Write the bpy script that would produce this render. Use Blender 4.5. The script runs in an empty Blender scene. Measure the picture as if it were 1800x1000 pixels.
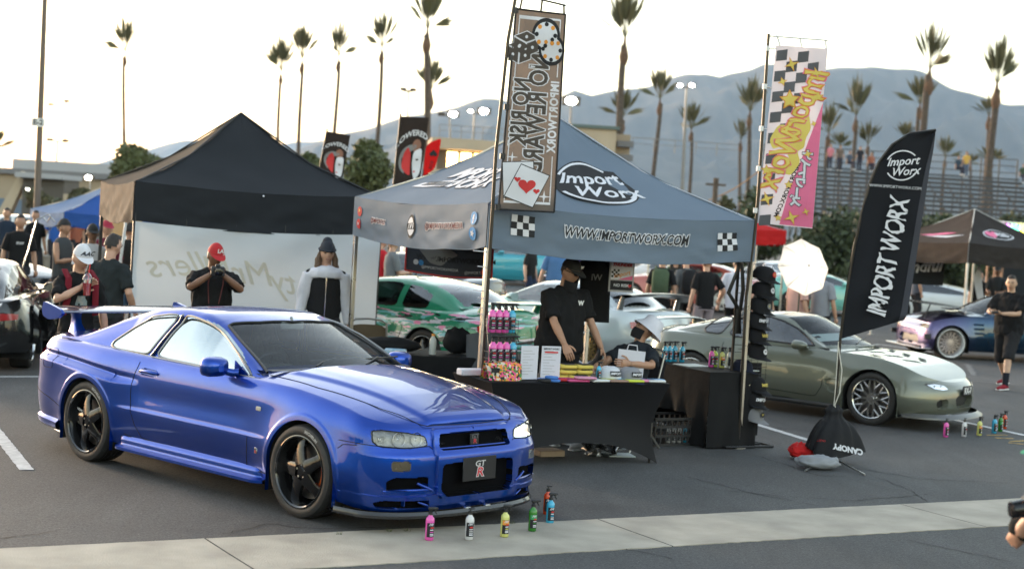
import bpy,bmesh,math,random
import numpy as np
from mathutils import Vector,Matrix,noise,Euler
rnd=random.Random(7)
SC=bpy.context.scene
COL=SC.collection
# camera, sky, sun, exposure
F_PX,CAM_H,ROLL,PITCH=2764.3,2.165,math.radians(3.562),math.radians(-2.376)
_f=Vector((0,math.cos(PITCH),math.sin(PITCH)))
_u0=Vector((0,-math.sin(PITCH),math.cos(PITCH)))
_r0=Vector((1,0,0))
_r=_r0*math.cos(ROLL)+_u0*math.sin(ROLL)
_u=-_r0*math.sin(ROLL)+_u0*math.cos(ROLL)
CAM_POS=Vector((0,0,CAM_H))
cd=bpy.data.cameras.new('camera')
cam=bpy.data.objects.new('camera',cd)
COL.objects.link(cam)
cam.matrix_world=Matrix(((_r.x,_u.x,-_f.x,0),(_r.y,_u.y,-_f.y,0),(_r.z,_u.z,-_f.z,CAM_H),(0,0,0,1)))
cd.sensor_width=36.0
cd.sensor_fit='HORIZONTAL'
cd.lens=36.0*F_PX/1800.0
cd.clip_end=40000
cd.clip_start=0.1
cd.dof.use_dof=True
cd.dof.focus_distance=12.0
cd.dof.aperture_fstop=2.2
SC.camera=cam
SUN_AZ,SUN_EL=math.radians(-44),math.radians(6)
world=bpy.data.worlds.new('World')
SC.world=world
world.use_nodes=True
_nt=world.node_tree
_bg=_nt.nodes['Background']
_sky=_nt.nodes.new('ShaderNodeTexSky')
_sky.sky_type='NISHITA'
_sky.sun_disc=False
_sky.sun_elevation=math.radians(3)
_sky.sun_rotation=SUN_AZ
_sky.air_density=1.0
_sky.dust_density=1.0
_sky.ozone_density=1.0
_hs=_nt.nodes.new('ShaderNodeHueSaturation')
_hs.inputs['Saturation'].default_value=0.78
_wb=_nt.nodes.new('ShaderNodeMix')
_wb.data_type='RGBA'
_wb.blend_type='MULTIPLY'
_wb.inputs[0].default_value=1
_wb.inputs[7].default_value=(1.04,.985,.955,1)
_nt.links.new(_sky.outputs[0],_hs.inputs['Color'])
_nt.links.new(_hs.outputs[0],_wb.inputs[6])
_nt.links.new(_wb.outputs[2],_bg.inputs['Color'])
_bg.inputs['Strength'].default_value=0.15
sl=bpy.data.lights.new('sun','SUN')
sl.energy=0.7
sl.angle=math.radians(8.0)
sl.color=(1.0,0.80,0.58)
sun=bpy.data.objects.new('sun',sl)
COL.objects.link(sun)
_sd=Vector((math.sin(SUN_AZ)*math.cos(SUN_EL),math.cos(SUN_AZ)*math.cos(SUN_EL),math.sin(SUN_EL)))
sun.rotation_euler=_sd.to_track_quat('Z','Y').to_euler()
SC.view_settings.view_transform='Standard'
SC.view_settings.look='None'
SC.view_settings.gamma=1.0
SC.view_settings.exposure=3.3
SC.render.engine='CYCLES'
SC.cycles.max_bounces=7
SC.cycles.diffuse_bounces=3
SC.cycles.glossy_bounces=4
SC.cycles.transparent_max_bounces=16
SC.cycles.transmission_bounces=6
SC.cycles.volume_bounces=0
SC.cycles.caustics_reflective=False
SC.cycles.caustics_refractive=False
SC.cycles.sample_clamp_indirect=6.0
SC.cycles.use_denoising=True
try:
 SC.cycles.denoiser='OPENIMAGEDENOISE'
except Exception:
 pass
def ray(px,py):
 return _f+_r*((px-900)/F_PX)+_u*((500-py)/F_PX)
def G(px,py,z=0.0):
 d=ray(px,py)
 return CAM_POS+d*((z-CAM_H)/d.z)
def AT(px,py,y):
 d=ray(px,py)
 return CAM_POS+d*(y/d.y)
# materials
_mats={}
def mat(name,col=(.5,.5,.5),rough=.5,metal=0.0,coat=0.0,var=0.0,vscale=6.0,bump=0.0,bscale=40.0,emit=None,estr=0.0,trans=0.0,spec=0.5,sheen=0.0,col2=None,detail=6.0,distort=0.0,sss=0.0,stretch=None,coatrough=.03,rvar=0.0):
 if name in _mats:
  return _mats[name]
 m=bpy.data.materials.new(name)
 m.use_nodes=True
 nt=m.node_tree
 b=nt.nodes['Principled BSDF']
 b.inputs['Base Color'].default_value=(*col,1)
 b.inputs['Roughness'].default_value=rough
 b.inputs['Metallic'].default_value=metal
 b.inputs['Specular IOR Level'].default_value=spec
 b.inputs['Coat Weight'].default_value=coat
 b.inputs['Coat Roughness'].default_value=coatrough
 b.inputs['Transmission Weight'].default_value=trans
 b.inputs['Sheen Weight'].default_value=sheen
 if sss:
  b.inputs['Subsurface Weight'].default_value=sss
  b.inputs['Subsurface Radius'].default_value=(.02,.008,.004)
  b.inputs['Subsurface Scale'].default_value=0.5
 if emit:
  b.inputs['Emission Color'].default_value=(*emit,1)
  b.inputs['Emission Strength'].default_value=estr
 if var or bump or col2 or rvar:
  tc=nt.nodes.new('ShaderNodeTexCoord')
  src=tc.outputs['Object']
  if stretch:
   mp=nt.nodes.new('ShaderNodeMapping')
   mp.inputs['Scale'].default_value=stretch
   nt.links.new(src,mp.inputs[0])
   src=mp.outputs[0]
 if var or col2:
  n=nt.nodes.new('ShaderNodeTexNoise')
  n.inputs['Scale'].default_value=vscale
  n.inputs['Detail'].default_value=detail
  n.inputs['Distortion'].default_value=distort
  nt.links.new(src,n.inputs['Vector'])
  r=nt.nodes.new('ShaderNodeValToRGB')
  r.color_ramp.elements[0].position=.3
  r.color_ramp.elements[1].position=.7
  c2=col2 or tuple(min(1,c*(1+var))for c in col)
  c1=col if col2 else tuple(c*(1-var)for c in col)
  r.color_ramp.elements[0].color=(*c1,1)
  r.color_ramp.elements[1].color=(*c2,1)
  nt.links.new(n.outputs[0],r.inputs[0])
  nt.links.new(r.outputs[0],b.inputs['Base Color'])
 if rvar:
  n=nt.nodes.new('ShaderNodeTexNoise')
  n.inputs['Scale'].default_value=vscale*1.7
  nt.links.new(src,n.inputs['Vector'])
  mr=nt.nodes.new('ShaderNodeMapRange')
  mr.inputs[3].default_value=max(0,rough-rvar)
  mr.inputs[4].default_value=rough+rvar
  nt.links.new(n.outputs[0],mr.inputs[0])
  nt.links.new(mr.outputs[0],b.inputs['Roughness'])
 if bump:
  n=nt.nodes.new('ShaderNodeTexNoise')
  n.inputs['Scale'].default_value=bscale
  n.inputs['Detail'].default_value=5
  nt.links.new(src,n.inputs['Vector'])
  bp=nt.nodes.new('ShaderNodeBump')
  bp.inputs['Strength'].default_value=bump
  bp.inputs['Distance'].default_value=0.02
  nt.links.new(n.outputs[0],bp.inputs['Height'])
  nt.links.new(bp.outputs[0],b.inputs['Normal'])
 _mats[name]=m
 return m
def glass(name,tint=(.6,.7,.68),refl=0.04,rough=0.0,mirror=(1,1,1),fm=1.3):
 if name in _mats:
  return _mats[name]
 m=bpy.data.materials.new(name)
 m.use_nodes=True
 nt=m.node_tree
 nt.nodes.clear()
 out=nt.nodes.new('ShaderNodeOutputMaterial')
 tr=nt.nodes.new('ShaderNodeBsdfTransparent')
 tr.inputs[0].default_value=(*tint,1)
 gl=nt.nodes.new('ShaderNodeBsdfGlossy')
 gl.inputs['Roughness'].default_value=rough
 gl.inputs['Color'].default_value=(*mirror,1)
 fr=nt.nodes.new('ShaderNodeFresnel')
 fr.inputs[0].default_value=1.5
 ad=nt.nodes.new('ShaderNodeMath')
 ad.operation='MULTIPLY_ADD'
 ad.use_clamp=True
 ad.inputs[1].default_value=fm
 ad.inputs[2].default_value=refl
 nt.links.new(fr.outputs[0],ad.inputs[0])
 mx=nt.nodes.new('ShaderNodeMixShader')
 nt.links.new(ad.outputs[0],mx.inputs[0])
 nt.links.new(tr.outputs[0],mx.inputs[1])
 nt.links.new(gl.outputs[0],mx.inputs[2])
 nt.links.new(mx.outputs[0],out.inputs[0])
 _mats[name]=m
 return m
def cloth(name,col=(.5,.5,.5),trans=0.0,rough=.85,var=.12,vscale=3.0,bump=.25,bscale=8.0,weave=True):
 """woven fabric: noise folds in the bump, optional light showing through"""
 if name in _mats:
  return _mats[name]
 m=mat(name,col,rough=rough,var=var,vscale=vscale,bump=bump,bscale=bscale,sheen=.0,spec=.12)
 if trans:
  nt=m.node_tree
  b=nt.nodes['Principled BSDF']
  out=[n for n in nt.nodes if n.type=='OUTPUT_MATERIAL'][0]
  tl=nt.nodes.new('ShaderNodeBsdfTranslucent')
  tl.inputs[0].default_value=(*[min(1,c*1.15)for c in col],1)
  mx=nt.nodes.new('ShaderNodeMixShader')
  mx.inputs[0].default_value=trans
  nt.links.new(b.outputs[0],mx.inputs[1])
  nt.links.new(tl.outputs[0],mx.inputs[2])
  nt.links.new(mx.outputs[0],out.inputs[0])
 return m
# objects
def tag(o,label=None,cat=None,group=None,kind=None):
 if label:o['label']=label
 if cat:o['category']=cat
 if group:o['group']=group
 if kind:o['kind']=kind
 return o
def thing(name,label,cat,loc=(0,0,0),rz=0.0,group=None):
 o=bpy.data.objects.new(name,None)
 o.empty_display_size=.1
 COL.objects.link(o)
 o.location=loc
 o.rotation_euler=(0,0,rz)
 return tag(o,label,cat,group)
_kids={}
def adopt(o,parent):
 if parent is not None:
  o.parent=parent
  _kids.setdefault(parent.name,[]).append(o)
def copy_tree(o,parent=None):
 c=o.copy()
 COL.objects.link(c)
 adopt(c,parent)
 for ch in _kids.get(o.name,[]):
  copy_tree(ch,c)
 return c
def mesh_obj(name,V,Fc,mats,fm=None,parent=None,smooth=40,label=None):
 me=bpy.data.meshes.new(name)
 me.from_pydata([tuple(map(float,v))for v in V],[],[tuple(map(int,f))for f in Fc])
 if not isinstance(mats,(list,tuple)):
  mats=[mats]
 for m in mats:
  me.materials.append(m)
 if fm is not None:
  me.polygons.foreach_set('material_index',np.array(fm,dtype=np.int32))
 if smooth:
  me.polygons.foreach_set('use_smooth',np.ones(len(me.polygons),dtype=bool))
  if smooth<180:
   me.set_sharp_from_angle(angle=math.radians(smooth))
 me.update()
 o=bpy.data.objects.new(name,me)
 COL.objects.link(o)
 adopt(o,parent)
 if label:o['label']=label
 return o
class MB:
 def __init__(s):
  s.v,s.f,s.m=[],[],[]
 def add(s,V,Fc,mi=0,M=None):
  n=len(s.v)
  if M is not None:
   V=[M@Vector(v)for v in V]
  s.v.extend([tuple(v)for v in V])
  s.f.extend([tuple(i+n for i in f)for f in Fc])
  s.m.extend([mi]*len(Fc))
  return s
 def box(s,c,d,mi=0,rz=0.0,M=None,bev=0.0,taper=1.0):
  x,y,z=[k/2 for k in d]
  if bev>0:
   b=min(bev,x*.9,y*.9,z*.9)
   V=[]
   for sx in(-1,1):
    for sy in(-1,1):
     for sz in(-1,1):
      V+=[(sx*(x-b),sy*(y-b),sz*z),(sx*(x-b),sy*y,sz*(z-b)),(sx*x,sy*(y-b),sz*(z-b))]
   bm=bmesh.new()
   for v in V:bm.verts.new(v)
   bmesh.ops.convex_hull(bm,input=bm.verts)
   bmesh.ops.dissolve_limit(bm,angle_limit=.01,verts=bm.verts,edges=bm.edges)
   bm.verts.index_update()
   V=[v.co.copy()for v in bm.verts]
   Fc=[[v.index for v in f.verts]for f in bm.faces]
   bm.free()
  else:
   V=[(sx*x*(taper if sz>0 else 1),sy*y*(taper if sz>0 else 1),sz*z)for sx in(-1,1)for sy in(-1,1)for sz in(-1,1)]
   Fc=[(0,1,3,2),(4,6,7,5),(0,4,5,1),(2,3,7,6),(0,2,6,4),(1,5,7,3)]
  T=Matrix.Translation(c)@Matrix.Rotation(rz,4,'Z')
  if M is not None:T=M@T
  return s.add(V,Fc,mi,T)
 def tube(s,P,r,n=8,mi=0,M=None,caps=True,ell=None,closed=False):
  P=[Vector(p)for p in P]
  k=len(P)
  R=r if isinstance(r,(list,tuple))else[r]*k
  V,Fc=[],[]
  up=None
  for i,p in enumerate(P):
   if closed:
    t=(P[(i+1)%k]-P[i-1])
   else:
    t=(P[min(i+1,k-1)]-P[max(i-1,0)])
   if t.length<1e-9:t=Vector((0,0,1))
   t.normalize()
   if up is None:
    up=Vector((0,0,1))if abs(t.z)<.9 else Vector((0,1,0))
   a=up.cross(t)
   if a.length<1e-6:a=Vector((1,0,0)).cross(t)
   a.normalize()
   b=t.cross(a).normalized()
   up=b
   e=ell[i]if isinstance(ell,list)else(ell or 1.0)
   for j in range(n):
    w=2*math.pi*j/n
    V.append(p+a*(math.cos(w)*R[i])+b*(math.sin(w)*R[i]*e))
  for i in range(k if closed else k-1):
   for j in range(n):
    i2=(i+1)%k
    Fc.append((i*n+j,i*n+(j+1)%n,i2*n+(j+1)%n,i2*n+j))
  if caps and not closed:
   Fc.append(tuple(range(n-1,-1,-1)))
   Fc.append(tuple((k-1)*n+j for j in range(n)))
  return s.add(V,Fc,mi,M)
 def lathe(s,prof,n=24,mi=0,M=None,axis='Z',cap=False):
  V,Fc=[],[]
  for(r,z)in prof:
   for j in range(n):
    w=2*math.pi*j/n
    if axis=='Z':V.append((r*math.cos(w),r*math.sin(w),z))
    else:V.append((r*math.cos(w),z,r*math.sin(w)))
  k=len(prof)
  for i in range(k-1):
   for j in range(n):
    q=(i*n+j,i*n+(j+1)%n,(i+1)*n+(j+1)%n,(i+1)*n+j)
    Fc.append(q if axis=='Z' else q[::-1])
  if cap:
   Fc.append(tuple(range(n-1,-1,-1)))
   Fc.append(tuple((k-1)*n+j for j in range(n)))
  return s.add(V,Fc,mi,M)
 def prism(s,poly,h0,h1,mi=0,M=None):
  n=len(poly)
  V=[(x,y,h0)for x,y in poly]+[(x,y,h1)for x,y in poly]
  Fc=[tuple(range(n-1,-1,-1)),tuple(range(n,2*n))]+[(i,(i+1)%n,n+(i+1)%n,n+i)for i in range(n)]
  return s.add(V,Fc,mi,M)
 def grid(s,nu,nv,fn,mi=0,M=None,wrap=False):
  V=[fn(i/(nu-1),j/(nv-1))for i in range(nu)for j in range(nv)]
  Fc=[(i*nv+j,(i+1)*nv+j,(i+1)*nv+j+1,i*nv+j+1)for i in range(nu-1)for j in range(nv-1)]
  return s.add(V,Fc,mi,M)
 def sphere(s,c,r,n=12,mi=0,M=None):
  r=r if isinstance(r,(tuple,list))else(r,r,r)
  k=max(6,n//2+1)
  V=[]
  for i in range(k+1):
   a=math.pi*i/k
   for j in range(n):
    w=2*math.pi*j/n
    V.append((c[0]+r[0]*math.sin(a)*math.cos(w),c[1]+r[1]*math.sin(a)*math.sin(w),c[2]+r[2]*math.cos(a)))
  Fc=[(i*n+j,(i+1)*n+j,(i+1)*n+(j+1)%n,i*n+(j+1)%n)for i in range(k)for j in range(n)]
  return s.add(V,Fc,mi,M)
 def build(s,name,mats,parent=None,smooth=40,label=None,kind=None):
  o=mesh_obj(name,s.v,s.f,mats,s.m,parent,smooth,label)
  if kind:o['kind']=kind
  return o
_txt={}
def text_mesh(body,size=1.0,shear=0.0,offset=0.0,extrude=0.0,align='CENTER',spacing=1.0,res=3):
 key=(body,size,shear,offset,extrude,align,spacing,res)
 if key in _txt:
  return _txt[key]
 cu=bpy.data.curves.new('lettering','FONT')
 cu.body=body
 cu.size=size
 cu.shear=shear
 cu.offset=offset
 cu.extrude=extrude
 cu.align_x=align
 cu.align_y='CENTER'
 cu.space_character=spacing
 cu.resolution_u=res
 ob=bpy.data.objects.new('lettering',cu)
 me=bpy.data.meshes.new_from_object(ob)
 V=[v.co.copy()for v in me.vertices]
 Fc=[tuple(p.vertices)for p in me.polygons]
 bpy.data.objects.remove(ob)
 bpy.data.meshes.remove(me)
 bpy.data.curves.remove(cu)
 _txt[key]=(V,Fc)
 return V,Fc
def lettering(name,body,mp,size,m,parent,shear=0.0,offset=0.0,jag=0.0,sx=1.0,mirror=False,spacing=1.0,align='CENTER',rot=0.0,org=(0,0),lift=0.001,bend=None,cut=0.05):
 """flat print laid on a surface: mp(u, v, lift) -> point; letters are built in the u, v plane"""
 V,Fc=text_mesh(body,size,shear,offset,0,align,spacing)
 bm=bmesh.new()
 vs=[bm.verts.new(v)for v in V]
 for f in Fc:
  try:bm.faces.new([vs[i]for i in f])
  except ValueError:pass
 if jag or cut:
  long=[e for e in bm.edges if e.calc_length()>size*(.16 if jag else.5)]
  if long:
   bmesh.ops.subdivide_edges(bm,edges=long,cuts=2)
   bmesh.ops.triangulate(bm,faces=bm.faces)
 bm.verts.index_update()
 c,s_=math.cos(rot),math.sin(rot)
 P=[]
 for v in bm.verts:
  x,y=v.co.x*sx,v.co.y
  if jag:
   q=Vector((x*9/size,y*9/size,3.7))
   x+=noise.noise(q)*jag*size
   y+=noise.noise(q+Vector((5,9,2)))*jag*size*1.6
  if bend:x,y=bend(x,y)
  if mirror:x=-x
  P.append(mp(org[0]+x*c-y*s_,org[1]+x*s_+y*c,lift))
 Fc=[[v.index for v in f.verts]for f in bm.faces]
 bm.free()
 return mesh_obj(name,P,Fc,m,None,parent,0)
def patch(name,poly,mp,m,parent,lift=0.001,mb=None):
 """a flat printed shape (polygon in u, v) laid on a surface"""
 bm=bmesh.new()
 vs=[bm.verts.new((u,v,0))for u,v in poly]
 f=bm.faces.new(vs)
 bmesh.ops.triangulate(bm,faces=[f])
 for _ in range(4):
  long=[e for e in bm.edges if e.calc_length()>.07]
  if not long:break
  bmesh.ops.subdivide_edges(bm,edges=long,cuts=1)
  bmesh.ops.triangulate(bm,faces=bm.faces)
 bm.verts.index_update()
 P=[mp(v.co.x,v.co.y,lift)for v in bm.verts]
 Fc=[[v.index for v in f.verts]for f in bm.faces]
 bm.free()
 if mb is not None:
  mb.add(P,Fc,m)
  return None
 return mesh_obj(name,P,Fc,m,None,parent,0)
def hermite(keys):
 ks=sorted(keys)
 X=np.array([k[0]for k in ks],float)
 Y=np.array([k[1]for k in ks],float)
 d=np.diff(Y)/np.maximum(np.diff(X),1e-9)
 m=np.zeros(len(X))
 if len(X)>1:
  m[0],m[-1]=d[0],d[-1]
  for i in range(1,len(X)-1):
   if d[i-1]*d[i]>0:
    w1=2*(X[i+1]-X[i])+(X[i]-X[i-1]);w2=(X[i+1]-X[i])+2*(X[i]-X[i-1])
    m[i]=(w1+w2)/(w1/d[i-1]+w2/d[i])
 def f(x):
  x=np.asarray(x,float)
  if len(X)==1:return np.full_like(x,Y[0])
  xc=np.clip(x,X[0],X[-1])
  i=np.clip(np.searchsorted(X,xc)-1,0,len(X)-2)
  h=X[i+1]-X[i]
  t=(xc-X[i])/h
  return((2*t**3-3*t**2+1)*Y[i]+(t**3-2*t**2+t)*h*m[i]+(-2*t**3+3*t**2)*Y[i+1]+(t**3-t**2)*h*m[i+1])
 return f
def inpoly(x,y,poly):
 x=np.asarray(x);y=np.asarray(y)
 r=np.zeros(x.shape,bool)
 n=len(poly)
 for i in range(n):
  x1,y1=poly[i];x2,y2=poly[(i+1)%n]
  if y1==y2:continue
  c=((y1>y)!=(y2>y))&(x<(x2-x1)*(y-y1)/(y2-y1)+x1)
  r^=c
 return r
def smoothpoly(poly,n=3,r=.25):
 """round the corners of a polygon"""
 out=[]
 k=len(poly)
 for i in range(k):
  p0,p1,p2=Vector(poly[i-1]),Vector(poly[i]),Vector(poly[(i+1)%k])
  a=p1+(p0-p1)*r
  b=p1+(p2-p1)*r
  for j in range(n+1):
   t=j/n
   q=a*(1-t)**2+p1*2*t*(1-t)+b*t*t
   out.append(tuple(q))
 return out
HAZE_DENS=0.7e-4
# cars: one body loft per kind of car
def corner_normals(V,Fc,FN,ang=38):
 """per-corner normals, smoothed only across shallow angles"""
 vf={}
 for i,f in enumerate(Fc):
  for v in f:vf.setdefault(v,[]).append(i)
 ca=math.cos(math.radians(ang))
 out=[]
 L=np.linalg.norm(FN,axis=1)+1e-12
 U=FN/L[:,None]
 cache={}
 for i,f in enumerate(Fc):
  ui=U[i]
  for v in f:
   nb=vf[v]
   d=U[nb]@ui
   n=FN[nb][d>ca].sum(axis=0)
   l=math.sqrt(float(n@n))
   out.append(tuple(n/l)if l>1e-12 else tuple(ui))
 return out
class Car:
 """body skin on a grid of columns (along the car) and rows (across it); y < 0 is the side drawn first, then mirrored"""
 def __init__(s,sp):
  s.sp=sp
  s.L=sp['L']
  g=sp.get
  s.hw=hermite(sp['hw']);s.zs=hermite(sp['zs']);s.zh=hermite(sp['zh']);s.zb=hermite(sp['zb'])
  s.ins=hermite(sp.get('ins',[(0,.10)]))
  s.nose=hermite(sp['nose']);s.tail=hermite(sp['tail'])
  s.az=sp.get('az',.325)
  s.ra=sp.get('ra',(.355,.36))
  s.fl=sp.get('flare',(.03,.03));s.fw=sp.get('flarew',(.16,.16))
  s.xf=s.L+s.ra[1]+.015;s.xr=-s.ra[0]-.015
  s.nn=sp.get('nn',2.8);s.tn=sp.get('tn',3.0)
  s.crease=sp.get('crease')
  s.topfeat=sp.get('topfeat')
  s.sidefeat=sp.get('sidefeat')
  s.under=sp.get('under',.06);s.roundtop=sp.get('roundtop',.3)
  s.crownp=sp.get('crownp',2.2)
 def side_y(s,x,z):
  x=np.asarray(x,float);z=np.asarray(z,float)
  zb,zs=s.zb(x),s.zs(x)
  t=np.clip((z-zb)/(zs-zb),-0.2,1.0)
  y=s.hw(x).copy()if np.ndim(x)else s.hw(x)
  y=y-s.under*np.clip(1-t/.45,0,1)**2
  ins=s.ins(x)
  r=s.roundtop
  y=y-ins*.30*np.clip((t-.35)/.65,0,1)**1.3
  u=np.clip((t-(1-r))/r,0,1)
  y=y-ins*.70*(1-np.sqrt(np.clip(1-u*u*.96,0,1)))
  for k,xa in((0,0.0),(1,s.L)):
   d=np.hypot(x-xa,z-s.az)-s.ra[k]
   w=np.exp(-np.clip(d,0,9)**2/s.fw[k]**2)*np.clip(1.25-t*1.05,0,1)
   y=y+s.fl[k]*w
  if s.crease:
   for zc,h,x0,x1 in s.crease:
    f=1/(1+np.exp(np.clip((z-zc)/.005,-50,50)))*np.clip((z-zc+.25)/.25,0,1)**1.0*np.clip((x-x0)/.15,0,1)*np.clip((x1-x)/.15,0,1)
    y=y+h*f
  if s.sidefeat:y=y+s.sidefeat(x,z)
  return y
 def top_z(s,x,q):
  """q: 0 at the shoulder, 1 at the centre line"""
  c=s.zh(x)-s.zs(x)
  return s.zs(x)+c*(1-(1-q)**s.crownp)
 def build_body(s):
  sp=s.sp
  dx=sp.get('dx',.014)
  nvs,nvt=sp.get('nvs',60),sp.get('nvt',40)
  na=sp.get('na',40)
  L=s.L
  xs=[]
  def span(a,b):return list(np.linspace(a,b,max(2,int(abs(b-a)/dx))))
  R,Fr=s.ra
  xs+=span(s.xr,-R-.001)
  arch0=[(-R*math.cos(math.pi*i/na))for i in range(na+1)]
  xs+=arch0+span(R+.001,L-Fr-.001)+[L-Fr*math.cos(math.pi*i/na)for i in range(na+1)]+[L+Fr+.001,s.xf]
  xs=np.array(sorted(xs))
  lip=s.zb(xs).copy()
  for k,xa in((0,0.0),(1,L)):
   ins_=np.abs(xs-xa)<=s.ra[k]+1e-9
   h=s.az+np.sqrt(np.clip(s.ra[k]**2-(xs-xa)**2,0,None))
   lip=np.where(ins_,np.maximum(h,lip),lip)
  def plan(n,W,D,cnt):
   th=np.linspace(0,math.pi/2,400)
   S,C_=np.sin(th)**(2/n),np.cos(th)**(2/n)
   ds=np.hypot(np.diff(S*D),np.diff(C_*W));a=np.concatenate([[0],np.cumsum(ds)])
   q=np.linspace(0,a[-1],cnt)
   return np.interp(q,a,S),np.interp(q,a,C_)
  cn=sp.get('ncol',110)
  Sn,Cn=plan(s.nn,.85,float(s.nose(.5))-s.xf,cn)
  St,Ct=plan(s.tn,.85,s.xr-float(s.tail(.5)),sp.get('tcol',60))
  cols=[]
  tt=np.linspace(0,1,nvs)
  qq=np.linspace(0,1,nvt+1)[1:]
  qq=qq**1.15
  P=[]
  def column(x0,S,C_,prof):
   """x0 junction; S along, C_ width factor"""
   if prof is None:
    x=np.full(nvs,x0)
    zl,zt=None,float(s.zs(x0))
    return x,1.0
   return None
  G_=[]
  def endcol(S,C_,xj,prof,sgn):
   xe=float(prof(s_top(sgn)))
   xt=xj+(xe-xj)*S
   zt=float(s.zs(xt));zb0=float(s.zb(xj+(float(prof(.2))-xj)*S))
   z=zb0+(zt-zb0)*tt
   x=xj+(prof(z)-xj)*S
   y=s.side_y(np.full(nvs,xj)+(x-xj)*.999,z)*C_
   ht=(float(s.zh(xt))-zt)
   zt_=zt+ht*(1-(1-qq)**s.crownp)*min(1.0,C_*1.6)**1.0
   yt=y[-1]*(1-qq)
   xx=np.full(len(qq),x[-1])
   return np.concatenate([x,xx]),np.concatenate([y,yt]),np.concatenate([z,zt_])
  def s_top(sgn):
   return sp['ztop_nose']if sgn>0 else sp['ztop_tail']
  for i in range(len(St)-1,0,-1):
   G_.append(endcol(St[i],Ct[i],s.xr,s.tail,-1))
  for x0,l0 in zip(xs,lip):
   zt=float(s.zs(x0))
   z=l0+(zt-l0)*tt
   y=s.side_y(np.full(nvs,x0),z)
   zt_=s.top_z(x0,qq)
   G_.append((np.full(nvs+len(qq),x0),np.concatenate([y,y[-1]*(1-qq)]),np.concatenate([z,zt_])))
  for i in range(1,len(Sn)):
   G_.append(endcol(Sn[i],Cn[i],s.xf,s.nose,1))
  A=np.array([[g[0],g[1],g[2]]for g in G_]).transpose(0,2,1)
  if s.topfeat is not None:
   X,Y=A[:,nvs:,0],A[:,nvs:,1]
   A[:,nvs:,2]+=s.topfeat(X,Y)
  s.n_tail,s.n_str,s.n_nose=len(St)-1,len(xs),len(Sn)-1
  s.nvs,s.nvt=nvs,nvt
  isn=np.arange(len(A))>=s.n_tail+s.n_str-1
  ist=np.arange(len(A))<=s.n_tail
  s.base=A.copy()
  for r in sp.get('recess',[]):
   kind,poly,d=r[:3]
   X,Y,Z=A[...,0],A[...,1],A[...,2]
   if kind=='nose':
    m=inpoly(Y,Z,poly)&isn[:,None];m[:,nvs:]=False
    A[...,0][m]-=d
   elif kind=='tail':
    m=inpoly(Y,Z,poly)&ist[:,None];m[:,nvs:]=False
    A[...,0][m]+=d
   elif kind=='side':
    m=inpoly(X,Z,poly);m[:,nvs:]=False
    A[...,1][m]-=d
   elif kind=='top':
    m=inpoly(X,Y,poly);m[:,:nvs]=False
    A[...,2][m]-=d
  nr=A.shape[1]
  nc=A.shape[0]
  s.A=A
  B0=s.base
  cx=(B0[:-1,:-1]+B0[1:,1:]+B0[:-1,1:]+B0[1:,:-1])/4
  part=np.full((nc-1,nr-1),0,int)
  mi=np.zeros((nc-1,nr-1),int)
  s.partnames=['body']
  side=np.zeros((nc-1,nr-1),bool);side[:,:nvs-1]=True
  nz=np.zeros((nc-1,1),bool);nz[s.n_tail+s.n_str-1:]=True
  tl=np.zeros((nc-1,1),bool);tl[:s.n_tail]=True
  for nm,kind,poly,mat_i in sp.get('regions',[]):
   if kind=='side':m=inpoly(cx[...,0],cx[...,2],poly)&side
   elif kind=='nose':m=inpoly(cx[...,1],cx[...,2],poly)&side&nz
   elif kind=='tail':m=inpoly(cx[...,1],cx[...,2],poly)&side&tl
   else:m=inpoly(cx[...,0],cx[...,1],poly)&~side
   if nm is not None:
    if nm not in s.partnames:s.partnames.append(nm)
    part[m]=s.partnames.index(nm)
   mi[m]=mat_i
  ho=sp.get('hole')
  hole=np.zeros_like(side)
  if ho:hole=inpoly(cx[...,0],cx[...,1],ho)&~side
  Vr=A.copy();Vr[...,1]*=-1
  V=np.concatenate([Vr.reshape(-1,3),A.reshape(-1,3)])
  off=nc*nr
  I=np.arange(nc*nr).reshape(nc,nr)
  a,b,c,d=I[:-1,:-1],I[1:,:-1],I[1:,1:],I[:-1,1:]
  keep=~hole
  F1=np.stack([a,b,c,d],-1)[keep];F2=np.stack([d,c,b,a],-1)[keep]+off
  FF=np.concatenate([F1,F2]);pp=np.concatenate([part[keep],part[keep]]);mm=np.concatenate([mi[keep],mi[keep]])
  sd=np.concatenate([np.zeros(len(F1),int),np.ones(len(F2),int)])
  return s.weld(V,FF,pp,mm,sd)
 @staticmethod
 def weld(V,FF,pp,mm,sd):
  key=np.round(V*5000).astype(np.int64)
  _,first,inv=np.unique(key,axis=0,return_index=True,return_inverse=True)
  inv=inv.reshape(-1)
  Vw=V[first]
  F=inv[FF]
  out,idx=[],[]
  for i,f in enumerate(F.tolist()):
   g=[]
   for v in f:
    if v not in g:g.append(v)
   if len(g)>=3:out.append(g);idx.append(i)
  idx=np.array(idx)
  return Vw,out,pp[idx],mm[idx],sd[idx]
 def emit(s,data,names,mats,root,lr=(),ang=38):
  """split welded faces into part objects with shared smooth normals"""
  V,Fc,pp,mm,sd=data
  FN=np.zeros((len(Fc),3))
  T=np.array([f[:3]if len(f)==3 else(f[0],f[1],f[2])for f in Fc])
  Q=np.array([f[3]if len(f)==4 else f[0]for f in Fc])
  FN=np.cross(V[T[:,1]]-V[T[:,0]],V[T[:,2]]-V[T[:,0]])+np.cross(V[T[:,2]]-V[T[:,0]],V[Q]-V[T[:,0]])
  fast=s.sp.get('dx',.014)>.025
  CN=None if fast else corner_normals(V,Fc,FN,ang)
  offs=np.concatenate([[0],np.cumsum([len(f)for f in Fc])])
  objs={}
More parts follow.
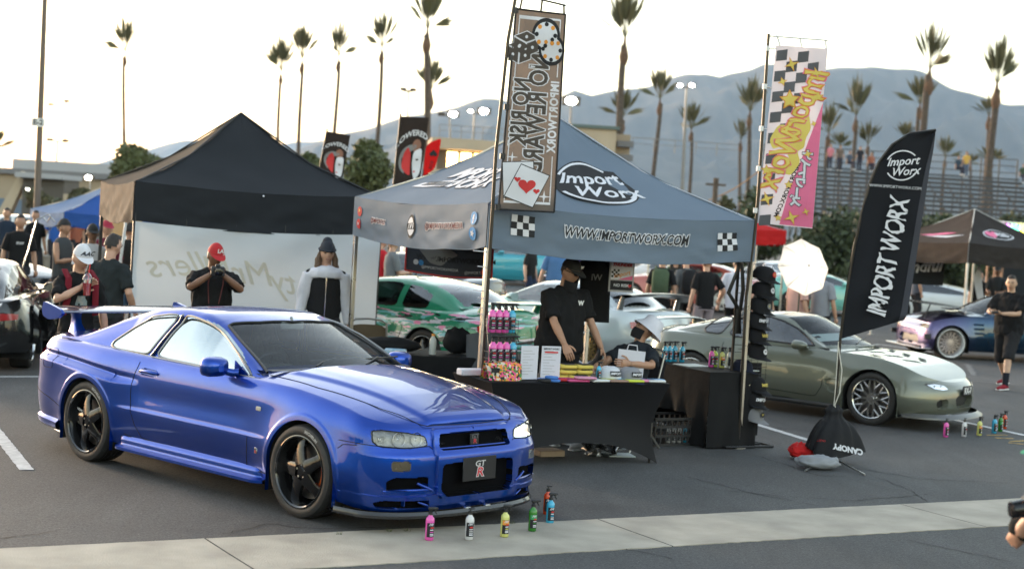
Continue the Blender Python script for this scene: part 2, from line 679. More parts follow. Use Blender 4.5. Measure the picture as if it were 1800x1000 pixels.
  for k,nm in enumerate(names):
   for side in((0,1)if nm in lr else(None,)):
    sel=np.where((pp==k)&((sd==side)if side is not None else True))[0]
    if len(sel)==0:continue
    used={}
    vs,fs,ns,ms=[],[],[],[]
    for i in sel:
     f=Fc[i]
     g=[]
     for j,v in enumerate(f):
      if v not in used:
       used[v]=len(vs);vs.append(V[v])
      g.append(used[v])
      if CN:ns.append(CN[offs[i]+j])
     fs.append(g);ms.append(mm[i])
    o=mesh_obj(nm,vs,fs,mats,ms,root,40 if fast else 180)
    if CN:o.data.normals_split_custom_set(ns)
    objs.setdefault(nm,[]).append(o)
  return objs
# greenhouse
 def build_cabin(s):
  sp=s.sp
  c=sp['cabin']
  Zc,yr,yb=hermite(c['z']),hermite(c['yr']),hermite(c['yb'])
  xm=c.get('xm',.9);bf,br=c.get('bow',(.16,.14));cr=c.get('crown',.035)
  x0,x1=c['x']
  n=c.get('n',170)
  nss,ncn,ntt=c.get('rows',(30,8,34))
  rc0=c.get('rc',.09)
  t=np.linspace(0,1,n)
  xs=x0+(x1-x0)*t
  def Z(x,q):
   sh=np.where(x>xm,bf*np.clip((x-xm)/.5,0,1),-br*np.clip((xm-x)/.5,0,1))
   return Zc(x+sh*q*q)-cr*q*q
  s.cabZ,s.cab_yr,s.cab_yb=Z,yr,yb
  rows=[]
  for x in xs:
   zb=float(s.zs(x))-.012 if c.get('zb')is None else float(hermite(c['zb'])(x))
   yB=float(yb(x));yR=float(yr(x));zR=float(Z(x,1.0))
   h=max(zR-zb,0.0)
   Aa=np.array([yB,zb])
   Bb=np.array([yR+(yB-yR)*max(0,1-h/.3)*.8,max(zR,zb)])
   ln=np.linalg.norm(Aa-Bb)
   rc=min(rc0,ln*.5)
   P1=Bb+(Aa-Bb)*(rc/max(ln,1e-6))
   yq=Bb[0]-rc
   P2=np.array([yq,max(float(Z(x,min(1,yq/yR))),zb-.03)])
   bul=c.get('bulge',.018)
   pts=[]
   for i in range(nss):
    u=i/(nss-1)
    p=Aa+(P1-Aa)*u
    pts.append((p[0]+bul*math.sin(math.pi*u)*min(1,h/.3),p[1]))
   for i in range(1,ncn+1):
    u=i/ncn
    p=P1*(1-u)**2+Bb*2*u*(1-u)+P2*u*u
    pts.append((p[0],p[1]))
   for i in range(1,ntt+1):
    yy=yq*(1-i/ntt)
    pts.append((yy,max(float(Z(x,min(1,yy/yR))),zb-.03)))
   rows.append([(x,y,z)for y,z in pts])
  A=np.array(rows)
  s.cabA=A
  nc,nr=A.shape[:2]
  cx=(A[:-1,:-1]+A[1:,1:]+A[:-1,1:]+A[1:,:-1])/4
  side=np.zeros((nc-1,nr-1),bool);side[:,:nss-1+ncn//2]=True
  names=['roof']
  part=np.zeros(side.shape,int);mi=np.zeros(side.shape,int)
  for nm,kind,poly,m_i in c['regions']:
   if kind=='side':m=inpoly(cx[...,0],cx[...,2],poly)&side
   else:m=inpoly(cx[...,0],cx[...,1],poly)&~side
   if nm not in names:names.append(nm)
   part[m]=names.index(nm);mi[m]=m_i
  low=(cx[...,2]<s.zh(cx[...,0])-.03)&~side
  Vr=A.copy();Vr[...,1]*=-1
  V=np.concatenate([Vr.reshape(-1,3),A.reshape(-1,3)]);off=nc*nr
  I=np.arange(nc*nr).reshape(nc,nr)
  a,b,c_,d=I[:-1,:-1],I[1:,:-1],I[1:,1:],I[:-1,1:]
  keep=~low
  F1=np.stack([a,b,c_,d],-1)[keep];F2=np.stack([d,c_,b,a],-1)[keep]+off
  FF=np.concatenate([F1,F2]);pp=np.concatenate([part[keep]]*2);mm=np.concatenate([mi[keep]]*2)
  sd=np.concatenate([np.zeros(len(F1),int),np.ones(len(F2),int)])
  return s.weld(V,FF,pp,mm,sd),names
 def side_pt(s,x,z,lift=0.0,sgn=-1):
  y=float(s.side_y(np.array([x]),np.array([z]))[0])
  if x>s.xf:
   u=min(1,(x-s.xf)/(float(s.nose(z))-s.xf));y*=(1-u**s.nn)**(1/s.nn)
  if x<s.xr:
   u=min(1,(s.xr-x)/(s.xr-float(s.tail(z))));y*=(1-u**s.tn)**(1/s.tn)
  return Vector((x,sgn*(y+lift),z))
 def cab_side_pt(s,x,z,lift=0.0,sgn=-1):
  A=s.cabA
  i=int(np.clip(np.searchsorted(A[:,0,0],x),1,len(A)-1))
  a,b=A[i-1],A[i]
  t=(x-a[0,0])/max(1e-9,b[0,0]-a[0,0])
  row=a*(1-t)+b*t
  k=np.argmax(row[:,2])
  k=max(2,min(len(row),int(len(row))))
  zz=np.maximum.accumulate(row[:,2])
  y=np.interp(z,zz[:40],row[:40,1])
  return Vector((x,sgn*(float(y)+lift),z))
 def front_pt(s,y,z,lift=0.0):
  W=float(s.side_y(np.array([s.xf+.1]),np.array([z]))[0])
  q=min(1.0,abs(y)/W)
  sx=(1-q**s.nn)**(1/s.nn)
  return Vector((s.xf+(float(s.nose(z))-s.xf)*sx+lift,y,z))
 def tail_pt(s,y,z,lift=0.0):
  W=float(s.side_y(np.array([s.xr-.1]),np.array([z]))[0])
  q=min(1.0,abs(y)/W)
  sx=(1-q**s.tn)**(1/s.tn)
  return Vector((s.xr+(float(s.tail(z))-s.xr)*sx-lift,y,z))
 def top_pt(s,x,y,lift=0.0):
  W=abs(s.side_pt(x,float(s.zs(x))).y)
  q=1-min(1,abs(y)/max(W,1e-6))
  z=float(s.top_z(x,q))
  if s.topfeat is not None:z+=float(s.topfeat(np.array([x]),np.array([abs(y)]))[0])
  return Vector((x,y,z+lift))
def dens(poly,step=.05,closed=False):
 out=[]
 k=len(poly)
 for i in range(k if closed else k-1):
  a,b=poly[i],poly[(i+1)%k]
  n=max(1,int(math.hypot(b[0]-a[0],b[1]-a[1])/step))
  for j in range(n):out.append((a[0]+(b[0]-a[0])*j/n,a[1]+(b[1]-a[1])*j/n))
 if not closed:out.append(poly[-1])
 return out
def wheel_parts(root,x,y,z,r,rr,w,style,rimm,tyrem,steer=0.0,lipm=None,calm=None,seg=40,ins=.0,det=True,lug=None):
 """one wheel: tyre > rim, brake; y sign gives the outward side. The outer face lies at |y|"""
 sg=-1 if y<0 else 1
 M=Matrix.Translation((x,y,z))@Matrix.Rotation(steer,4,'Z')@(Matrix.Identity(4)if sg<0 else Matrix.Rotation(math.pi,4,'Z'))
 t=MB()
 sw=r-rr
 prof=[(rr-.004,.02),(rr+.002,.004),(rr+sw*.25,-.006),(rr+sw*.55,-.006),(rr+sw*.82,.004),(r-.008,.018),(r-.001,.034),(r,.05)]
 prof+=[(r,w-.05),(r-.001,w-.034),(r-.008,w-.018),(rr+sw*.5,w+.004),(rr,w-.01)]
 if det:
  pr2=[]
  for i,p in enumerate(prof):pr2.append(p)
  prof=pr2[:8]+sum([[(r,.05+(w-.1)*k/4+.004),(r-.008,.05+(w-.1)*k/4+.005),(r-.008,.05+(w-.1)*k/4+.012),(r,.05+(w-.1)*k/4+.013)]for k in range(4)],[])+pr2[8:]
 t.lathe(prof,seg*2 if det else seg,axis='Y',M=M)
 ty=t.build('tyre',tyrem,root,35)
 R=MB()
 lip=.0
 R.lathe([(rr+.001,.003),(rr+.004,-.004),(rr-.004,-.006),(rr-.014,.002)],seg*2,1,M,'Y')
 R.lathe([(rr-.014,.002),(rr-.022,.03+ins),(rr-.030,.055+ins)],seg*2,1,M,'Y')
 R.lathe([(rr-.030,.055+ins),(rr-.05,w*.6),(rr-.045,w-.01)],seg,0,M,'Y')
 def spoke(a,w0,w1,r0,r1,y0,y1,th=.025,mi=0):
  ca,sa=math.cos(a),math.sin(a)
  V=[]
  for(rad,ww,yy)in((r0,w0,y0),((r0+r1)*.5,(w0+w1)*.5,(y0*.6+y1*.4)),(r1,w1,y1)):
   for sx,dy,k in((-1,0.006,1),(-1,th,1.0),(1,th,1.0),(1,0.006,1),(.72,0,1),(-.72,0,1)):
    u=sx*ww/2
    V.append((ca*rad-sa*u,yy+dy,sa*rad+ca*u))
  Fc=[]
  for i in range(2):
   for j in range(6):Fc.append((i*6+j,i*6+(j+1)%6,(i+1)*6+(j+1)%6,(i+1)*6+j))
  Fc.append((12,13,14,15,16,17))
  R.add(V,Fc,mi,M)
 n={'five':5,'five_split':5,'mesh':10,'multi':14,'bbs':20,'ten':10}[style]
 if style=='five':
  for k in range(5):
   a=math.radians(90+72*k+14)
   spoke(a,.112,.080,.05,rr-.085,.012+ins,.030+ins,.03)
   spoke(a,.080,.098,rr-.087,rr-.026,.032+ins,.048+ins,.035,0)
 elif style=='five_split':
  for k in range(5):
   a=math.radians(90+72*k)
   spoke(a,.07,.12,.05,rr-.03,.02+ins,.03+ins,.03)
 elif style=='mesh':
  for k in range(10):
   a=2*math.pi*k/10
   spoke(a,.03,.028,.045,rr*.58,.022+ins,.018+ins,.025)
   for sgn in(-1,1):
    r0,r1=rr*.55,rr-.018
    p0=Vector((math.cos(a)*r0,.018+ins,math.sin(a)*r0))
    b=a+sgn*math.pi/10*.62
    p1=Vector((math.cos(b)*r1,.022+ins,math.sin(b)*r1))
    R.tube([p0,p1],[.014,.013],6,0,M,ell=1.0)
 elif style in('multi','ten'):
  for k in range(n):
   spoke(2*math.pi*k/n,.02,.026,.05,rr-.02,.02+ins,.02+ins,.025)
 elif style=='bbs':
  for k in range(16):
   a=2*math.pi*k/16
   for sgn in(-1,1):
    r0,r1=.075,rr*.80
    b=a+sgn*math.pi/16*2.0
    R.tube([Vector((math.cos(a)*r0,.03+ins,math.sin(a)*r0)),Vector((math.cos(b)*r1,.03+ins,math.sin(b)*r1))],[.009,.009],5,0,M)
  R.lathe([(rr*.78,.03+ins),(rr*.82,.02+ins),(rr*.84,.05+ins)],seg,0,M,'Y')
 R.lathe([(.0,.016+ins),(.028,.016+ins),(.034,.022+ins),(.062,.024+ins),(.072,.034+ins),(.074,.08+ins)],24,0,M,'Y')
 for k in range(5):
  a=2*math.pi*k/5+.3
  R.lathe([(0,-.004),(.008,-.002),(.009,.02)],6,2,M@Matrix.Translation((math.cos(a)*.047,.022+ins,math.sin(a)*.047)),'Y')
 ri=R.build('rim',[rimm,lipm or rimm,lug or rimm],ty,35)
 B=MB()
 B.lathe([(.06,.10),(rr*.78,.10),(rr*.78,.125),(.06,.125)],32,0,M,'Y')
 B.build('brake_disc',mat('brake_disc',(.16,.15,.15),.4,.9),ty,35)
 if calm:
  Cc=MB()
  V=[]
  for i in range(7):
   a=math.radians(-35+70*i/6)
   for rad in(rr*.60,rr*.86):
    for yy in(.075,.15):V.append((math.cos(a)*rad,yy,math.sin(a)*rad))
  Fc=[(0,1,3,2),(24,26,27,25)]
  for i in range(6):
   o=i*4
   Fc+=[(o,o+4,o+5,o+1),(o+2,o+3,o+7,o+6),(o,o+2,o+6,o+4),(o+1,o+5,o+7,o+3)]
  Cc.add(V,Fc,0,M)
  Cc.build('brake_caliper',calm,ty,35)
 return ty
def arch_liner(root,car,k,m):
 xa=(0,car.L)[k]
 ra=car.ra[k]
 for sg in(-1,1):
  b=MB()
  V=[]
  n=24
  for i in range(n+1):
   a=math.pi*i/n
   x,z=xa-(ra+.002)*math.cos(a),car.az+(ra+.002)*math.sin(a)
   yo=float(car.side_y(np.array([xa-ra*math.cos(a)]),np.array([z]))[0])
   V+=[(x,sg*yo,z),(x,sg*(yo-.03),z),(x,sg*.45,z)]
  V=[(V[0][0],V[0][1],.14),(V[1][0],V[1][1],.14),(V[2][0],V[2][1],.14)]+V+[(V[-3][0],V[-3][1],.14),(V[-2][0],V[-2][1],.14),(V[-1][0],V[-1][1],.14)]
  for i in range(n+2):
   o=i*3
   b.add([V[o],V[o+1],V[o+3],V[o+4]],[(0,1,3,2)],0)
   b.add([V[o+1],V[o+2],V[o+4],V[o+5]],[(0,1,3,2)],1)
  c=[v for v in V[2::3]]
  b.add([(xa,sg*.45,.14)]+c,[(0,i,i+1)for i in range(1,len(c))],1)
  b.build('wheel_arch',m,root,35)
def seam(mb,pts,r=.0025,mi=0,closed=False):
 mb.tube(pts,r,5,mi,caps=False,closed=closed)
# the blue coupe
def paint(name,col,met=.5,rough=.28,flake=True,coat=1.0,col2=None):
 if name in _mats:return _mats[name]
 m=mat(name,col,rough=rough,metal=met,coat=coat,spec=.2)
 nt=m.node_tree
 b=nt.nodes['Principled BSDF']
 b.inputs['Coat IOR'].default_value=1.5
 tc=nt.nodes.new('ShaderNodeTexCoord')
 if flake:
  n=nt.nodes.new('ShaderNodeTexNoise');n.inputs['Scale'].default_value=900;n.inputs['Detail'].default_value=1
  nt.links.new(tc.outputs['Object'],n.inputs['Vector'])
  bp=nt.nodes.new('ShaderNodeBump');bp.inputs['Strength'].default_value=.06;bp.inputs['Distance'].default_value=.002
  nt.links.new(n.outputs[0],bp.inputs['Height']);nt.links.new(bp.outputs[0],b.inputs['Normal'])
 n=nt.nodes.new('ShaderNodeTexNoise');n.inputs['Scale'].default_value=2.2;n.inputs['Detail'].default_value=4
 nt.links.new(tc.outputs['Object'],n.inputs['Vector'])
 mr=nt.nodes.new('ShaderNodeMapRange');mr.inputs[3].default_value=.0;mr.inputs[4].default_value=.02
 nt.links.new(n.outputs[0],mr.inputs[0]);nt.links.new(mr.outputs[0],b.inputs['Coat Roughness'])
 return m
M_BLACKGLOSS=mat('gloss_black',(.006,.006,.007),.16,coat=.3,spec=.35)
M_BLACKPL=mat('black_plastic',(.018,.018,.02),.45,bump=.05,bscale=200)
M_RUBBER=mat('rubber',(.022,.021,.021),.62,var=.15,vscale=30,bump=.08,bscale=90)
M_SEAM=mat('panel_gap',(.004,.004,.006),.8)
M_CHROME=mat('chrome',(.62,.62,.63),.12,1.0)
M_ALU=mat('brushed_metal',(.55,.54,.52),.3,1.0,rvar=.1)
M_LINER=mat('arch_liner',(.008,.008,.008),.9)
M_LENSC=glass('clear_lens',(.93,.94,.95),.0)
M_WINDSH=glass('windscreen_glass',(.82,.88,.86),.0,fm=.8)
M_TINT=glass('tinted_glass',(.10,.12,.12),.10)
M_INT=mat('car_interior',(.035,.036,.038),.8,var=.2,vscale=20)
M_RED=mat('red_enamel',(.55,.01,.02),.35)
M_WHITE=mat('white_paint',(.75,.75,.74),.4)
M_CARBON=mat('carbon_lip',(.03,.03,.032),.25,coat=.5)
def interior(root,x0,x1,w,zf,zbelt,wheel_x,wheel_y,seats,zs=1.0):
 b=MB()
 b.box(((x0+x1)/2,0,zf),(x1-x0,w*2,.04))
 b.box(((x0+x1)/2,w,(zf+zbelt)/2),(x1-x0,.03,zbelt-zf))
 b.box(((x0+x1)/2,-w,(zf+zbelt)/2),(x1-x0,.03,zbelt-zf))
 b.box((x0,0,(zf+zbelt)/2),(.03,w*2,zbelt-zf))
 b.build('cabin_tub',M_INT,root)
 d=MB()
 prof=[(x1+.02,zbelt-.03),(x1-.2,zbelt-.015),(x1-.36,zbelt-.05),(x1-.42,zbelt-.12),(x1-.40,zbelt-.3),(x1,zf)]
 V=[(x,s_*w*.97,z)for s_ in(-1,1)for x,z in prof]
 n=len(prof)
 d.add(V,[tuple(range(n)),tuple(range(2*n-1,n-1,-1))]+[(i,i+n,(i+1)%n+n,(i+1)%n)for i in range(n)])
 d.box((x1-.33,wheel_y,zbelt-.005),(.2,.36,.07),bev=.03)
 d.build('dashboard',M_INT,root)
 sm=mat('seat_cloth',(.10,.11,.115),.8,var=.2,vscale=40)
 for(sx,sy)in seats:
  k=MB()
  k.box((sx+.10,sy,zf+.24),(.5,.48,.16),bev=.06)
  V=[]
  prof=[(.0,.24,.0),(-.04,.25,.12),(-.09,.255,.3),(-.14,.24,.46),(-.165,.17,.56),(-.18,.13,.66),(-.19,.11,.74),(-.195,.05,.79)]
  for dx_,hw_,dz in prof:
   for a in range(12):
    w_=2*math.pi*a/12
    V.append((sx-.1+dx_+.07*math.cos(w_),sy+hw_*math.sin(w_),zf+.26+dz*.92))
  Fc=[(i*12+j,i*12+(j+1)%12,(i+1)*12+(j+1)%12,(i+1)*12+j)for i in range(7)for j in range(12)]+[tuple(84+j for j in range(12))]
  k.add(V,Fc)
  for sg in(-1,1):
   k.tube([(sx-.12,sy+sg*.24,zf+.36),(sx-.08,sy+sg*.26,zf+.5),(sx-.16,sy+sg*.24,zf+.7)],.05,8)
  k.tube([(sx-.185,sy-.07,zf+.26+.55),(sx-.185,sy+.07,zf+.26+.55)],.085,8,1,ell=.25)
  k.build('seat',[sm,M_BLACKPL],root,50)
 w_=MB()
 T=Matrix.Translation((wheel_x,wheel_y,zbelt-.06))@Matrix.Rotation(math.radians(-66),4,'Y')
 w_.tube([(math.cos(2*math.pi*i/28)*.18,math.sin(2*math.pi*i/28)*.18,0)for i in range(28)],.014,8,0,T,closed=True)
 for a in(0,2.2,-2.2):
  w_.tube([(0,0,-.01),(math.cos(a)*.17,math.sin(a)*.17,0)],.014,6,0,T,ell=.5)
 w_.lathe([(0,.02),(.05,.018),(.06,0),(.05,-.03)],14,0,T)
 w_.build('steering_wheel',M_BLACKPL,root)
GT=dict(L=2.665,az=.325,ra=(.352,.358),flare=(.020,.022),flarew=(.13,.13),hw=[(-1.15,.84),(-.7,.872),(0,.882),(.55,.866),(.9,.858),(1.8,.858),(2.25,.870),(2.665,.880),(3.1,.868),(3.55,.86)],zs=[(-1.1,.895),(-.9,.925),(-.4,.935),(.3,.925),(1.2,.905),(2.0,.895),(2.4,.888),(2.7,.862),(3.0,.815),(3.25,.762),(3.45,.715),(3.56,.685)],zh=[(-1.1,.935),(-.95,.985),(-.6,1.005),(.4,1.0),(1.9,.985),(2.15,.975),(2.5,.945),(2.9,.885),(3.2,.818),(3.4,.765),(3.48,.735),(3.56,.70)],zb=[(-1.15,.26),(-.8,.235),(-.37,.215),(.4,.205),(2.2,.20),(3.02,.175),(3.2,.155),(3.6,.15)],ins=[(-1.1,.10),(-.3,.115),(.5,.095),(1.5,.075),(2.2,.075),(2.665,.10),(3.2,.09),(3.5,.06)],nose=[(.14,3.50),(.20,3.525),(.30,3.53),(.45,3.53),(.52,3.525),(.56,3.50),(.60,3.475),(.66,3.46),(.70,3.44),(.745,3.39)],tail=[(.2,-1.06),(.35,-1.09),(.55,-1.09),(.62,-1.06),(.8,-1.03),(.93,-.99)],ztop_nose=.70,ztop_tail=.92,nn=3.3,tn=3.6,dx=.012,nvs=104,nvt=52,na=56,ncol=210,tcol=50,crease=[(.505,.007,.38,2.28)],under=.05,roundtop=.24,crownp=3.4,)
def gtr_top(X,Y):
 Y=np.abs(Y)
 t=np.clip((X-2.1)/1.3,0,1)
 yl=.60-.22*t
 on=np.clip((X-2.12)/.1,0,1)*np.clip((3.47-X)/.12,0,1)
 a=1/(1+np.exp(np.clip((Y-yl)/.009,-50,50)))*.018*on
 yl2=.44-.12*t
 b=1/(1+np.exp((Y-yl2)/.03))*.007*on
 return a+b
def gtr_side(x,z):
 t=np.clip((x+.95)/1.35,0,1)
 zc=.80-.085*t**1.6
 fd=np.clip((.68-x)/.40,0,1)
 amp=.042*fd
 up=1/(1+np.exp((z-zc)/.013))
 lo=np.clip((z-zc+.30)/.30,0,1)
 r=amp*up*lo**1.2
 r=r-.020*fd*np.exp(-((z-zc-.016)/.028)**2)*(z>zc-.02)
 d=.006*np.exp(-((z-.62)/.08)**2)*np.clip((x-.5)/.3,0,1)*np.clip((2.2-x)/.3,0,1)
 e=0
 for xa,ra in((0,.352),(2.665,.358)):
  dd=np.hypot(x-xa,z-.325)-ra
  e=e+.005/(1+np.exp((dd-.045)/.004))
 return r-d+e
GT['topfeat']=gtr_top
GT['sidefeat']=gtr_side
HL=smoothpoly([(.435,.592),(.452,.655),(.60,.682),(.74,.697),(.795,.688),(.80,.62),(.775,.590),(.60,.580)],3,.22)
GRILLE=smoothpoly([(-.01,.560),(-.01,.672),(.335,.667),(.352,.575),(.33,.560)],3,.12)
INTAKE=smoothpoly([(-.01,.245),(-.01,.478),(.35,.468),(.36,.300),(.31,.245)],3,.12)
SIDEIN=smoothpoly([(.46,.300),(.46,.385),(.70,.385),(.745,.36),(.74,.300)],3,.12)
LOWIN=smoothpoly([(.44,.180),(.45,.228),(.76,.228),(.79,.205),(.77,.180)],3,.12)
FOG=smoothpoly([(.60,.430),(.60,.495),(.72,.495),(.72,.430)],3,.2)
CENTRE=smoothpoly([(-.01,.235),(-.01,.70),(.385,.70),(.40,.56),(.395,.30),(.36,.235)],3,.1)
LEDGE=[(-.01,.10),(-.01,.262),(.95,.262),(.95,.1)]
GT['recess']=[('nose',CENTRE,-.022),('nose',LEDGE,-.012),('nose',GRILLE,.05),('nose',INTAKE,.055),('nose',SIDEIN,.05),('nose',LOWIN,.045),('nose',HL,.022),('nose',FOG,.015),('side',smoothpoly([(.68,.778),(.68,.828),(.88,.828),(.88,.778)],4,.3),.014)]
DOOR=smoothpoly([(.66,.905+.2),(.63,.84),(.59,.74),(.585,.62),(.60,.50),(.65,.38),(.73,.282),(2.03,.262),(2.055,.40),(2.075,.905+.2)],3,.12)
GT['regions']=[('door','side',DOOR,0),('bonnet','top',[(2.08,-.01),(2.08,.70),(2.6,.695),(3.15,.60),(3.47,.44),(3.6,.40),(3.6,-.01)],0),('front_bumper','nose',[(-.01,.10),(-.01,.56),(.40,.56),(.43,.592),(.62,.585),(.84,.60),(1,.60),(1,.1)],0),('rear_bumper','tail',[(-.01,.10),(-.01,.60),(1,.60),(1,.1)],0),('grille_mesh','nose',GRILLE,1),('intake_mesh','nose',INTAKE,1),('intake_mesh','nose',SIDEIN,1),('intake_mesh','nose',LOWIN,1),('headlight_bowl','nose',HL,2),('indicator_bowl','nose',FOG,3),]
GT['hole']=[(-.45,-.01),(-.45,.62),(.2,.70),(1.85,.70),(2.08,-.01)]
CABW=[(-.02,-.01)]
SIDEWIN=smoothpoly([(.76,.925),(1.955,.905),(1.90,.945),(1.74,1.045),(1.52,1.150),(1.30,1.222),(1.1,1.252),(1.0,1.262),(.94,1.257),(.85,1.12)],3,.15)
QWIN=smoothpoly([(.645,.930),(.745,1.10),(.83,1.257),(.72,1.252),(.50,1.215),(.30,1.105),(.14,.985),(.13,.950),(.2,.930)],3,.15)
GT['cabin']=dict(z=[(-.66,.985),(-.55,1.0),(-.3,1.08),(0,1.19),(.25,1.262),(.5,1.302),(.85,1.322),(1.15,1.312),(1.38,1.275),(1.7,1.165),(1.95,1.065),(2.2,.955),(2.3,.91)],yr=[(-.66,.66),(.2,.585),(.9,.575),(1.4,.60),(2.0,.70),(2.3,.74)],yb=[(-.82,.72),(-.4,.755),(.3,.765),(1.3,.775),(1.9,.775),(2.25,.765)],x=(-.66,2.27),n=260,rows=(44,10,46),xm=.8,bow=(.17,.12),crown=.022,rc=.062,bulge=.012,regions=[('side_window','side',SIDEWIN,1),('quarter_window','side',QWIN,1),('windscreen','top',[(1.47,-.01),(1.43,.3),(1.36,.50),(1.36,.545),(1.6,.60),(1.95,.665),(2.05,.68),(2.4,.3),(2.4,-.01)],2),('rear_window','top',[(.20,-.01),(.24,.50),(-.38,.56),(-.48,.3),(-.52,-.01)],1)],)
def make_gtr():
 P_BLUE=paint('blue_metallic_paint',(.0004,.048,.36),.85,.30)
 root=thing('sports_coupe','metallic blue two-door coupe with rear wing and black five-spoke wheels, parked before the booth','car',(-2.787,13.296,0),-.733)
 car=Car(GT)
 body=car.build_body()
 meshm=mat('grille_mesh_black',(.004,.004,.005),.9,spec=.05)
 bowl=mat('headlight_bowl',(.20,.195,.185),.3,.2,var=.4,vscale=30)
 amber=mat('indicator_bowl',(.16,.14,.11),.4)
 car.emit(body,car.partnames,[P_BLUE,meshm,bowl,amber],root,lr=('door','headlight_bowl','indicator_bowl'))
 cab,names=car.build_cabin()
 mirror=glass('side_window_film',(.16,.20,.20),.42,0,(.86,.97,1.0))
 car.emit(cab,names,[P_BLUE,mirror,M_WINDSH],root,lr=('side_window','quarter_window'))
 arch_liner(root,car,0,[P_BLUE,M_LINER]);arch_liner(root,car,1,[P_BLUE,M_LINER])
 for sg in(-1,1):
  b=MB()
  seam(b,[car.side_pt(x,z,.0005,sg)for x,z in dens([p for p in DOOR if p[1]<.905],.03)],.003)
  b.build('door_seam',M_SEAM,root)
  b=MB()
  seam(b,[car.front_pt(sg*y,z,.001)for y,z in dens([(.395,.56),(.425,.588),(.62,.583),(.84,.598),(.868,.60)],.03)],.003)
  seam(b,[car.side_pt(x,z,.001,sg)for x,z in dens([(3.04,.545),(3.08,.575),(3.2,.585)],.03)],.003)
  b.build('bumper_seam',M_SEAM,root)
  b=MB()
  seam(b,[car.side_pt(x,z,.001,sg)for x,z in[(.50,.292),(.6,.272),(1.2,.265),(1.9,.255),(2.03,.25),(2.3,.25)]],.003)
  seam(b,[car.side_pt(x,z,.001,sg)for x,z in dens([(-.36,.40),(-.6,.46),(-.96,.52)],.05)],.003)
  b.build('sill_seam',M_SEAM,root)
 b=MB()
 pts=[(2.09,y)for y in np.linspace(-.70,.70,20)]
 for sg in(-1,1):
  seam(b,[car.top_pt(x,sg*y,.001)for x,y in dens([(2.08,.70),(2.6,.695),(3.15,.60),(3.36,.50),(3.43,.42)],.04)],.003)
 lead=[(y,.708)for y in np.linspace(-.425,.425,24)]
 seam(b,[car.top_pt(min(3.43+.025*(1-(y/.43)**2),3.5),y,.001)for y,z in lead],.0035)
 b.build('bonnet_seam',M_SEAM,root)
 trim=mat('window_trim_satin',(.30,.30,.30),.3,.6)
 for sg in(-1,1):
  for poly,nm in((SIDEWIN,'window_seal'),(QWIN,'window_seal')):
   b=MB()
   seam(b,[car.cab_side_pt(x,z,.002,sg)for x,z in dens(poly,.04,True)],.009,0,True)
   b.build(nm,trim,root)
  b=MB()
  seam(b,[car.cab_side_pt(x,z,.004,sg)for x,z in dens([(2.0,.900),(1.0,.914),(.5,.920),(.13,.93)],.05)],.009)
  b.tube([car.cab_side_pt(x,z,.004,sg)for x,z in dens([(.70,.93),(.80,1.11),(.885,1.262)],.05)],.026,6,ell=.35)
  b.build('belt_trim',trim,root)
 b=MB()
 out=[(1.47,0),(1.43,.3),(1.36,.50),(1.37,.55),(1.6,.605),(1.95,.67),(2.03,.69)]
 def cabtop(x,y,lift):
  return Vector((x,y,float(car.cabZ(np.array(x),abs(y)/float(car.cab_yr(x))))+lift))
 P=[cabtop(x,-y,.004)for x,y in dens(out[::-1],.05)]+[cabtop(x,y,.004)for x,y in dens(out,.05)]
 seam(b,P,.011)
 b.build('windscreen_seal',M_BLACKPL,root)
 b=MB()
 def cowl(u,v):
  y=(u-.5)*1.40
  x=2.03+.12*(1-(2*(u-.5))**2)+v*.07
  return(x,y,.955+.012*(1-(2*u-1)**2)-v*.005+.006)
 b.grid(24,3,cowl)
 b.build('cowl_panel',M_BLACKPL,root)
 for y0,y1 in((-.30,.28),(.20,.66)):
  b=MB()
  b.tube([(2.12,y0,.985),(2.07,y0+.1,1.005),(2.0,(y0+y1)/2,1.025)],.007,6)
  b.tube([(2.02-.00,y0+.02,1.012),(2.02,(y0+y1)/2,1.018),(1.98,y1,1.02)],.007,5)
  b.build('wiper',M_BLACKPL,root)
 for y in(-.36,.36):
  b=MB();b.sphere((2.3,y,.975),(.014,.014,.010),8);b.build('washer_jet',P_BLUE,root)
 for sg in(-1,1):
  b=MB()
  def sk(u,v):
   x=.40+u*1.84
   prof=[(.80,.30),(.845,.27),(.858,.245),(.852,.225),(.858,.208),(.885,.20),(.905,.192),(.905,.172),(.88,.165),(.78,.165)]
   i=v*(len(prof)-1);k=min(int(i),len(prof)-2);t=i-k
   y=prof[k][0]*(1-t)+prof[k+1][0]*t;z=prof[k][1]*(1-t)+prof[k+1][1]*t
   fade=min(1,u/.04,(1-u)/.03)
   return(x,sg*(y-(1-fade)*.05),z-.0)
  b.grid(60,10,sk)if sg<0 else b.grid(60,10,lambda u,v:sk(1-u,v))
  b.build('side_skirt',P_BLUE,root,50)
  b=MB()
  pr=[(0,.02),(.012,.0),(.030,-.012),(.030,-.05),(.01,-.075),(-.1,-.08)]
  def spt(u,v):
   x=-1.04+u*.62
   i=v*5;k=min(int(i),4);t=i-k
   o=pr[k][0]*(1-t)+pr[k+1][0]*t;dz=pr[k][1]*(1-t)+pr[k+1][1]*t
   q=car.side_pt(x,.27,o,sg)
   return(q.x,q.y,.27+dz+.03*(1-u))
  b.grid(24,6,spt if sg<0 else(lambda u,v:spt(1-u,v)))
  b.build('rear_spat',P_BLUE,root,50)
 b=MB()
 n=60
 V=[]
 for i in range(n+1):
  a=-1+2*i/n
  y=a*.875
  q=min(1,abs(y)/.875)
  x=3.03+.535*(1-q**2.6)**(1/2.6)
  lip=.14+.0*q
  V+=[(x,y*1.0,.150),(x+.012,y*1.012,.128),(x+.004,y*1.01,.108),(x-.14,y*.94,.108)]
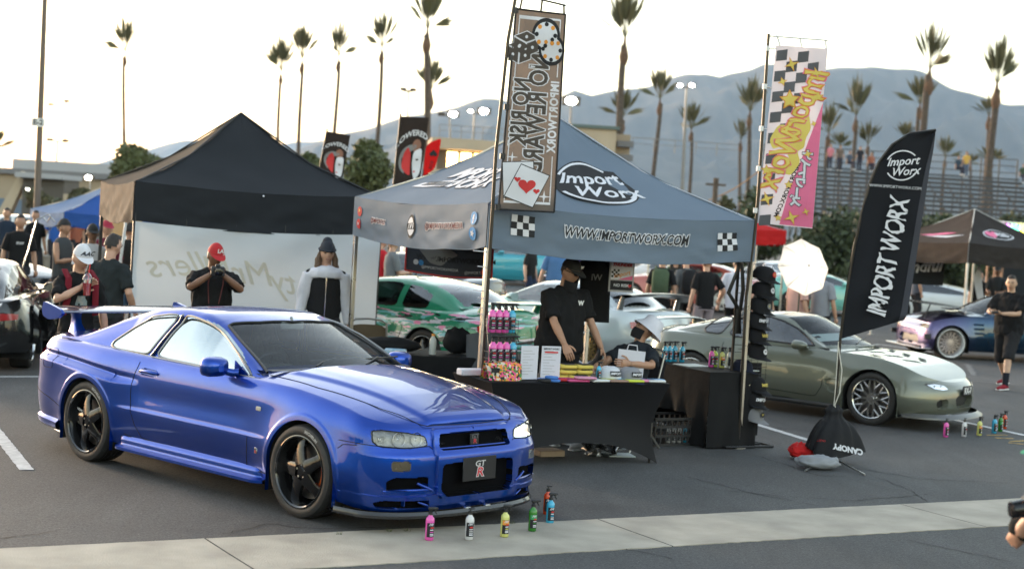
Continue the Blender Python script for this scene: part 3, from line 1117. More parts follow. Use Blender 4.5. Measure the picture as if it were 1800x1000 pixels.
 b.add(V,[(i*4+j,(i+1)*4+j,(i+1)*4+j+1,i*4+j+1)for i in range(n)for j in range(3)])
 b.build('front_splitter',M_CARBON,root,40)
 for y in(.10,-.10):
  b=MB();b.box((3.585-.04,y,.150),(.05,.05,.018),0,bev=.006);b.build('splitter_bracket',M_ALU,root)
 for sg in(-1,1):
  b=MB()
  def bl(y0,z0,y1,z1,t=.010):
   p0=car.front_pt(sg*y0,z0,-.01);p1=car.front_pt(sg*y1,z1,.004)
   b.tube([p0,(p0+p1)/2+Vector((.004,0,0)),p1],[t,t*1.2,t*.8],8)
  bl(.76,.292,.44,.300);bl(.54,.345,.42,.292,.009)
  bl(.52,.215,.42,.180,.008)
  b.build('bumper_blade',P_BLUE,root,60)
  b=MB()
  p=car.front_pt(sg*.62,.215,-.02);b.box(p,(.03,.006,.05));b.build('intake_divider',P_BLUE,root)
 b=MB()
 for i in range(-26,27):
  y=i*.0135
  for dz in(1,-1):
   z0,z1=.565,.665
   ya,yb_=y-dz*.03,y+dz*.03
   if abs(ya)>.335 or abs(yb_)>.335:continue
   b.tube([(3.487-.035+(z0-.6)*-.2,ya,z0),(3.487-.06+(z1-.6)*-.2,yb_,z1)],.0016,3,caps=False)
 b.build('grille_wire',mat('grille_wire',(.05,.05,.055),.5,.3),root)
 for z in(.665,.566):
  b=MB();b.tube([(car.front_pt(y,z,-.012))for y in np.linspace(-.33,.33,12)],.007,6);b.build('grille_bar',P_BLUE,root)
 for sg in(-1,1):
  b=MB()
  for(y,r)in((.515,.044),(.645,.047),(.752,.022)):
   p=car.front_pt(sg*y,.635,-.012)
   nx=Vector((1,sg*(.15+.5*(y-.5)),.0)).normalized()
   T=Matrix.Translation(p)@nx.to_track_quat('Z','Y').to_matrix().to_4x4()
   b.lathe([(r,0),(r*.97,-.012),(r*.7,-.035),(r*.3,-.045),(0,-.046)],20,0,T)
   b.lathe([(r*1.06,-.004),(r*1.06,.006),(r,.004),(r*.99,-.006)],20,1,T)
   b.lathe([(0,-.006),(.014,-.012),(.018,-.03),(.015,-.045)],10,1,T)
   for k in range(6):b.box((r*(-.8+.32*k),0,-.018),(.003,r*1.5,.010),1,M=T)
  b.build('headlight_reflector',[M_CHROME,M_ALU],root,60)
  V=[car.front_pt(sg*y,z,.002)for y,z in HL]
  b=MB()
  def ln(u,v):
   y=.437+u*.36
   zl=np.interp(y,[.437,.60,.77,.80],[.593,.582,.592,.62]);zt=np.interp(y,[.437,.452,.60,.74,.80],[.60,.653,.680,.695,.685])
   z=zl+(zt-zl)*v
   return car.front_pt(sg*y,z,.001)
  b.grid(30,8,ln)if sg<0 else b.grid(30,8,lambda u,v:ln(1-u,v))
  b.build('headlight_lens',M_LENSC,root,80)
  b=MB();seam(b,[car.front_pt(sg*y,z,.001)for y,z in dens(HL,.03,True)],.0035,0,True)
  b.build('headlight_seal',M_SEAM,root)
  b=MB()
  b.grid(6,4,lambda u,v:car.front_pt(sg*(.602+(u if sg<0 else 1-u)*.116),.432+v*.060,-.004))
  b.build('indicator_lens',glass('smoked_lens',(.75,.70,.60),.05),root)
 def fm(cy,cz,sc=1.0,tilt=.0,out=.0):
  base=Vector((3.53+out,cy,cz))
  return lambda u,v,l:base+Vector((l-v*tilt,u*sc,v*sc))
 b=MB()
 b.box((3.552,0,.418),(.008,.335,.165),0,bev=.003)
 pl=b.build('number_plate',mat('plate_black',(.012,.013,.016),.35),root)
 silver,redm=mat('letter_silver',(.7,.7,.72),.3,.5),mat('letter_red',(.6,.012,.03),.35)
 lettering('plate_lettering','GT',fm(0.0,.452,out=.0265),.056,silver,pl,offset=.0012,sx=1.35,shear=.1)
 lettering('plate_lettering','R',fm(0.0,.392,out=.0265),.092,silver,pl,offset=.0055,sx=1.35,shear=.15)
 lettering('plate_lettering','R',fm(0.0,.392,out=.0275),.088,redm,pl,offset=.0008,sx=1.35,shear=.15)
 em=MB();em.box((3.485,-.0,.615),(.012,.085,.075),0,bev=.003)
 e=em.build('emblem_backing',M_BLACKPL,root)
 lettering('emblem_lettering','GT',fm(0.0,.634,out=-.037),.040,M_CHROME,e,offset=.001,sx=1.4)
 lettering('emblem_lettering','R',fm(0.0,.600,out=-.037),.050,M_CHROME,e,offset=.0025,sx=1.35)
 lettering('emblem_lettering','R',fm(0.0,.600,out=-.036),.046,redm,e,offset=.0,sx=1.35)
 for sg in(-1,1):
  b=MB()
  P=[car.side_pt(x,.805,.006,sg)for x in(.68,.73,.80,.87,.90)]
  b.tube([P[0]+Vector((0,0,.004)),P[1]+Vector((0,sg*.012,.006)),P[2]+Vector((0,sg*.016,.006)),P[3]+Vector((0,sg*.012,.002)),P[4]],[.010,.014,.015,.014,.008],10,ell=1.1)
  b.build('door_handle',P_BLUE,root,60)
  b=MB()
  T=Matrix.Translation(car.side_pt(.665,.802,.002,sg))@Matrix.Rotation(math.radians(90*-sg),4,'X')
  b.lathe([(0,.004),(.012,.004),(.014,0)],12,0,T)
  b.build('door_lock',M_ALU,root)
  b=MB()
  V=[]
  prof=[(.06,.018,.03),(.045,.06,.052),(.02,.078,.066),(-.02,.085,.074),(-.055,.086,.074),(-.062,.082,.070)]
  for k,(dx_,wy,wz)in enumerate(prof):
   for a in range(20):
    w_=2*math.pi*a/20
    ca,sa=math.cos(w_),math.sin(w_)
    n_=.62
    V.append((1.745+dx_,sg*(.935+wy*1.25*math.copysign(abs(ca)**n_,ca)-.0*k),.955+wz*math.copysign(abs(sa)**n_,sa)))
  Fc=[(i*20+j,i*20+(j+1)%20,(i+1)*20+(j+1)%20,(i+1)*20+j)for i in range(5)for j in range(20)]+[tuple(range(20))]
  if sg>0:Fc=[f[::-1]for f in Fc]
  b.add(V,Fc)
  b.add(V[-20:],[tuple(range(20))if sg<0 else tuple(range(19,-1,-1))],1)
  m_=b.build('door_mirror',[P_BLUE,M_CHROME],root,50)
  b=MB()
  b.tube([(1.765,sg*.87,.925),(1.80,sg*.82,.915),(1.83,sg*.79,.92)],[.022,.024,.026],8,ell=1.2)
  b.prism([(1.76,.895),(1.93,.905),(1.76,1.0)],-.006,.006,0,Matrix.Translation((0,sg*.775,0))@Matrix.Rotation(math.radians(90),4,'X'))
  b.build('mirror_arm',P_BLUE,m_,50)
  b=MB()
  p=car.side_pt(2.16,.70,.004,sg)
  b.box(p,(.055,.014,.032),0,bev=.008)
  b.build('side_indicator',mat('clear_plastic',(.55,.5,.42),.2),root)
  p=car.side_pt(2.17,.40,.002,sg)
  b=MB();b.box(p,(.034,.004,.044),bev=.002)
  bd=b.build('wing_badge',M_CHROME,root)
  lettering('badge_lettering','R',lambda u,v,l:p+Vector((u*-sg*1.0,sg*(.004+l),v-.008)),.028,redm,bd,offset=.0006)
 b=MB()
 seam(b,[car.side_pt(x,z,.001,-1)for x,z in dens(smoothpoly([(-.66,.70),(-.66,.86),(-.50,.86),(-.50,.70)],3,.2),.03,True)],.0022,0,True)
 b.build('fuel_flap_seam',M_SEAM,root)
 b=MB()
 def blade(u,v):
  y=-.66+1.32*u
  a=2*math.pi*v
  cxx=math.cos(a)*.14;czz=math.sin(a)*.016+.020*(1-math.cos(a))*.5
  return(-.87+cxx,y,1.138+czz-(.04*(1-math.cos(a))*.5)*-.4)
 b.grid(24,22,blade)
 b.build('wing_blade',mat('wing_blade_dark',(.02,.03,.09),.2,.4,coat=1.0),root,60)
 for sg in(-1,1):
  b=MB()
  pl_=smoothpoly([(-1.04,1.15),(-1.02,1.215),(-.93,1.200),(-.76,1.165),(-.72,1.13),(-.79,1.085),(-.93,1.065),(-1.02,1.09)],3,.25)
  b.prism(pl_,-.014,.014,0,Matrix.Translation((0,sg*.672,0))@Matrix.Rotation(math.radians(90),4,'X'))
  b.build('wing_end_plate',P_BLUE,root,50)
  b=MB()
  V=[]
  for k,(z,x0,x1,th)in enumerate([(.96,-.95,-.60,.05),(.99,-.935,-.69,.035),(1.04,-.925,-.75,.026),(1.09,-.92,-.77,.024),(1.13,-.94,-.76,.03)]):
   for(xx,yy)in((x0,0),(x0*.7+x1*.3,th),(x0*.3+x1*.7,th),(x1,0),(x0*.3+x1*.7,-th),(x0*.7+x1*.3,-th)):
    V.append((xx,sg*.47+yy,z))
  b.add(V,[(i*6+j,i*6+(j+1)%6,(i+1)*6+(j+1)%6,(i+1)*6+j)for i in range(4)for j in range(6)])
  b.build('wing_strut',P_BLUE,root,50)
 for sg in(-1,1):
  for y in(.42,.68):
   b=MB()
   T=Matrix.Translation(car.tail_pt(sg*y*.93,.76,.004))@Matrix.Rotation(math.radians(-90),4,'Y')
   b.lathe([(0,.004),(.06,.003),(.075,0),(.082,-.01)],20,0,T)
   b.build('tail_light',mat('tail_lens',(.35,.01,.01),.15,coat=1),root,60)
 b=MB()
 b.box((1.25,0,.22),(4.2,1.1,.03));b.box((1.32,0,.20),(1.8,1.55,.04));b.box((3.15,0,.2),(.4,1.4,.03))
 b.box((2.665,0,.45),(.9,.86,.45));b.box((0,0,.45),(.9,.86,.4))
 b.build('underbody',M_LINER,root)
 interior(root,-.1,2.02,.74,.20,.93,1.62,-.37,[(.95,-.37),(.95,.37)])
 b=MB();b.box((.05,0,.72),(.3,1.2,.4),bev=.08);b.build('rear_seat',M_INT,root)
 b=MB()
 b.box((1.46,.0,1.225),(.02,.23,.065),bev=.012)
 b.tube([(1.46,0,1.25),(1.44,0,1.29)],.012,6)
 b.build('rear_view_mirror',mat('mirror_shell',(.25,.27,.27),.3),root)
 rimm=M_BLACKGLOSS
 st=math.radians(0)
 for x,cal in((0,None),(2.665,1)):
  for sg in(-1,1):
   yo=.885 if x else.880
   w=wheel_parts(root,x,sg*yo,.325,.328,.252,.255,'five',rimm,M_RUBBER,st if x else 0,mat('rim_lip_black',(.03,.03,.032),.08,.6,coat=1),mat('orange_caliper',(.65,.10,.01),.35,coat=.5),lug=M_ALU)
   if sg<0:
    def ring(u,v,l,x=x):
     a=math.pi/2-u/.29
     return Vector((x+math.cos(a)*(.289+v),-(yo+.0065+l),.325+math.sin(a)*(.289+v)))
    lettering('tyre_lettering','MICHELIN',ring,.030,mat('tyre_letter',(.40,.40,.39),.6),w,offset=.0014,org=(.12 if x else.16,0),cut=.05,spacing=1.1)
    if x:
     pass
    else:
     lettering('rim_lettering','NISMO',lambda u,v,l:Vector((-.11+u,-(.884-.028+l),.40+v-.25*u)),.028,M_WHITE,w)
 return root
# ground
def ground_mat():
 m=mat('asphalt',(.045,.046,.05),.82)
 nt=m.node_tree;b=nt.nodes['Principled BSDF'];L=nt.links
 tc=nt.nodes.new('ShaderNodeTexCoord')
 def nz(scale,det=4,dist=0.0,st=None):
  n=nt.nodes.new('ShaderNodeTexNoise');n.inputs['Scale'].default_value=scale;n.inputs['Detail'].default_value=det
  n.inputs['Distortion'].default_value=dist
  if st:
   mp=nt.nodes.new('ShaderNodeMapping');mp.inputs['Scale'].default_value=st;L.new(tc.outputs['Object'],mp.inputs[0]);L.new(mp.outputs[0],n.inputs['Vector'])
  else:L.new(tc.outputs['Object'],n.inputs['Vector'])
  return n
 def ramp(src,a,ca,c,cc):
  r=nt.nodes.new('ShaderNodeValToRGB');r.color_ramp.elements[0].position=a;r.color_ramp.elements[1].position=c
  r.color_ramp.elements[0].color=(*ca,1);r.color_ramp.elements[1].color=(*cc,1);L.new(src,r.inputs[0]);return r
 def mul(a,c):
  x=nt.nodes.new('ShaderNodeMix');x.data_type='RGBA';x.blend_type='MULTIPLY';x.inputs[0].default_value=1
  L.new(a,x.inputs[6]);L.new(c,x.inputs[7]);return x.outputs[2]
 big=ramp(nz(.35,5,.6).outputs[0],.35,(.052,.0525,.055),.68,(.076,.0755,.077))
 mid=ramp(nz(3.0,6,1.0,(1,.35,1)).outputs[0],.3,(.84,.84,.84),.7,(1.12,1.12,1.12))
 fine=ramp(nz(70,5).outputs[0],.3,(.50,.50,.51),.72,(1.55,1.54,1.50))
 grit=ramp(nz(28,3).outputs[0],.32,(.80,.80,.80),.68,(1.22,1.22,1.2))
 c=mul(mul(mul(big.outputs[0],mid.outputs[0]),fine.outputs[0]),grit.outputs[0])
 v=nt.nodes.new('ShaderNodeTexVoronoi');v.inputs['Scale'].default_value=24;L.new(tc.outputs['Object'],v.inputs['Vector'])
 vr=ramp(v.outputs['Distance'],.05,(1,1,1),.09,(0,0,0))
 wh=nt.nodes.new('ShaderNodeTexWhiteNoise');L.new(v.outputs['Position'],wh.inputs[0])
 gt=nt.nodes.new('ShaderNodeMath');gt.operation='GREATER_THAN';gt.inputs[1].default_value=.80;L.new(wh.outputs[0],gt.inputs[0])
 ml=nt.nodes.new('ShaderNodeMath');ml.operation='MULTIPLY';L.new(gt.outputs[0],ml.inputs[0]);L.new(vr.outputs[0],ml.inputs[1])
 mx=nt.nodes.new('ShaderNodeMix');mx.data_type='RGBA';L.new(ml.outputs[0],mx.inputs[0]);L.new(c,mx.inputs[6]);mx.inputs[7].default_value=(.30,.29,.27,1)
 st=ramp(nz(.55,3,.4,(.5,1.2,1)).outputs[0],.66,(1,1,1),.74,(.72,.71,.70))
 c2=mul(mx.outputs[2],st.outputs[0])
 L.new(c2,b.inputs['Base Color'])
 bp=nt.nodes.new('ShaderNodeBump');bp.inputs['Strength'].default_value=.55;bp.inputs['Distance'].default_value=.006
 L.new(nz(160,4).outputs[0],bp.inputs['Height']);L.new(bp.outputs[0],b.inputs['Normal'])
 return m
M_ASPH=ground_mat()
b=MB()
b.add([(-9000,-400,0),(9000,-400,0),(9000,9000,0),(-9000,9000,0)],[(0,1,2,3)])
tag(b.build('ground',M_ASPH,None,0),'dark grey worn asphalt of the parking lot',kind='structure')
M_CONC=mat('gutter_concrete',(.38,.34,.28),.85,var=.2,vscale=2.6,bump=.35,bscale=90,detail=14)
M_LINE=mat('road_paint_white',(.52,.52,.52),.7,var=.22,vscale=14,bump=.1,detail=9)
M_YEL=mat('road_paint_yellow',(.42,.27,.06),.75,var=.4,vscale=18,detail=9)
M_CRACK=mat('crack_dark',(.018,.018,.018),.9)
def line_at(pts,px):return float(np.interp(px,[p[0]for p in pts],[p[1]for p in pts]))
up,lo=[(0,965),(400,948.5),(960,916),(1380,896),(1800,876)],[(-100,1040),(640,998),(900,984),(1350,955),(1800,919)]
A0,A1=G(0,965),G(1800,876)
B0,B1=G(640,998),G(1800,919)
dirv=(A1-A0).normalized()
nv_=Vector((dirv.y,-dirv.x,0))
wid=abs((B0-A0).dot(nv_))*.5+abs((B1-A0).dot(nv_))*.5
gut=thing('concrete_gutter',None,None,(A0.x,A0.y,0),math.atan2(dirv.y,dirv.x))
gut['kind']='structure';gut['label']='pale concrete drainage strip across the parking lot'
def along(px,py):return(G(px,py)-A0).dot(dirv)
joints=sorted([along(393,968),along(1120,938)])
step_=joints[1]-joints[0]
js=[joints[0]+step_*k for k in range(-4,7)]
for k in range(len(js)-1):
 s=MB()
 x0,x1=js[k]+.006,js[k+1]-.006
 n=int((x1-x0)/.06)
 rr_=random.Random(k)
 e0=[rr_.uniform(-.004,.004)for _ in range(n+1)];e1=[rr_.uniform(-.008,.008)for _ in range(n+1)]
 V=[]
 for i in range(n+1):
  x=x0+(x1-x0)*i/n
  V+=[(x,e0[i],-.03),(x,e0[i],.006),(x,-wid*.45,.0045),(x,-wid+e1[i],.006),(x,-wid+e1[i],-.03)]
 s.add(V,[(i*5+j,i*5+j+1,i*5+j+6,i*5+j+5)for i in range(n)for j in range(4)])
 o=s.build('slab',M_CONC,gut,60)
def strip(name,label,P0,P1,w,m,z=.004,rag=.004,kind='structure'):
 d=(P1-P0);L=d.length;d.normalize();n_=Vector((-d.y,d.x,0))
 k=max(2,int(L/.05))
 V=[]
 for i in range(k+1):
  p=P0+d*(L*i/k)
  a=w/2+rnd.uniform(-rag,rag);c=w/2+rnd.uniform(-rag,rag)
  V+=[(p.x+n_.x*a,p.y+n_.y*a,z),(p.x-n_.x*c,p.y-n_.y*c,z)]
 s=MB();s.add(V,[(i*2,i*2+1,i*2+3,i*2+2)for i in range(k)])
 return tag(s.build(name,m,None,0),label,kind=kind)
strip('bay_line','wide white painted bay line left of the blue coupe',G(-90,655),G(47,826),.11,M_LINE)
strip('bay_line','white painted bay line behind the blue coupe',G(-40,662.5),G(110,662),.11,M_LINE)
strip('bay_line','white painted line running under the olive coupe',G(1180,700),G(1435,778),.10,M_LINE)
strip('bay_line','white painted line beside the far row of spray bottles',G(1640,730),G(1860,778),.10,M_LINE)
strip('bay_line','faint white painted line beyond the olive coupe',G(1550,606),G(1640,619),.10,M_LINE)
strip('bay_line','faint worn line behind the olive coupe nose',G(1690,668),G(1860,682),.07,mat('road_paint_faint',(.14,.14,.14),.8,var=.3,vscale=9))
for(a_,b_)in(((1734,765),(1770,765)),((1750,770),(1782,771)),((1772,778),(1800,781)),((1776,776),(1830,774))):
 strip('yellow_marking','worn yellow paint mark by the far bottles',G(*a_),G(*b_),.05,M_YEL,.0045,.012)
strip('tyre_scuff','pale scuff on the asphalt beyond the olive coupe',G(1700,640),G(1712,660),.12,mat('road_paint_faint'),.0048,.04)
def crack(pts,w=.006,seed=1):
 rr_=random.Random(seed)
 V,Fc=[],[]
 P=[]
 for i in range(len(pts)-1):
  a,c=G(*pts[i]),G(*pts[i+1])
  n=max(2,int((c-a).length/.06))
  for j in range(n):
   p=a+(c-a)*j/n
   P.append((p.x+rr_.uniform(-.02,.02),p.y+rr_.uniform(-.02,.02)))
 for i,p in enumerate(P):
  q=P[min(i+1,len(P)-1)];r_=P[max(i-1,0)]
  d=Vector((q[0]-r_[0],q[1]-r_[1])).normalized()if i else Vector((1,0))
  ww=w*rr_.uniform(.3,1.3)
  V+=[(p[0]-d.y*ww,p[1]+d.x*ww,.0035),(p[0]+d.y*ww,p[1]-d.x*ww,.0035)]
 return V,[(i*2,i*2+1,i*2+3,i*2+2)for i in range(len(P)-1)]
b=MB()
for k,pts in enumerate([[(700,925),(560,930),(470,921),(380,941)],[(1200,836),(1330,868),(1440,890)],[(1500,822),(1620,842),(1790,850)],[(1240,858),(1370,872),(1500,880),(1640,868)],[(1540,838),(1600,862),(1640,890)],[(-10,948),(120,930)],[(90,770),(250,760),(350,768)],[(1330,800),(1440,836),(1500,838)],[(1080,960),(1200,985)],[(1600,950),(1790,990)]]):
 b.add(*crack(pts,.006,k))
tag(b.build('asphalt_cracks',M_CRACK,None,0),'thin dark cracks in the asphalt',kind='stuff')
b=MB()
for(px,py)in((716,934),(683,935),(900,921),(596,940)):
 c=G(px,py)
 for i in range(16):
  a=rnd.uniform(0,6.28);h=rnd.uniform(.012,.035);r_=rnd.uniform(0,.02);t=rnd.uniform(.005,.02)
  x,y=c.x+math.cos(a)*r_,c.y+math.sin(a)*r_
  b.add([(x-.002,y,0),(x+.002,y,0),(x+math.cos(a)*t,y+math.sin(a)*t,h)],[(0,1,2)])
tag(b.build('weeds',mat('weed',(.09,.10,.03),.8),None,0),'tiny weeds along the edge of the concrete gutter',kind='stuff')
# mountains
def ridge(name,label,depth,pts,foot,m,seed,nx=420,ny=34):
 xs=[p[0]for p in pts];ys=[p[1]for p in pts]
 V=[]
 for i in range(nx+1):
  px=xs[0]+(xs[-1]-xs[0])*i/nx
  top=AT(px,float(np.interp(px,xs,ys)),depth)
  for j in range(ny+1):
   t=j/ny
   y=depth-foot*(1-t)
   x=top.x*y/depth if False else top.x
   q=Vector((x/420.0,y/420.0,seed))
   n1=noise.fractal(q,1.0,2.1,6);n2=abs(noise.noise(q*1.7+Vector((3,1,7))))
   n3=abs(noise.noise(Vector((x/170.0,y/420.0,seed+5))));zz=top.z*(t**1.1)*(1+(.40*(n1-n2)-.42*n3)*(1-t)**.5*min(1,t*3+.3))+(top.z*(.018*n1+.028*noise.noise(Vector((x/130.0,1,seed))))if j==ny else 0)
   V.append((x,y+n1*foot*.03,max(zz,-2)))
 o=len(V)
 Fc=[(i*(ny+1)+j,(i+1)*(ny+1)+j,(i+1)*(ny+1)+j+1,i*(ny+1)+j+1)for i in range(nx)for j in range(ny)]
 for i in range(nx+1):
  p=V[i*(ny+1)+ny];V.append((p[0],p[1]+foot*.6,-5))
 Fc+=[(i*(ny+1)+ny,(i+1)*(ny+1)+ny,o+i+1,o+i)for i in range(nx)]
 ob=mesh_obj(name,V,Fc,m,None,None,180)
 tag(ob,label,kind='structure')
 return ob
M_MOUNT=mat('chaparral_slope',(.016,.024,.018),.95,vscale=.0045,col2=(.075,.070,.055),detail=12,distort=1.2,stretch=(2.2,.5,1.2))  # scrub tones, with stretched dark streaks painting gully shade into the colour
ridge('mountains','near blue-grey mountain range behind the palms',6000,[(380,300),(470,275),(520,262),(600,237),(680,216),(760,196),(800,189),(850,175),(880,172),(905,178),(950,182),(985,172),(1010,160),(1040,168),(1080,160),(1130,152),(1190,139),(1215,132),(1240,131),(1265,138),(1310,120),(1340,112),(1400,118),(1450,121),(1530,118),(1590,122),(1625,133),(1660,148),(1700,163),(1735,178),(1760,183),(1800,184),(1900,198),(2100,240),(2300,300)],2600,M_MOUNT,3.1)
ridge('hills','far pale hills at the left below the glow',10500,[(-500,330),(-200,318),(60,304),(130,297),(185,286),(240,270),(300,250),(330,246),(370,250),(430,262),(520,250),(640,240),(760,235),(900,240)],3000,M_MOUNT,8.2,120,14)
V=[]  # unseen tree ridge added behind the camera to darken car paint reflections
for i in range(121):
 for j in range(7):
  x=-180+3*i;h=7.5+3.5*noise.noise(Vector((x*.06,0,4)))+1.6*noise.noise(Vector((x*.3,0,9)))
  V.append((x+1.0*noise.noise(Vector((i,j,0))),-62-5*math.sin(math.pi*j/6)*(.6)-j*1.2,h*math.sin(math.pi*min(1,(j+.02)/6))**.5 if j not in(0,6)else-.2))
tag(mesh_obj('reflection_treeline',V,[(i*7+j,i*7+j+1,(i+1)*7+j+1,(i+1)*7+j)for i in range(120)for j in range(6)],mat('reflection_tree_dark',(.04,.05,.025),.95,var=.4,vscale=1.5,bump=.8,bscale=3),None,None,0),'added dark ridge of tree shapes behind the camera, unseen except in car reflections',kind='stuff')
# air
hz=MB()
hz.box((0,5500,424),(17000,13500,850))
ho=hz.build('haze',mat('haze_air'),None,0)
hm=_mats['haze_air'];hm.node_tree.nodes.clear()
_o=hm.node_tree.nodes.new('ShaderNodeOutputMaterial');_v=hm.node_tree.nodes.new('ShaderNodeVolumePrincipled')
_v.inputs['Density'].default_value=HAZE_DENS
_v.inputs['Color'].default_value=(.46,.68,1.0,1)
_v.inputs['Anisotropy'].default_value=.2
hm.node_tree.links.new(_v.outputs[0],_o.inputs['Volume'])
tag(ho,'pale evening haze in the air',kind='stuff')
# palms
M_TRUNK=mat('palm_trunk',(.085,.065,.05),.9,var=.35,vscale=5,bump=.6,bscale=9)
M_BULB=mat('palm_boot',(.13,.075,.045),.9,var=.3,vscale=6,bump=.6,bscale=14)
M_FROND=mat('palm_frond',(.072,.085,.035),.7,vscale=.8,col2=(.16,.13,.06))
def palm_crown_mesh(seed,nfr=27):
 """tied-up tuft of fan leaves above a thin neck; unit height 1 (z 0..1), half width about .5"""
 r_=random.Random(seed)
 b=MB()
 def fan(p0,d,ln,fl,sp,nb):
  side=d.cross(Vector((r_.uniform(-1,1),r_.uniform(-1,1),.2))).normalized()
  p1=p0+d*ln
  w=.006
  b.add([p0-side*w,p0+side*w,p1+side*w*.7,p1-side*w*.7],[(0,1,2,3)])
  up_=side.cross(d).normalized()
  for i in range(nb):
   a=(-1+2*i/(nb-1))*sp
   dd=(d*math.cos(a)+side*math.sin(a)).normalized()
   l=fl*(1-.35*abs(a)/max(sp,.01))*r_.uniform(.85,1.1)
   q=dd.cross(up_).normalized()
   mid=p1+dd*l*.55+up_*r_.uniform(-.01,.01)
   tip=p1+dd*l+Vector((0,0,-.03*r_.random()))+up_*r_.uniform(-.02,.02)
   b.add([p1,mid+q*.016,tip,mid-q*.016],[(0,1,2,3)])
 for i in range(nfr):
  t=i/nfr
  ang=i*2.399+r_.uniform(-.3,.3)
  th=.04+.56*t**.9*r_.uniform(.7,1.15)
  d=Vector((math.sin(th)*math.cos(ang),math.sin(th)*math.sin(ang),math.cos(th)))
  fan(Vector((0,0,.02)),d,r_.uniform(.16,.30),r_.uniform(.60,.80)*(1-.12*t),r_.uniform(.05,.13),7)
 for i in range(r_.choice([2,3,4,5])):
  ang=r_.uniform(0,6.28);th=r_.uniform(.7,1.35)
  d=Vector((math.sin(th)*math.cos(ang),math.sin(th)*math.sin(ang),math.cos(th)))
  fan(Vector((0,0,.06)),d,r_.uniform(.10,.18),.62,.22,9)
 return b
_crowns=[]
for k in range(5):
 pb=palm_crown_mesh(40+k)
 me=bpy.data.meshes.new('crown')
 me.from_pydata([tuple(v)for v in pb.v],[],[tuple(f)for f in pb.f]);me.materials.append(M_FROND)
 _crowns.append(me)
PALMS=[(226,30,220,100,216,285,7,46,'lone trimmed fan palm rising left of the black canopy peak'),(498,66,494,133,489,262,7,42,'shortest palm of the row right of the black canopy peak'),(536,42,531,112,526,275,8,44,'palm second from left in the row above the black canopy slope'),(601,38,595,108,588,240,8,40,'palm rising directly above the left dark face banner'),(674,18,671,92,663,245,9,44,'palm rising above the bushy trees between the two dark banners'),(750,-28,751,62,749,215,14,56,'thick palm with cut-off crown above the right dark face banner'),(770,108,757,165,752,230,12,48,'low palm crown leaning out behind the thick palm'),(1103,-25,1098,80,1087,275,15,56,'tall thick palm right of the blue-grey canopy peak'),(1103,158,1094,212,1090,275,10,50,'short palm crown behind the thick palm by the beige block'),(1158,117,1160,182,1150,305,9,46,'palm between the thick palm and the floodlight mast'),(1216,182,1215,233,1212,340,7,44,'small palm just right of the floodlight mast'),(1318,140,1318,203,1312,350,9,48,'palm just left of the pink banner pole'),(1301,209,1302,252,1299,345,7,26,'small faint palm left of the pink banner'),(1462,186,1456,240,1450,340,8,44,'palm half hidden by the right edge of the pink banner'),(1478,231,1477,262,1475,330,6,32,'small low palm right of the pink banner'),(1513,138,1504,212,1498,330,9,44,'palm standing midway between pink banner and black feather flag'),(1532,216,1525,258,1522,330,6,42,'small palm left of the black feather flag'),(1594,214,1592,250,1590,330,6,40,'palm tuft peeking over the black feather flag'),(1643,40,1634,133,1610,330,15,54,'tall thick leaning palm above the black feather flag tip'),(1628,130,1617,190,1608,330,9,48,'palm crown behind the tall leaning palm'),(1665,240,1661,282,1657,340,6,36,'small palm just right of the black feather flag'),(1762,68,1752,158,1736,345,15,50,'tall thick palm at the right edge of the stands'),(1735,168,1738,208,1730,345,9,34,'thin palm left of the tall palm at the stands edge'),(1704,270,1706,290,1704,340,5,34,'lowest palm tuft behind the yellow shirted spectator'),(1742,258,1743,285,1742,340,6,44,'small palm fronds beside the thick trunk at the stands'),(-12,225,-8,268,-10,330,8,46,'orange-lit palm cut by the left edge of the picture'),]
for k,(tx,ty,bx,by,lx,ly,tw,cw,lab)in enumerate(PALMS):
 d=2.2*F_PX/cw
 d=min(max(d,95),190)*(1+.013*k%.1)
 Bp=AT(bx,by,d);Lp=AT(lx,ly,d);Tp=AT(tx,ty,d)
 dr=(Lp-Bp);base=Bp+dr*(Bp.z/-dr.z)
 if abs(base.x-Lp.x)>1.5:base.x=Lp.x+math.copysign(1.5,base.x-Lp.x)
 root=thing('palm_tree',lab,'palm tree',(base.x,base.y,0),0,'tall trimmed fan palms behind the lot')
 B_=Bp-Vector((base.x,base.y,0));r0=tw/F_PX*d/2*.82
 t=MB()
 n=9
 P=[]
 for i in range(n+1):
  s_=i/n
  P.append(Vector((B_.x*s_+math.sin(s_*5+k)*.10,B_.y*s_,B_.z*s_)))
 t.tube(P,[r0*(1.25-.35*i/n)for i in range(n+1)],9)
 t.build('trunk',M_TRUNK,root,60)
 t=MB()
 h=r0*7
 T=Matrix.Translation(B_-Vector((0,0,h*.8)))
 t.lathe([(r0*.85,0),(r0*1.15,h*.14),(r0*1.42,h*.32),(r0*1.2,h*.5),(r0*.75,h*.72),(r0*.42,h*.95),(r0*.30,h*1.15)],10,0,T)
 t.build('crown_boot',M_BULB,root,60)
 ch=(Tp.z-Bp.z)
 neck=ch*.28
 o=bpy.data.objects.new('crown',_crowns[k%5]);COL.objects.link(o);adopt(o,root)
 o.location=B_+Vector((0,0,neck*.25))
 cwid=cw/F_PX*d
 o.scale=(cwid*1.48,cwid*1.48,(ch-neck*.2)*1.18)
 o.rotation_euler=(0,math.radians(rnd.uniform(-4,6)),k*1.7)
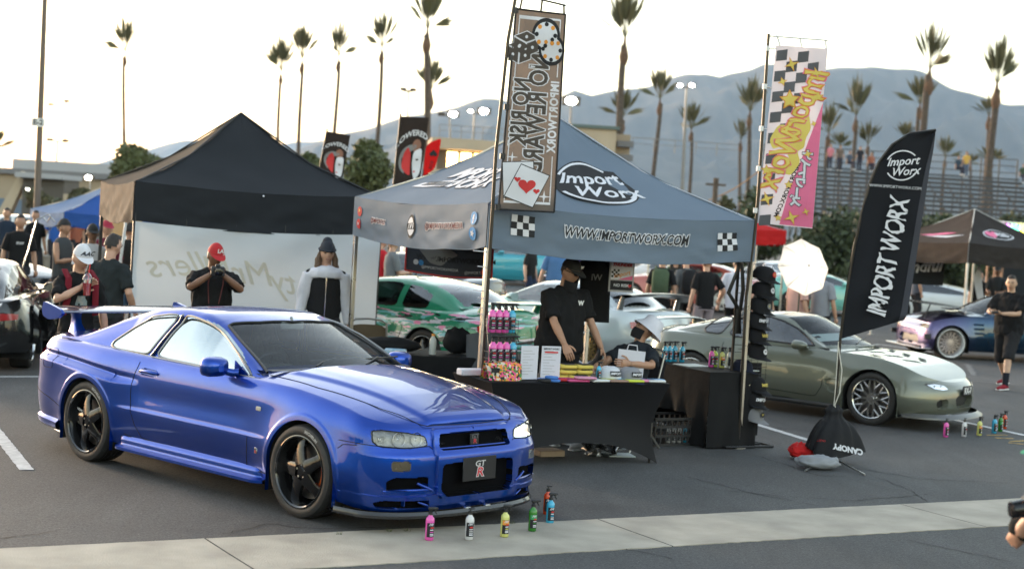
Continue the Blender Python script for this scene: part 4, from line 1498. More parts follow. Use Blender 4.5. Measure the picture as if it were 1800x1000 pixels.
# leafy trees
def leafy(name,label,c,rad,n,m,seed,cat='tree',lumps=16,leaf=.10,trunk=True,group=None):
 """c: crown centre (world), rad: (rx, ry, rz)"""
 r_=np.random.RandomState(seed)
 root=thing(name,label,cat,(c[0],c[1],0),0,group)
 L=r_.normal(0,1,(lumps,3));L/=np.linalg.norm(L,axis=1)[:,None];L*=r_.uniform(.3,.72,(lumps,1))
 lr=r_.uniform(.28,.5,lumps)
 k=r_.randint(0,lumps,n)
 v=r_.normal(0,1,(n,3));v/=np.linalg.norm(v,axis=1)[:,None]
 rad_=r_.uniform(.55,1.05,(n,1))**.7
 p=(L[k]+v*lr[k][:,None]*rad_)*np.array(rad)
 ok=p[:,2]>-rad[2]*.95
 p=p[ok];v=v[ok]
 n=len(p)
 a=r_.normal(0,1,(n,3));a/=np.linalg.norm(a,axis=1)[:,None]
 bb=np.cross(a,v+r_.normal(0,.5,(n,3)));bb/=np.linalg.norm(bb,axis=1)[:,None]+1e-9
 s_=leaf*r_.uniform(.6,1.4,(n,1))
 q=np.stack([p-a*s_,p+bb*s_*.5,p+a*s_,p-bb*s_*.5],1).reshape(-1,3)
 q[:,2]+=c[2]
 Fc=np.arange(4*n).reshape(-1,4)
 ob=mesh_obj('crown',q,Fc.tolist(),m,None,root,0)
 if trunk:
  t=MB()
  t.tube([(0,0,0),(.05,0,c[2]*.5),(0,0,c[2])],[rad[0]*.07,rad[0]*.055,rad[0]*.03],8)
  for i in range(min(lumps,7)):
   e=L[i]*np.array(rad)+np.array([0,0,c[2]])
   t.tube([(0,0,c[2]*.55),(e[0]*.5,e[1]*.5,(c[2]*.6+e[2])/2+.1),tuple(e)],[rad[0]*.04,rad[0]*.025,rad[0]*.01],6)
  t.build('trunk',M_TRUNK,root,60)
 return root
M_LEAF1=mat('leaf_olive',(.045,.065,.020),.6,vscale=.7,col2=(.12,.13,.045))
M_LEAF2=mat('leaf_dark',(.022,.036,.014),.65,vscale=.6,col2=(.06,.08,.03))
M_LEAF3=mat('leaf_russet',(.10,.075,.03),.65,vscale=.9,col2=(.055,.075,.03))
def tree_px(name,label,x0,y0,x1,y1,d,n,m,seed,leaf=.12,dy=1.0,**kw):
 a,c=AT(x0,y0,d),AT(x1,y1,d)
 ctr=((a.x+c.x)/2,d,(a.z+c.z)/2)
 return leafy(name,label,ctr,(abs(c.x-a.x)/2,abs(c.x-a.x)/2*dy,abs(a.z-c.z)/2),n,m,seed,leaf=leaf,**kw)
tree_px('tree','round olive-green tree behind the left slope of the black canopy',192,252,305,345,62,5200,M_LEAF1,1,.13)
tree_px('tree','bushy tree just right of the left face banner',600,238,705,360,48,5200,M_LEAF1,2,.10)
tree_px('tree','dark bush behind the right slope of the black canopy',510,255,590,340,52,3600,M_LEAF1,3,.10)
tree_px('tree','russet-green bushes right of the blue-grey canopy',1225,332,1300,500,62,3600,M_LEAF3,4,.13)
tree_px('tree','dense bushes left of the pink banner pole',1275,335,1385,500,60,5200,M_LEAF2,5,.13)
tree_px('tree','dark green tree right of the pink banner foot',1375,345,1510,540,72,6000,M_LEAF2,6,.15)
tree_px('tree','dark green tree behind the black feather flag',1460,350,1630,540,74,6500,M_LEAF2,7,.15)
tree_px('tree','dark tree left of the dark heart-logo canopy',1590,350,1730,540,76,6500,M_LEAF2,8,.15)
tree_px('tree','dark tree behind the stage truss',1690,345,1870,540,78,6500,M_LEAF2,9,.15)
tree_px('tree','small brownish tree beside the lamp post',38,330,98,380,70,1500,M_LEAF3,10,.12)
tree_px('tree','small brownish tree in front of the beige hall',118,328,172,372,66,1500,M_LEAF3,11,.12)
tree_px('tree','low bush above the blue canopy',80,350,130,392,60,900,M_LEAF2,12,.12)
# buildings
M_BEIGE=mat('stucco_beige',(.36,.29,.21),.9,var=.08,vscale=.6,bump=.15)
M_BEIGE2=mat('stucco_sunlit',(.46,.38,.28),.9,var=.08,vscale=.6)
M_BLUEST=mat('band_blue',(.12,.17,.24),.6)
M_GLOW=mat('lit_window',(.9,.7,.35),.5,emit=(1.0,.62,.22),estr=1.6)
M_LAMP=mat('lamp_lit',(1,1,1),.5,emit=(1.0,.93,.80),estr=14)
M_STEEL=mat('painted_steel_grey',(.20,.20,.20),.5,.3,var=.1)
M_DKSTEEL=mat('dark_steel',(.06,.055,.05),.5,.5,var=.2)
def block(root,name,x0,x1,y0,y1,z0,z1,m):
 s=MB();s.box(((x0+x1)/2,(y0+y1)/2,(z0+z1)/2),(x1-x0,y1-y0,z1-z0));return s.build(name,m,root,0)
d=95
a=AT(-60,300,d);c=AT(232,312,d)
hall=thing('exhibition_hall','long low beige hall with a blue band behind the left crowd','building',((a.x+c.x)/2,d,0))
w2=(c.x-a.x)/2+3
zt=AT(150,314,d).z
block(hall,'wall',-w2,w2,0,18,0,zt,M_BEIGE)
block(hall,'roof',-w2-.3,w2+.3,-.4,18.4,zt+.003,zt+.35,mat('roof_grey',(.17,.17,.18),.7))
block(hall,'band',-w2,w2,-.06,-.003,zt-2.4,zt-1.5,M_BLUEST)
for i in range(9):
 x=-w2+1.5+i*(2*w2-3)/8
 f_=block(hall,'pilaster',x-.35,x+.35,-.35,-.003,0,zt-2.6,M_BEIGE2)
block(hall,'upper_band',-w2*.4,w2,3,12,zt+.353,zt+1.0,mat('roof_pale',(.35,.36,.38),.7))
p=AT(42,320,80)
st=thing('stair_tower','beige stair tower with sloped roof beside the lamp post','building',(p.x,80,0))
z1=AT(40,305,80).z
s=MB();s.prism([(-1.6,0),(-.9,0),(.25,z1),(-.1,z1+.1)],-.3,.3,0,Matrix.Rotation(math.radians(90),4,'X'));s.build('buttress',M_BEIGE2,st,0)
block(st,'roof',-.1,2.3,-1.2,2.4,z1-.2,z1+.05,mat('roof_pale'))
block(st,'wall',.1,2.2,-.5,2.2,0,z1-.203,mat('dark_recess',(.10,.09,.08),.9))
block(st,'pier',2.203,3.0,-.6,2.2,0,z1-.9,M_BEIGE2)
d=110
a=AT(770,245,d);c=AT(1000,232,d)
gb=thing('grandstand_building','sunlit low building with a row of glowing windows behind the canopy','building',(a.x,d,0),.10)
W_=c.x-a.x
zt=AT(780,244,d).z;zb_=AT(780,300,d).z
block(gb,'roof',-.5,W_,-1.5,12,zt-.75,zt,M_BEIGE2)
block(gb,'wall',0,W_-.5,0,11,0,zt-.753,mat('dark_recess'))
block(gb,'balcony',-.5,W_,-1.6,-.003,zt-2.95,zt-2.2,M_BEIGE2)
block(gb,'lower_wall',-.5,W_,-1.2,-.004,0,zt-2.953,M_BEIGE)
for i in range(int(W_/.95)-1):
 f_=block(gb,'window',.7+i*.95,1.45+i*.95,-.05,-.003,zt-2.15,zt-.9,M_GLOW)
 s=MB()
 for xx in(.66,1.47):s.box((xx+i*.95,-.09,zt-1.52),(.06,.05,1.3))
 s.build('frame',M_DKSTEEL,f_,0)
for i in range(14):
 s=MB();s.tube([(i*1.5,-1.3,zt),(i*1.5,-1.3,zt+.9)],.03,5)
 s.tube([(i*1.5,-1.3,zt+.9),(i*1.5+1.5,-1.3,zt+.9)],.03,5);s.tube([(i*1.5,-1.3,zt+.5),(i*1.5+1.5,-1.3,zt+.5)],.02,5)
 s.build('railing',M_STEEL,gb,0)
d=104
a=AT(1010,222,d);c=AT(1084,226,d)
bb_=thing('office_block','beige block with a flat roof behind the canopy and the thick palm','building',(a.x,d,0),.0)
W_=c.x-a.x;zt=AT(1040,226,d).z
block(bb_,'wall',0,W_,0,9,0,zt,M_BEIGE2)
block(bb_,'roof',-.2,W_+.2,-.2,9.2,zt+.003,zt+.22,mat('roof_green',(.10,.14,.13),.7))
block(bb_,'wing',W_+.003,W_+1.1,2,8,0,zt-.15,M_BEIGE)
for i in range(4):
 block(bb_,'balcony',W_+.2,W_+1.3,1.4,1.997,zt-1.0-i*.9,zt-.6-i*.9,mat('roof_grey'))
# masts and lamps
def mast(label,px,py,bx,by,d,heads,r=.11,name='floodlight_mast',cat='floodlight',lit=True):
 T_=AT(px,py,d);L_=AT(bx,by,d)
 dr=L_-T_;base=T_+dr*(T_.z/-dr.z)
 root=thing(name,label,cat,(base.x,base.y,0))
 q=T_-Vector((base.x,base.y,0))
 s=MB();s.tube([(0,0,0),q*.5,q],[r*1.2,r,r*.7],8);s.build('pole',M_STEEL,root,60)
 for(dx_,dz,on,sz)in heads:
  s=MB();s.box((q.x+dx_,q.y-.1,q.z+dz),(sz,.35,sz*.5),bev=.03);hh=s.build('lamp_head',M_DKSTEEL,root,0)
  if abs(dx_)>.2:
   s=MB();s.tube([(q.x,q.y,q.z+dz-.1),(q.x+dx_,q.y,q.z+dz-.05)],.05,5);s.build('arm',M_STEEL,root,0)
  if on:
   s=MB();s.sphere((q.x+dx_,q.y-.32,q.z+dz-.02),(sz*.30,.10,sz*.20),10);s.build('lamp',M_LAMP,hh,80)
 return root
mast('slim floodlight mast with two lit heads right of the thick palm',1207,153,1200,320,100,[(-.45,.05,1,.45),(.3,.1,1,.5)])
mast('floodlight mast with one lit head left of the tall banner',790,202,792,245,125,[(-.6,0,0,.6),(.3,.05,1,1.0)])
mast('floodlight mast with two lit heads nearest the tall banner',834,196,832,245,125,[(-.3,-.02,1,.55),(.75,.05,1,1.1)])
mast('floodlight mast glowing behind the tall banner edge',1004,178,1002,235,120,[(0,0,1,1.4)])
mast('unlit street lamp rising above the dark face banner',718,158,716,220,80,[(-.25,0,0,.3),(.25,0,0,.3)],.05,'street_lamp','street lamp')
mast('thin lamp mast left of the lone palm',101,247,98,320,110,[(-.5,.02,0,.4),(.6,0,0,.4)],.08,'street_lamp','street lamp')
mast('tall faint lamp mast at far left',116,178,113,320,150,[(-1.4,-.4,0,.5),(.1,0,0,.5)],.07,'street_lamp','street lamp')
mast('low bright lamp beside the beige hall',158,312,158,345,88,[(0,0,1,.55)],.05,'street_lamp','street lamp')
mast('twin lamp behind the lamp post at left',61,333,61,370,75,[(-.25,0,1,.22),(.28,0,1,.22)],.04,'street_lamp','street lamp')
mast('round white lamp left of the pink banner pole',1317,338,1316,380,70,[(0,0,1,.28)],.04,'street_lamp','street lamp')
mast('small lamp above the dark bush',536,277,536,320,90,[(0,0,1,.22)],.04,'street_lamp','street lamp')
p0=AT(81,-60,36);p1=AT(63,415,36)
dr=p1-p0;base=p0+dr*(p0.z/-dr.z)
root=thing('lamp_post','tall brown lamp post carrying a white row sign, at far left','lamp post',(base.x,base.y,0))
q=p0-Vector((base.x,base.y,0))
s=MB();s.tube([(0,0,0),q*.4,q],[.085,.075,.055],10);s.build('pole',mat('brown_pole',(.13,.10,.08),.5,.2),root,60)
s=MB();s.box((0,0,.35),(.55,.55,.7),bev=.05);s.build('concrete_foot',M_CONC,root,30)
sp_=AT(69.5,216,36)-Vector((base.x,base.y,0))
s=MB();s.box((sp_.x,sp_.y-.10,sp_.z),(.31,.02,.19));sg_=s.build('sign_board',M_WHITE,root,0)
lettering('sign_lettering','E-2',lambda u,v,l:Vector((sp_.x+u,sp_.y-.112-l,sp_.z+v)),.17,M_BLACKPL,sg_,offset=.006)
# bleachers
d=98
xL,xR=AT(1370,340,d).x,AT(1850,340,d).x
root=thing('bleachers','long aluminium bleachers with a rear guard rail above the trees','bleachers',((xL+xR)/2,d,0))
hw_=(xR-xL)/2
M_BENCH=mat('weathered_bench',(.055,.06,.072),.6,.2,var=.2,vscale=2)
z0=AT(1600,378,d).z;z1=AT(1600,305,d+7).z
nrow=10
for i in range(nrow):
 z=z0+(z1-z0)*i/(nrow-1);y=i*.75
 for nm,dy,dz,w_ in(('seat_plank',0,0,.26),('foot_plank',-.38,-.22,.28)):
  s=MB();s.box((0,y+dy,z+dz),(2*hw_,w_,.10));s.build(nm,M_BENCH,root,0)
ns=14
for i in range(ns+1):
 x=-hw_+2*hw_*i/ns
 s=MB()
 s.tube([(x,0,z0-.3),(x,7.2,z1-.3)],.05,5)
 for yy in(0,2.4,4.8,7.2):
  s.tube([(x,yy,0),(x,yy,z0-.3+(z1-z0)*yy/7.2)],.05,5)
 s.tube([(x,0,z0-.4),(x,4.8,.6)],.035,5)
 s.build('support_frame',M_DKSTEEL,root,0)
zr=z1+1.35
for i in range(ns+1):
 x=-hw_+2*hw_*i/ns
 s=MB();s.tube([(x,7.3,z1-.3),(x,7.3,zr)],.045,5);s.build('rail_post',M_DKSTEEL,root,0)
for z in(zr,zr-.45,zr-.9):
 s=MB();s.tube([(-hw_,7.3,z),(hw_,7.3,z)],.03,5);s.build('guard_rail',M_DKSTEEL,root,0)
BL=dict(d=d,z1=z1,z0=z0,nrow=nrow)
for k,xx in enumerate((AT(1500,340,d).x,AT(1680,340,d).x)):
 s=MB()
 for(a_,c_)in(((0,0),(3.2,2.2)),((3.2,0),(0,2.2))):
  s.tube([(xx-root.location.x+a_[0],-.3,.3+a_[1]),(xx-root.location.x+c_[0],-.3,z0+c_[1]-2.2)],.05,5)
 s.build('cross_brace',M_STEEL,root,0)
s=MB()
P=[AT(1245+90*t,352-52*t+6*math.sin(math.pi*t),80)for t in[i/10 for i in range(11)]]
s.tube(P,.03,5)
tag(s.build('cable',mat('orange_cable',(.35,.18,.08),.7),None,0),'thin slanting orange cable left of the pink banner pole','cable')
p=AT(1259,313,70)
s=MB();s.tube([(p.x,70,0),(p.x,70,p.z)],.12,6);s.box((p.x,70,p.z-.3),(.9,.1,.1))
tag(s.build('utility_pole',M_TRUNK,None,0),'short wooden utility pole above the bushes','utility pole')
# the other cars
def auto_car(name,label,loc,rz,sp,pm,wheel,lights=(),seats=True,glassm=None,cat='car',group=None,rollz=0,wheels=((0,-1),(0,1),(1,-1),(1,1)),lod=1):
 if lod==1 and loc[1]<28:lod=2
 root=thing(name,label,cat,(loc[0],loc[1],0),rz,group)
 if lod==2:
  sp=dict(sp);c=dict(sp['cabin']);sp.update(dx=.028,nvs=46,nvt=26,na=30,ncol=80,tcol=60);c.update(n=170,rows=(38,7,28));sp['cabin']=c
 elif lod:
  sp=dict(sp);c=dict(sp['cabin'])
  sp.update(dx=.05,nvs=34,nvt=20,na=22,ncol=50,tcol=40);c.update(n=110,rows=(26,5,20));sp['cabin']=c
 car=Car(sp)
 mats=[pm]+sp.get('mats',[M_BLACKPL])
 car.emit(car.build_body(),car.partnames,mats,root,lr=('door',)+tuple(sp.get('lr',())))
 cab,names=car.build_cabin()
 car.emit(cab,names,[pm,glassm or M_TINT,sp.get('ws',M_WINDSH)],root,lr=('side_window','quarter_window'))
 for k in(0,1):arch_liner(root,car,k,[pm,M_LINER])
 L=sp['L']
 style,rr,rimm,lipm,ins=wheel
 for k,sg in wheels:
  yo=float(car.side_y(np.array([L*k]),np.array([sp['az']+sp['ra'][k]+.02]))[0])-.012+sp.get('poke',0)
  wheel_parts(root,L*k,sg*yo,sp['az'],sp['az']+.003,rr,.24,style,rimm,M_RUBBER,0,lipm,sp.get('cal'),seg=24 if lod else 40,ins=ins,det=not lod)
 b=MB()
 b.box((L/2,0,.2),(L+1.0,1.1,.04));b.box((L/2,0,.19),(L-.8,1.5,.04))
 for k in(0,1):b.box((L*k,0,.42),(.8,.86,.4))
 b.build('underbody',M_LINER,root)
 c=sp['cabin'];x0,x1=c['x']
 zb=float(car.zs(.8))
 if seats:
  interior(root,x0+.5,x1-.22,.70,.2,zb+.01,x1-.62,sp.get('wy',-.34),[(sp.get('sx',.8),-.34),(sp.get('sx',.8),.34)])
 for sg in(-1,1):
  d=sp.get('door')
  if d:
   b=MB();seam(b,[car.side_pt(x,z,.001,sg)for x,z in dens([p for p in d if p[1]<float(car.zs(p[0]))-.01],.05)],.004)
   b.build('door_seam',M_SEAM,root)
   x=sum(p[0]for p in d)/len(d)-.38
   b=MB();b.tube([car.side_pt(x+t,zb-.10,.006 if 0<t<.15 else-.004,sg)for t in(0,.03,.12,.15)],.011,6)
   b.build('door_handle',pm,root)
  mx,mz=sp.get('mir',(x1-.55,zb+.06))
  b=MB()
  my=float(car.side_y(np.array([mx]),np.array([zb]))[0])
  n=14;V=[]
  for dx_,s_ in((.11,.15),(.09,.55),(.03,.92),(-.04,1),(-.055,.95)):
   for a in range(n):
    w=2*math.pi*a/n
    V.append((mx+dx_,sg*(my+.10+.095*s_*math.cos(w)),mz+.06*s_*math.sin(w)))
  Fc=[(i*n+j,i*n+(j+1)%n,(i+1)*n+(j+1)%n,(i+1)*n+j)for i in range(4)for j in range(n)]+[tuple(range(n)),tuple(range(4*n,5*n))]
  b.add(V,Fc)
  b.tube([(mx+.04,sg*(my+.04),mz-.02),(mx+.12,sg*(my-.06),mz-.06)],.02,6)
  b.build('door_mirror',pm,root,60)
 for(nm,kind,y0,y1,z0,z1,m)in lights:
  fn=car.front_pt if kind=='f' else car.tail_pt
  for sg in(-1,1):
   b=MB()
   def q(u,v,sg=sg):
    uu=u if(sg<0)==(kind=='f')else 1-u
    y=y0+(y1-y0)*uu
    w=1-.28*(2*uu-1)**4
    return fn(sg*y,(z0+z1)/2+(z1-z0)*(v-.5)*w,.006)
   b.grid(12,6,q)
   b.build(nm,m,root,80)
 return root,car
def winset(x0,x1,xb,zb,zt,xt0,xt1):
 """side glass polygon: belt from x0 (rear) to x1 (front), top from xt0 to xt1"""
 return smoothpoly([(x0,zb),(x1,zb-.01),((x1+xt1)/2+.03,(zb+zt)/2+.02),(xt1,zt-.015),((xt0+xt1)/2,zt),(xt0,zt-.02),((x0+xt0)/2-xb,(zb+zt)/2)],3,.15)
FDOOR=smoothpoly([(.42,1.1),(.40,.75),(.40,.50),(.50,.30),(1.70,.26),(1.80,.40),(1.80,1.1)],3,.12)
FWIN=smoothpoly([(.44,.875),(1.62,.855),(1.56,.90),(1.36,1.02),(1.10,1.115),(.88,1.152),(.62,1.15),(.47,1.09)],3,.18)
FQ=smoothpoly([(.33,.885),(.40,1.10),(.27,1.10),(.12,1.02),(.05,.93),(.10,.888)],3,.25)
FHL=smoothpoly([(.40,.488),(.44,.535),(.56,.556),(.70,.545),(.62,.500),(.50,.482)],3,.2)
FD=dict(L=2.425,az=.315,ra=(.345,.350),flare=(.035,.035),flarew=(.20,.20),poke=.0,hw=[(-.95,.80),(-.4,.865),(0,.872),(.6,.83),(1.2,.82),(1.9,.845),(2.425,.868),(2.9,.85),(3.3,.80)],zs=[(-.95,.80),(-.6,.845),(-.1,.862),(.5,.845),(1.2,.825),(1.8,.822),(2.2,.818),(2.5,.790),(2.8,.722),(3.05,.635),(3.22,.560),(3.32,.51)],zh=[(-.95,.83),(-.7,.90),(-.3,.93),(.8,.92),(1.7,.885),(1.95,.862),(2.3,.815),(2.7,.745),(3.0,.655),(3.2,.575),(3.32,.52)],zb=[(-1,.27),(-.4,.20),(.4,.175),(2.0,.17),(2.8,.17),(3.3,.19)],ins=[(-1,.14),(0,.15),(.8,.11),(1.6,.11),(2.425,.15),(3.3,.12)],nose=[(.15,3.20),(.22,3.25),(.35,3.27),(.45,3.26),(.52,3.22),(.58,3.14)],tail=[(.2,-.88),(.4,-.93),(.6,-.92),(.8,-.86)],ztop_nose=.51,ztop_tail=.80,nn=2.25,tn=2.4,under=.09,roundtop=.42,crownp=2.0,dx=.02,nvs=60,nvt=40,na=44,ncol=120,tcol=50,recess=[('nose',smoothpoly([(-.01,.26),(-.01,.415),(.22,.41),(.27,.36),(.22,.27)],3,.25),.07),('nose',smoothpoly([(.42,.265),(.42,.375),(.55,.375),(.60,.33),(.56,.265)],3,.3),.06),('side',smoothpoly([(1.90,.335),(1.82,.49),(2.06,.50),(2.08,.36)],4,.3),.03),('top',smoothpoly([(2.72,.06),(2.62,.30),(2.54,.30),(2.64,.06)],2,.1),.035),('top',smoothpoly([(2.50,.06),(2.40,.34),(2.32,.34),(2.42,.06)],2,.1),.035),('top',smoothpoly([(2.28,.10),(2.20,.36),(2.13,.36),(2.21,.10)],2,.1),.03),('nose',FHL,.012)],regions=[('door','side',FDOOR,0),('bonnet','top',[(1.9,-.01),(1.92,.62),(2.6,.60),(3.08,.46),(3.14,-.01)],0),('intake','nose',smoothpoly([(-.01,.27),(-.01,.405),(.21,.40),(.26,.36),(.21,.28)],3,.25),1),('intake','nose',smoothpoly([(.43,.275),(.43,.365),(.545,.365),(.59,.33),(.55,.275)],3,.3),1),('vent','top',smoothpoly([(2.70,.08),(2.61,.29),(2.56,.29),(2.65,.08)],2,.1),1),('vent','top',smoothpoly([(2.48,.08),(2.39,.33),(2.34,.33),(2.43,.08)],2,.1),1),('vent','top',smoothpoly([(2.265,.12),(2.19,.35),(2.15,.35),(2.22,.12)],2,.1),1),('headlight_bowl','nose',FHL,2)],hole=[(-.35,-.01),(-.35,.5),(.3,.66),(1.6,.66),(1.85,-.01)],door=FDOOR,mir=(1.46,.86),sx=.75,wy=-.34,cabin=dict(z=[(-.72,.885),(-.55,.915),(-.2,1.01),(.2,1.11),(.6,1.185),(.95,1.215),(1.2,1.195),(1.5,1.09),(1.8,.955),(2.0,.865),(2.05,.83)],yr=[(-.7,.50),(.2,.52),(1.0,.53),(1.3,.55),(1.8,.66),(2.05,.70)],yb=[(-.72,.60),(-.2,.70),(.5,.735),(1.3,.745),(1.8,.72),(2.05,.70)],x=(-.70,2.02),n=200,rows=(36,8,40),xm=.9,bow=(.20,.12),crown=.045,rc=.11,bulge=.028,regions=[('side_window','side',FWIN,1),('quarter_window','side',FQ,1),('windscreen','top',[(1.27,-.01),(1.20,.3),(1.12,.47),(1.3,.52),(1.75,.62),(1.86,.64),(2.2,.3),(2.2,-.01)],2),('rear_window','top',[(.42,-.01),(.40,.42),(-.5,.42),(-.62,-.01)],1)]))
def make_olive():
 pm=paint('olive_grey_paint',(.155,.165,.13),.3,.3)
 sp=dict(FD);sp['mats']=[mat('intake_black',(.008,.008,.008),.7),mat('headlight_bowl')]
 rim=mat('steel_rim',(.34,.33,.32),.28,.9,coat=.5);lip=mat('polished_lip',(.55,.54,.52),.15,1.0)
 sp['mats']=[mat('intake_black',(.008,.008,.008),.7),mat('lamp_bowl_dark',(.07,.07,.075),.5)]
 root,car=auto_car('olive_coupe','low rounded olive-grey coupe with mesh wheels parked beyond the cap rack',(2.834,20.592,0),-.631,sp,pm,('mesh',.235,rim,lip,.0),lod=0)
 for sg in(-1,1):
  b=MB()
  def ln(u,v):
   y=.41+u*.27
   zl=np.interp(y,[.41,.5,.62,.68],[.492,.484,.500,.535]);zt=np.interp(y,[.41,.44,.56,.68],[.50,.533,.554,.545])
   return car.front_pt(sg*y,zl+(zt-zl)*v,.0)
  b.grid(20,6,ln if sg<0 else(lambda u,v:ln(1-u,v)))
  b.build('headlight_lens',M_LENSC,root,80)
  for y in(.50,.60):
   b=MB();p=car.front_pt(sg*y,.52,-.010);b.sphere(p,(.008,.022,.018),12);b.build('headlight_reflector',mat('lamp_grey',(.12,.12,.125),.4),root,80)
  for poly in(FWIN,FQ):
   b=MB();seam(b,[car.cab_side_pt(x,z,.003,sg)for x,z in dens(poly,.05,True)],.011,0,True);b.build('window_seal',M_BLACKPL,root)
  b=MB()
  def sk(u,v):
   x=.37+u*1.66
   q=car.side_pt(x,.19,.012*math.sin(v*3.14)+.004,sg)
   return(q.x,q.y,.195-v*.06)
  b.grid(30,5,sk if sg<0 else(lambda u,v:sk(1-u,v)));b.build('side_skirt',M_BLACKPL,root,60)
 b=MB()
 V=[];n=50
 for i in range(n+1):
  a=-1+2*i/n;y=a*.82
  x=2.80+.56*(1-abs(a)**2.3)**(1/2.3)
  V+=[(x-.03,y*.97,.205),(x+.03,y*1.03,.168),(x+.035,y*1.03,.15),(x-.12,y*.9,.15)]
 b.add(V,[(i*4+j,(i+1)*4+j,(i+1)*4+j+1,i*4+j+1)for i in range(n)for j in range(3)])
 b.build('front_splitter',mat('splitter_grey',(.11,.11,.11),.35,.2,coat=.3),root,50)
 for y in(-.36,-.30):
  b=MB();p=car.front_pt(y,.19,.0);b.tube([p+Vector((-.02,0,.02)),p+Vector((.03,0,-.03))],.010,6);b.build('splitter_rod',M_CHROME,root)
 b=MB();b.box((3.285,.0,.47),(.01,.30,.11),bev=.004);pl=b.build('number_plate',mat('plate_black'),root)
 lettering('plate_lettering','RX-7',lambda u,v,l:Vector((3.291+l,u,.465+v)),.105,M_WHITE,pl,offset=.004)
 b=MB()
 b.grid(20,3,lambda u,v:(1.84+.14*(1-(2*u-1)**2)+v*.06,(u-.5)*1.25,.875+.012*(1-(2*u-1)**2)-v*.004))
 b.build('cowl_panel',M_BLACKPL,root)
 b=MB();b.tube([(1.93,-.2,.90),(1.85,.1,.93),(1.8,.35,.95)],.008,5);b.build('wiper',M_BLACKPL,root)
 b=MB();b.grid(10,3,lambda u,v:(1.60-v*.25,(u-.5)*1.1,.905+v*.06));b.build('paper_sheet',mat('pale_paper',(.6,.66,.66),.7),root)
 b=MB()
 def spo(u,v):
  y=(u-.5)*1.36
  a=2*math.pi*v
  return(-.82+.10*math.cos(a)+.08*(abs(2*u-1)**3),y,.985+.018*math.sin(a)-.05*abs(2*u-1)**6)
 b.grid(26,14,spo);b.build('rear_spoiler',pm,root,60)
 for sg in(-1,1):
  b=MB();b.tube([(-.80,sg*.60,.84),(-.82,sg*.61,.985)],[.05,.03],8,ell=.4);b.build('spoiler_foot',pm,root,60)
  sl_=[mat('decal_white',(.7,.7,.68),.4)]
 p0_=[(.0,-.30,0),(-.28,-.34,0)]
 for(x,y,w,h)in((.10,-.45,.22,.05),(-.10,-.40,.10,.09),(-.35,-.36,.12,.04)):
  z=float(car.cabZ(np.array(x),abs(y)/float(car.cab_yr(x))))+.006
  z2=float(car.cabZ(np.array(x-w),abs(y)/float(car.cab_yr(x-w))))+.006
  b=MB();b.add([(x,y,z),(x-w,y,z2),(x-w,y+h,z2+.004),(x,y+h,z+.004)],[(0,1,2,3)]);b.build('window_sticker',mat('decal_white'),root,0)
 return root
